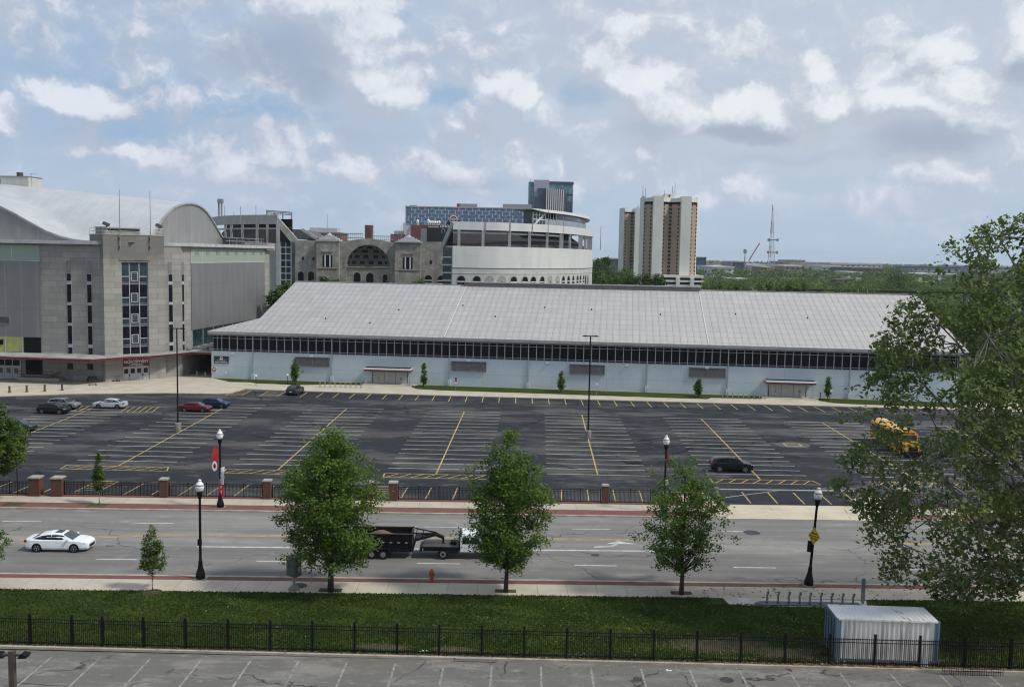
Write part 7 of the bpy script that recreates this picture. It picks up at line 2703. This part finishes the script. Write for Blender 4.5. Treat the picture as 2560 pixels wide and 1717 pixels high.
b.box(-2.2, 2.7, -1.1, -1.051, 1.3, 1.36)
b.build('ribs', t)
b = MB().use('white')  # white dashes paint the highlights on the stake pockets
for x in (.35, .95, 1.55, 2.15):
    b.box(x, x + .2, -1.115, -1.105, 1.31, 1.35)
b.build('pocket_highlight', t)
MB().use(bk).box(-2.2, 2.75, -.6, .6, .45, .62).build('chassis', t)
for s_ in (-1, 1):
    MB().use(bk).extr([(-1.1, s_ * 1.0, .6), (-.85, s_ * 1.0, .88), (.85, s_ * 1.0, .88), (1.15, s_ * 1.0, .55), (1.1, s_ * 1.0, .5), (.8, s_ * 1.0, .82), (-.8, s_ * 1.0, .82), (-1.05, s_ * 1.0, .55)], (0, s_ * .24, 0)).build('fender', t)
    for x in (-.45, .45):
        wo = MB().use('rubber').tube((x, s_ * .95, .38), (x, s_ * 1.2, .38), .38, None, 18).build('wheel', t)
        MB().use('grey').tube((x, s_ * 1.19, .38), (x, s_ * 1.21, .38), .21, None, 12).build('rim', wo)
b = MB().use(bk)
for s_ in (-1, 1):
    b.bar((2.72, s_ * .75, .7), (2.95, s_ * .7, 1.5), .14).bar((2.95, s_ * .7, 1.45), (4.45, s_ * .2, 1.75), .14, .2).bar((4.45, s_ * .2, 1.75), (5.05, s_ * .08, 1.5), .14, .2)
    b.bar((2.8, s_ * .7, 2.0), (4.5, s_ * .22, 1.82), .08)
    b.bar((2.85, s_ * .7, 1.5), (3.0, s_ * .68, 1.98), .05).bar((3.4, s_ * .55, 1.55), (3.5, s_ * .5, 1.95), .05)
b.box(2.9, 3.6, -.6, .6, 1.5, 1.58)
b.tube((5.08, 0, 1.6), (5.08, 0, 1.08), .09)
b.use('rust').box(4.98, 5.25, -.14, .14, 1.04, 1.08)
b.build('gooseneck', t)
t = thing('soil_heap', 'brown heap of soil lying in the dump trailer box', 'soil', (-10.25, 76.0, 1.0), RA)
rg = np.random.default_rng(4)
b = MB().use(mat('load soil', (.17, .105, .06), .95, .35, 4, detail=6, bump=.6))
vs, fs = [], []
for j in range(11):
    for i in range(23):
        x, y = -2.1 + 4.7 * i / 22, -.95 + 1.9 * j / 10
        h_ = .66 * math.exp(-((x - .15) / 1.15) ** 2 - ((y - .1) / .9) ** 2) + .28 + .05 * rg.random()
        vs.append((x, y, h_))
fs = [(j * 23 + i, j * 23 + i + 1, (j + 1) * 23 + i + 1, (j + 1) * 23 + i) for j in range(10) for i in range(22)]
b.add(vs, fs).build('soil', t)
t = thing('flatbed_truck', 'white cab pickup truck with a black flatbed towing the dump trailer', 'truck', (-5.13, 76.1, 0), RA)
b = MB().use(bk).box(-1.65, 1.25, -1.05, 1.05, .88, 1.0)
b.use(mat('worn bed', (.07, .065, .06), .7, .3, 2)).box(-1.62, 1.2, -1.0, 1.0, 1.0, 1.02)
b.build('flatbed', t)
b = MB().use(bk).box(1.25, 1.31, -1.0, 1.0, 1.0, 2.0).box(-1.6, 4.3, -.45, .45, .5, .88).box(-1.85, -1.65, -.9, .9, .6, .88)
b.box(.2, 1.2, -1.02, -.9, .5, .86)
b.build('frame', t)
b = MB().use(pw)
cb = [(1.35, .62), (3.3, .62), (3.3, 1.2), (2.72, 1.88), (2.5, 1.96), (1.45, 1.96), (1.35, 1.8)]
b.extr([(x, -1.0, z) for x, z in cb], (0, 2.0, 0))
b.extr([(3.301, -.98, .55), (4.55, -.98, .55), (4.6, -.98, .95), (4.4, -.98, 1.18), (3.301, -.98, 1.28)], (0, 1.96, 0))
b.build('cab', t)
for s_ in (-1, 1):
    b = MB().use('glass')
    y = s_ * 1.004
    b.add([(1.5, y, 1.25), (2.05, y, 1.25), (2.05, y, 1.8), (1.55, y, 1.8)], [(0, 1, 2, 3)])
    b.add([(2.15, y, 1.25), (3.05, y, 1.25), (2.62, y, 1.78), (2.15, y, 1.8)], [(0, 1, 2, 3)])
    b.build('side_window', t)
    MB().use(pw).box(2.95, 3.1, min(s_ * 1.02, s_ * 1.28), max(s_ * 1.02, s_ * 1.28), 1.25, 1.55).build('mirror', t)
    for x, rr_ in ((0, .42), (3.85, .40)):
        wo = MB().use('rubber').tube((x, s_ * .72, rr_), (x, s_ * 1.04, rr_), rr_, None, 20).build('wheel', t)
        MB().use('grey').tube((x, s_ * 1.03, rr_), (x, s_ * 1.05, rr_), .24, None, 14).use('blackm').tube((x, s_ * 1.05, rr_), (x, s_ * 1.055, rr_), .12, None, 12).build('rim', wo)
    MB().use(mat('headlight lens', (.45, .47, .48))).box(4.58, 4.62, min(s_ * .55, s_ * .9), max(s_ * .55, s_ * .9), .78, 1.0).build('headlight', t)
MB().use(mat('windscreen', (.05, .06, .065))).extr([(3.28, -.9, 1.28), (3.28, .9, 1.28), (2.78, .85, 1.86), (2.78, -.85, 1.86)], (.03, 0, .03)).build('windscreen', t)
MB().use('glass').box(1.33, 1.348, -.7, .7, 1.35, 1.8).build('rear_window', t)
MB().use('blackm').box(.55, 1.0, -.35, .25, 1.022, 1.2).build('toolbox', t)

# ================================================================== NEAR TREES
tree('maple_tree', 'largest leafy maple on the near sidewalk, left of the dump trailer', 'tree', (-12.41, 66.95, .12), 11.75,
     [(1.7, .7), (2.3, 2.3), (3.2, 3.0), (5, 3.2), (7.4, 3.45), (9, 2.75), (10.4, 1.9), (11.3, 1.1), (11.7, .4)], 470, 66, .105, .29, 11, .19, 1.9, lumps=.26, limbs=60, lean=(-.012, 0), up=.9)
tree('maple_tree', 'middle leafy maple on the near sidewalk, hiding the truck cab', 'tree', (-.12, 67.45, .12), 11.6,
     [(1.4, .5), (2.2, 1.4), (3.2, 2.5), (4.6, 2.9), (6.2, 2.5), (7.6, 2.6), (9.2, 2.1), (10.4, 1.2), (11.6, .3)], 380, 64, .10, .27, 22, .15, 1.8, lumps=.30, limbs=60, lean=(.012, 0), up=.9)
tree('maple_tree', 'smallest and sparsest of the three maples, nearest the driveway', 'tree', (12.33, 67.7, .12), 10.0,
     [(1.5, .5), (2.1, 1.7), (3.2, 2.6), (4.6, 2.9), (6.0, 2.6), (7.5, 2.3), (8.8, 1.7), (9.9, .5)], 260, 50, .10, .24, 37, .15, 1.7, lumps=.36, limbs=80, up=.9)
tree('young_tree', 'small young tree in the lawn edge right of the white sedan', 'tree', (-24.75, 66.5, .12), 4.75,
     [(1.25, .2), (1.5, .8), (2.1, .95), (2.9, .65), (3.7, .5), (4.4, .25), (4.75, .08)], 120, 34, .07, .11, 45, .035, 1.3, 'maplel', 'barkl', lumps=.2, limbs=30)
tree('columnar_tree', 'slim columnar street tree in front of the iron fence at the left', 'tree', (-38.1, 89.4, .12), 4.9,
     [(1.25, .15), (1.6, .42), (2.4, .48), (3.3, .36), (4.2, .22), (4.9, .05)], 90, 34, .085, .10, 52, .04, 1.3, 'maplel', 'barkl', lumps=.12, limbs=20)
tree('leafy_tree', 'broad leafy tree cut by the left edge above the iron fence', 'tree', (AY(-26, 1200, 89.2).x, 89.2, .12), 9.7,
     [(2.3, .6), (2.9, 2.4), (4.3, 3.3), (5.6, 3.2), (7.2, 2.3), (8.8, 1.3), (9.7, .3)], 320, 46, .15, .28, 63, .14, 2.6, 'maplel', lumps=.2, limbs=40)
tree('leafy_tree', 'small leafy tree cut by the left edge beside the white sedan', 'tree', (AY(-50, 1400, 66.6).x, 66.6, .12), 5.0,
     [(1.2, .5), (1.7, 1.4), (2.6, 1.75), (3.6, 1.3), (4.5, .7), (5, .2)], 150, 40, .10, .18, 71, .06, 1.5, 'maplel', lumps=.2, limbs=30)
WT = [(738, 962, 895, .62, 'first slim hedge tree by the blue wall, tallest, behind the charcoal vehicle'), (1059, 968, 910, .42, 'second slim hedge tree by the blue wall, just right of the left door canopy'),
      (1402, 982, 930, .50, 'third slim hedge tree by the blue wall, left of the tall light pole'), (1745, 994, 945, .66, 'fourth hedge tree by the blue wall, low and plump, below a vent'),
      (2069, 1000, 945, .44, 'fifth slim hedge tree by the blue wall, right of the far door canopy')]
for i, (px, y0, y1, r_, lab) in enumerate(WT):
    p = G(px, y0)
    h = AY(px, y1, p.y).z
    tree('hedge_tree', lab, 'tree', (p.x, p.y, .12), h, [(.45, r_ * .5), (h * .3, r_), (h * .6, r_ * .85), (h * .85, r_ * .45), (h, .06)], 70, 30, .13, .16, 80 + i, .06, .5, 'maple', 'bark', lumps=.15, limbs=10)

# sycamore: irregular crown built limb by limb
t = thing('sycamore_tree', 'huge pale limbed sycamore filling the right edge of the view', 'tree', (35.2, 61.5, .12))
rg = np.random.default_rng(9)
OUT = [(2950, 430), (2700, 490), (2548, 540), (2506, 548), (2468, 556), (2439, 576), (2411, 588), (2379, 602), (2358, 620), (2362, 640), (2335, 660), (2312, 684), (2318, 730), (2296, 752), (2262, 752), (2242, 768),
       (2235, 790), (2203, 818), (2196, 842), (2188, 868), (2196, 900), (2186, 930), (2152, 953), (2140, 985), (2170, 1010), (2150, 1032), (2100, 1045), (2101, 1068), (2150, 1095), (2095, 1128), (2111, 1180),
       (2090, 1203), (2086, 1235), (2137, 1258), (2146, 1305), (2168, 1338), (2188, 1370), (2203, 1392), (2219, 1424), (2213, 1452), (2267, 1464), (2321, 1486), (2345, 1504), (2400, 1512), (2516, 1494), (2600, 1440),
       (2760, 1400), (2950, 1300)]
PO = np.array(OUT, float)
def inside(x, y):
    c = np.zeros(len(x), bool)
    n = len(PO)
    for i in range(n):
        x0, y0 = PO[i]
        x1, y1 = PO[(i + 1) % n]
        m = (y0 > y) != (y1 > y)
        c ^= m & (x < (x1 - x0) * (y - y0) / ((y1 - y0) + 1e-12) + x0)
    return c
def edged(x, y):
    d = np.full(len(x), 1e9)
    for i in range(1, len(PO) - 2):
        a, b_ = PO[i], PO[i + 1]
        ab = b_ - a
        tt = np.clip(((x - a[0]) * ab[0] + (y - a[1]) * ab[1]) / (ab @ ab + 1e-9), 0, 1)
        d = np.minimum(d, np.hypot(x - a[0] - tt * ab[0], y - a[1] - tt * ab[1]))
    return d
# foliage masses: clump centres, denser near secondary limb ends
qx, qy = rg.uniform(2070, 2930, 5200), rg.uniform(440, 1520, 5200)
k = inside(qx, qy)
qx, qy = qx[k], qy[k]
ed = edged(qx, qy)
wave = np.sin(qx / 47. + 1.3 * np.sin(qy / 61.)) * np.sin(qy / 53. + 1.1 * np.sin(qx / 71.))
keep = rg.random(len(qx)) < np.clip(.48 + .35 * wave + (qx > 2400) * .22 + (ed < 14) * .15 - (qy < 760) * .16 - ((qx > 2170) & (qx < 2345) & (qy > 1035) & (qy < 1150)) * .32, .05, 1)
qx, qy, ed = qx[keep], qy[keep], ed[keep]
thick = np.minimum(6.5, 1.0 + ed * .0245 * .9)
dep = 60.5 + rg.uniform(-1, 1, len(qx)) * thick
CC = np.array([tuple(AY(x, y, d)) for x, y, d in zip(qx, qy, dep)])
CC -= np.array([35.2, 61.5, .12])
per = 24
P = CC[rg.integers(0, len(CC), len(CC) * per)] + rg.normal(size=(len(CC) * per, 3)) * np.array([.30, .34, .24])
V = leafquads(P, np.full(len(P), .145), rg, .35, .9)
np_mesh('crown', V, np.arange(len(V)).reshape(-1, 4), M['syc'], t)
b = MB().use('barkl')
tops = [(Vector((0, 0, 0)), .62), (Vector((.1, 0, 3)), .5), (Vector((-.3, .2, 7)), .44), (Vector((-.2, 0, 12)), .36), (Vector((-.8, 0, 17)), .26), (Vector((-.6, .3, 22)), .16), (Vector((-1.4, 0, 26)), .06)]
for (p, r0_), (q, r1_) in zip(tops[:-1], tops[1:]):
    b.tube(p, q, r0_, r1_, 10)
nodes = []
for (px, py, dy, hz, r_) in ((2420, 700, 0, 14, .15), (2500, 600, 2, 17, .14), (2350, 800, -1.5, 11, .15), (2260, 900, 0, 9, .13), (2400, 950, 3, 9, .16), (2200, 1100, 1, 7, .13), (2330, 1150, -3, 6, .15), (2250, 1260, -1, 5, .12),
                             (2420, 1250, 2, 5, .15), (2300, 1380, -2, 4, .11), (2450, 1400, 0, 3.5, .12), (2480, 850, -3, 12, .14), (2500, 1080, -3, 8, .15), (2540, 720, 3, 16, .14), (2300, 1000, 2.5, 8, .11), (2460, 620, -1.5, 18, .09),
                             (2640, 820, 2, 14, .15), (2700, 1100, 2, 8, .15)):
    e_ = AY(px, py, 60.5 + dy) - Vector((35.2, 61.5, .12))
    s_ = Vector((-.2, 0, hz))
    pts = [s_]
    for f in (.3, .6, .85, 1.):
        q = s_.lerp(e_, f) + Vector((rg.normal(0, .35), rg.normal(0, .35), rg.normal(0, .3) - 1.1 * math.sin(f * math.pi)))
        pts.append(q)
    for i_, (p, q) in enumerate(zip(pts[:-1], pts[1:])):
        b.tube(p, q, r_ * (1 - .2 * i_), r_ * (1 - .2 * (i_ + 1)) + .01, 7, False)
    nodes += [(p_, r_ * (1 - .22 * i_)) for i_, p_ in enumerate(pts[1:])]
NP_ = np.array([tuple(n_[0]) for n_ in nodes])
for i_ in rg.permutation(len(CC))[:620]:
    c = CC[i_]
    d = np.linalg.norm(NP_ - c, axis=1)
    j = int(np.argmin(d))
    if d[j] > 7:
        continue
    s_ = Vector(NP_[j])
    e_ = Vector(c)
    mid = s_.lerp(e_, .5) + Vector((rg.normal(0, .2), rg.normal(0, .2), rg.normal(0, .2) - .2))
    b.tube(s_, mid, .045, .03, 4, False)
    b.tube(mid, e_, .03, .012, 4, False)
b.build('trunk', t, smooth=True)

# ================================================================== HAZE
HAZE = True
if HAZE:
    hz = MB()
    m = bpy.data.materials.new('haze air')
    m.use_nodes = True
    hn = NT(m.node_tree)
    vv = hn.n('ShaderNodeVolumePrincipled', {'Color': c4((.78, .88, 1.0)), 'Density': .00006, 'Anisotropy': .2})
    hn.n('ShaderNodeOutputMaterial', {'Volume': vv.outputs[0]})
    hz.mats = [m]
    hz.box(-8500, 8500, -550, 12500, -1.06, 125)
    o = hz.build('haze')
    tag(o, kind='stuff')
sc.cycles.use_denoising = True
sc.cycles.use_adaptive_sampling = True
sc.cycles.adaptive_threshold = .012
world.cycles.sampling_method = 'MANUAL'
world.cycles.sample_map_resolution = 256
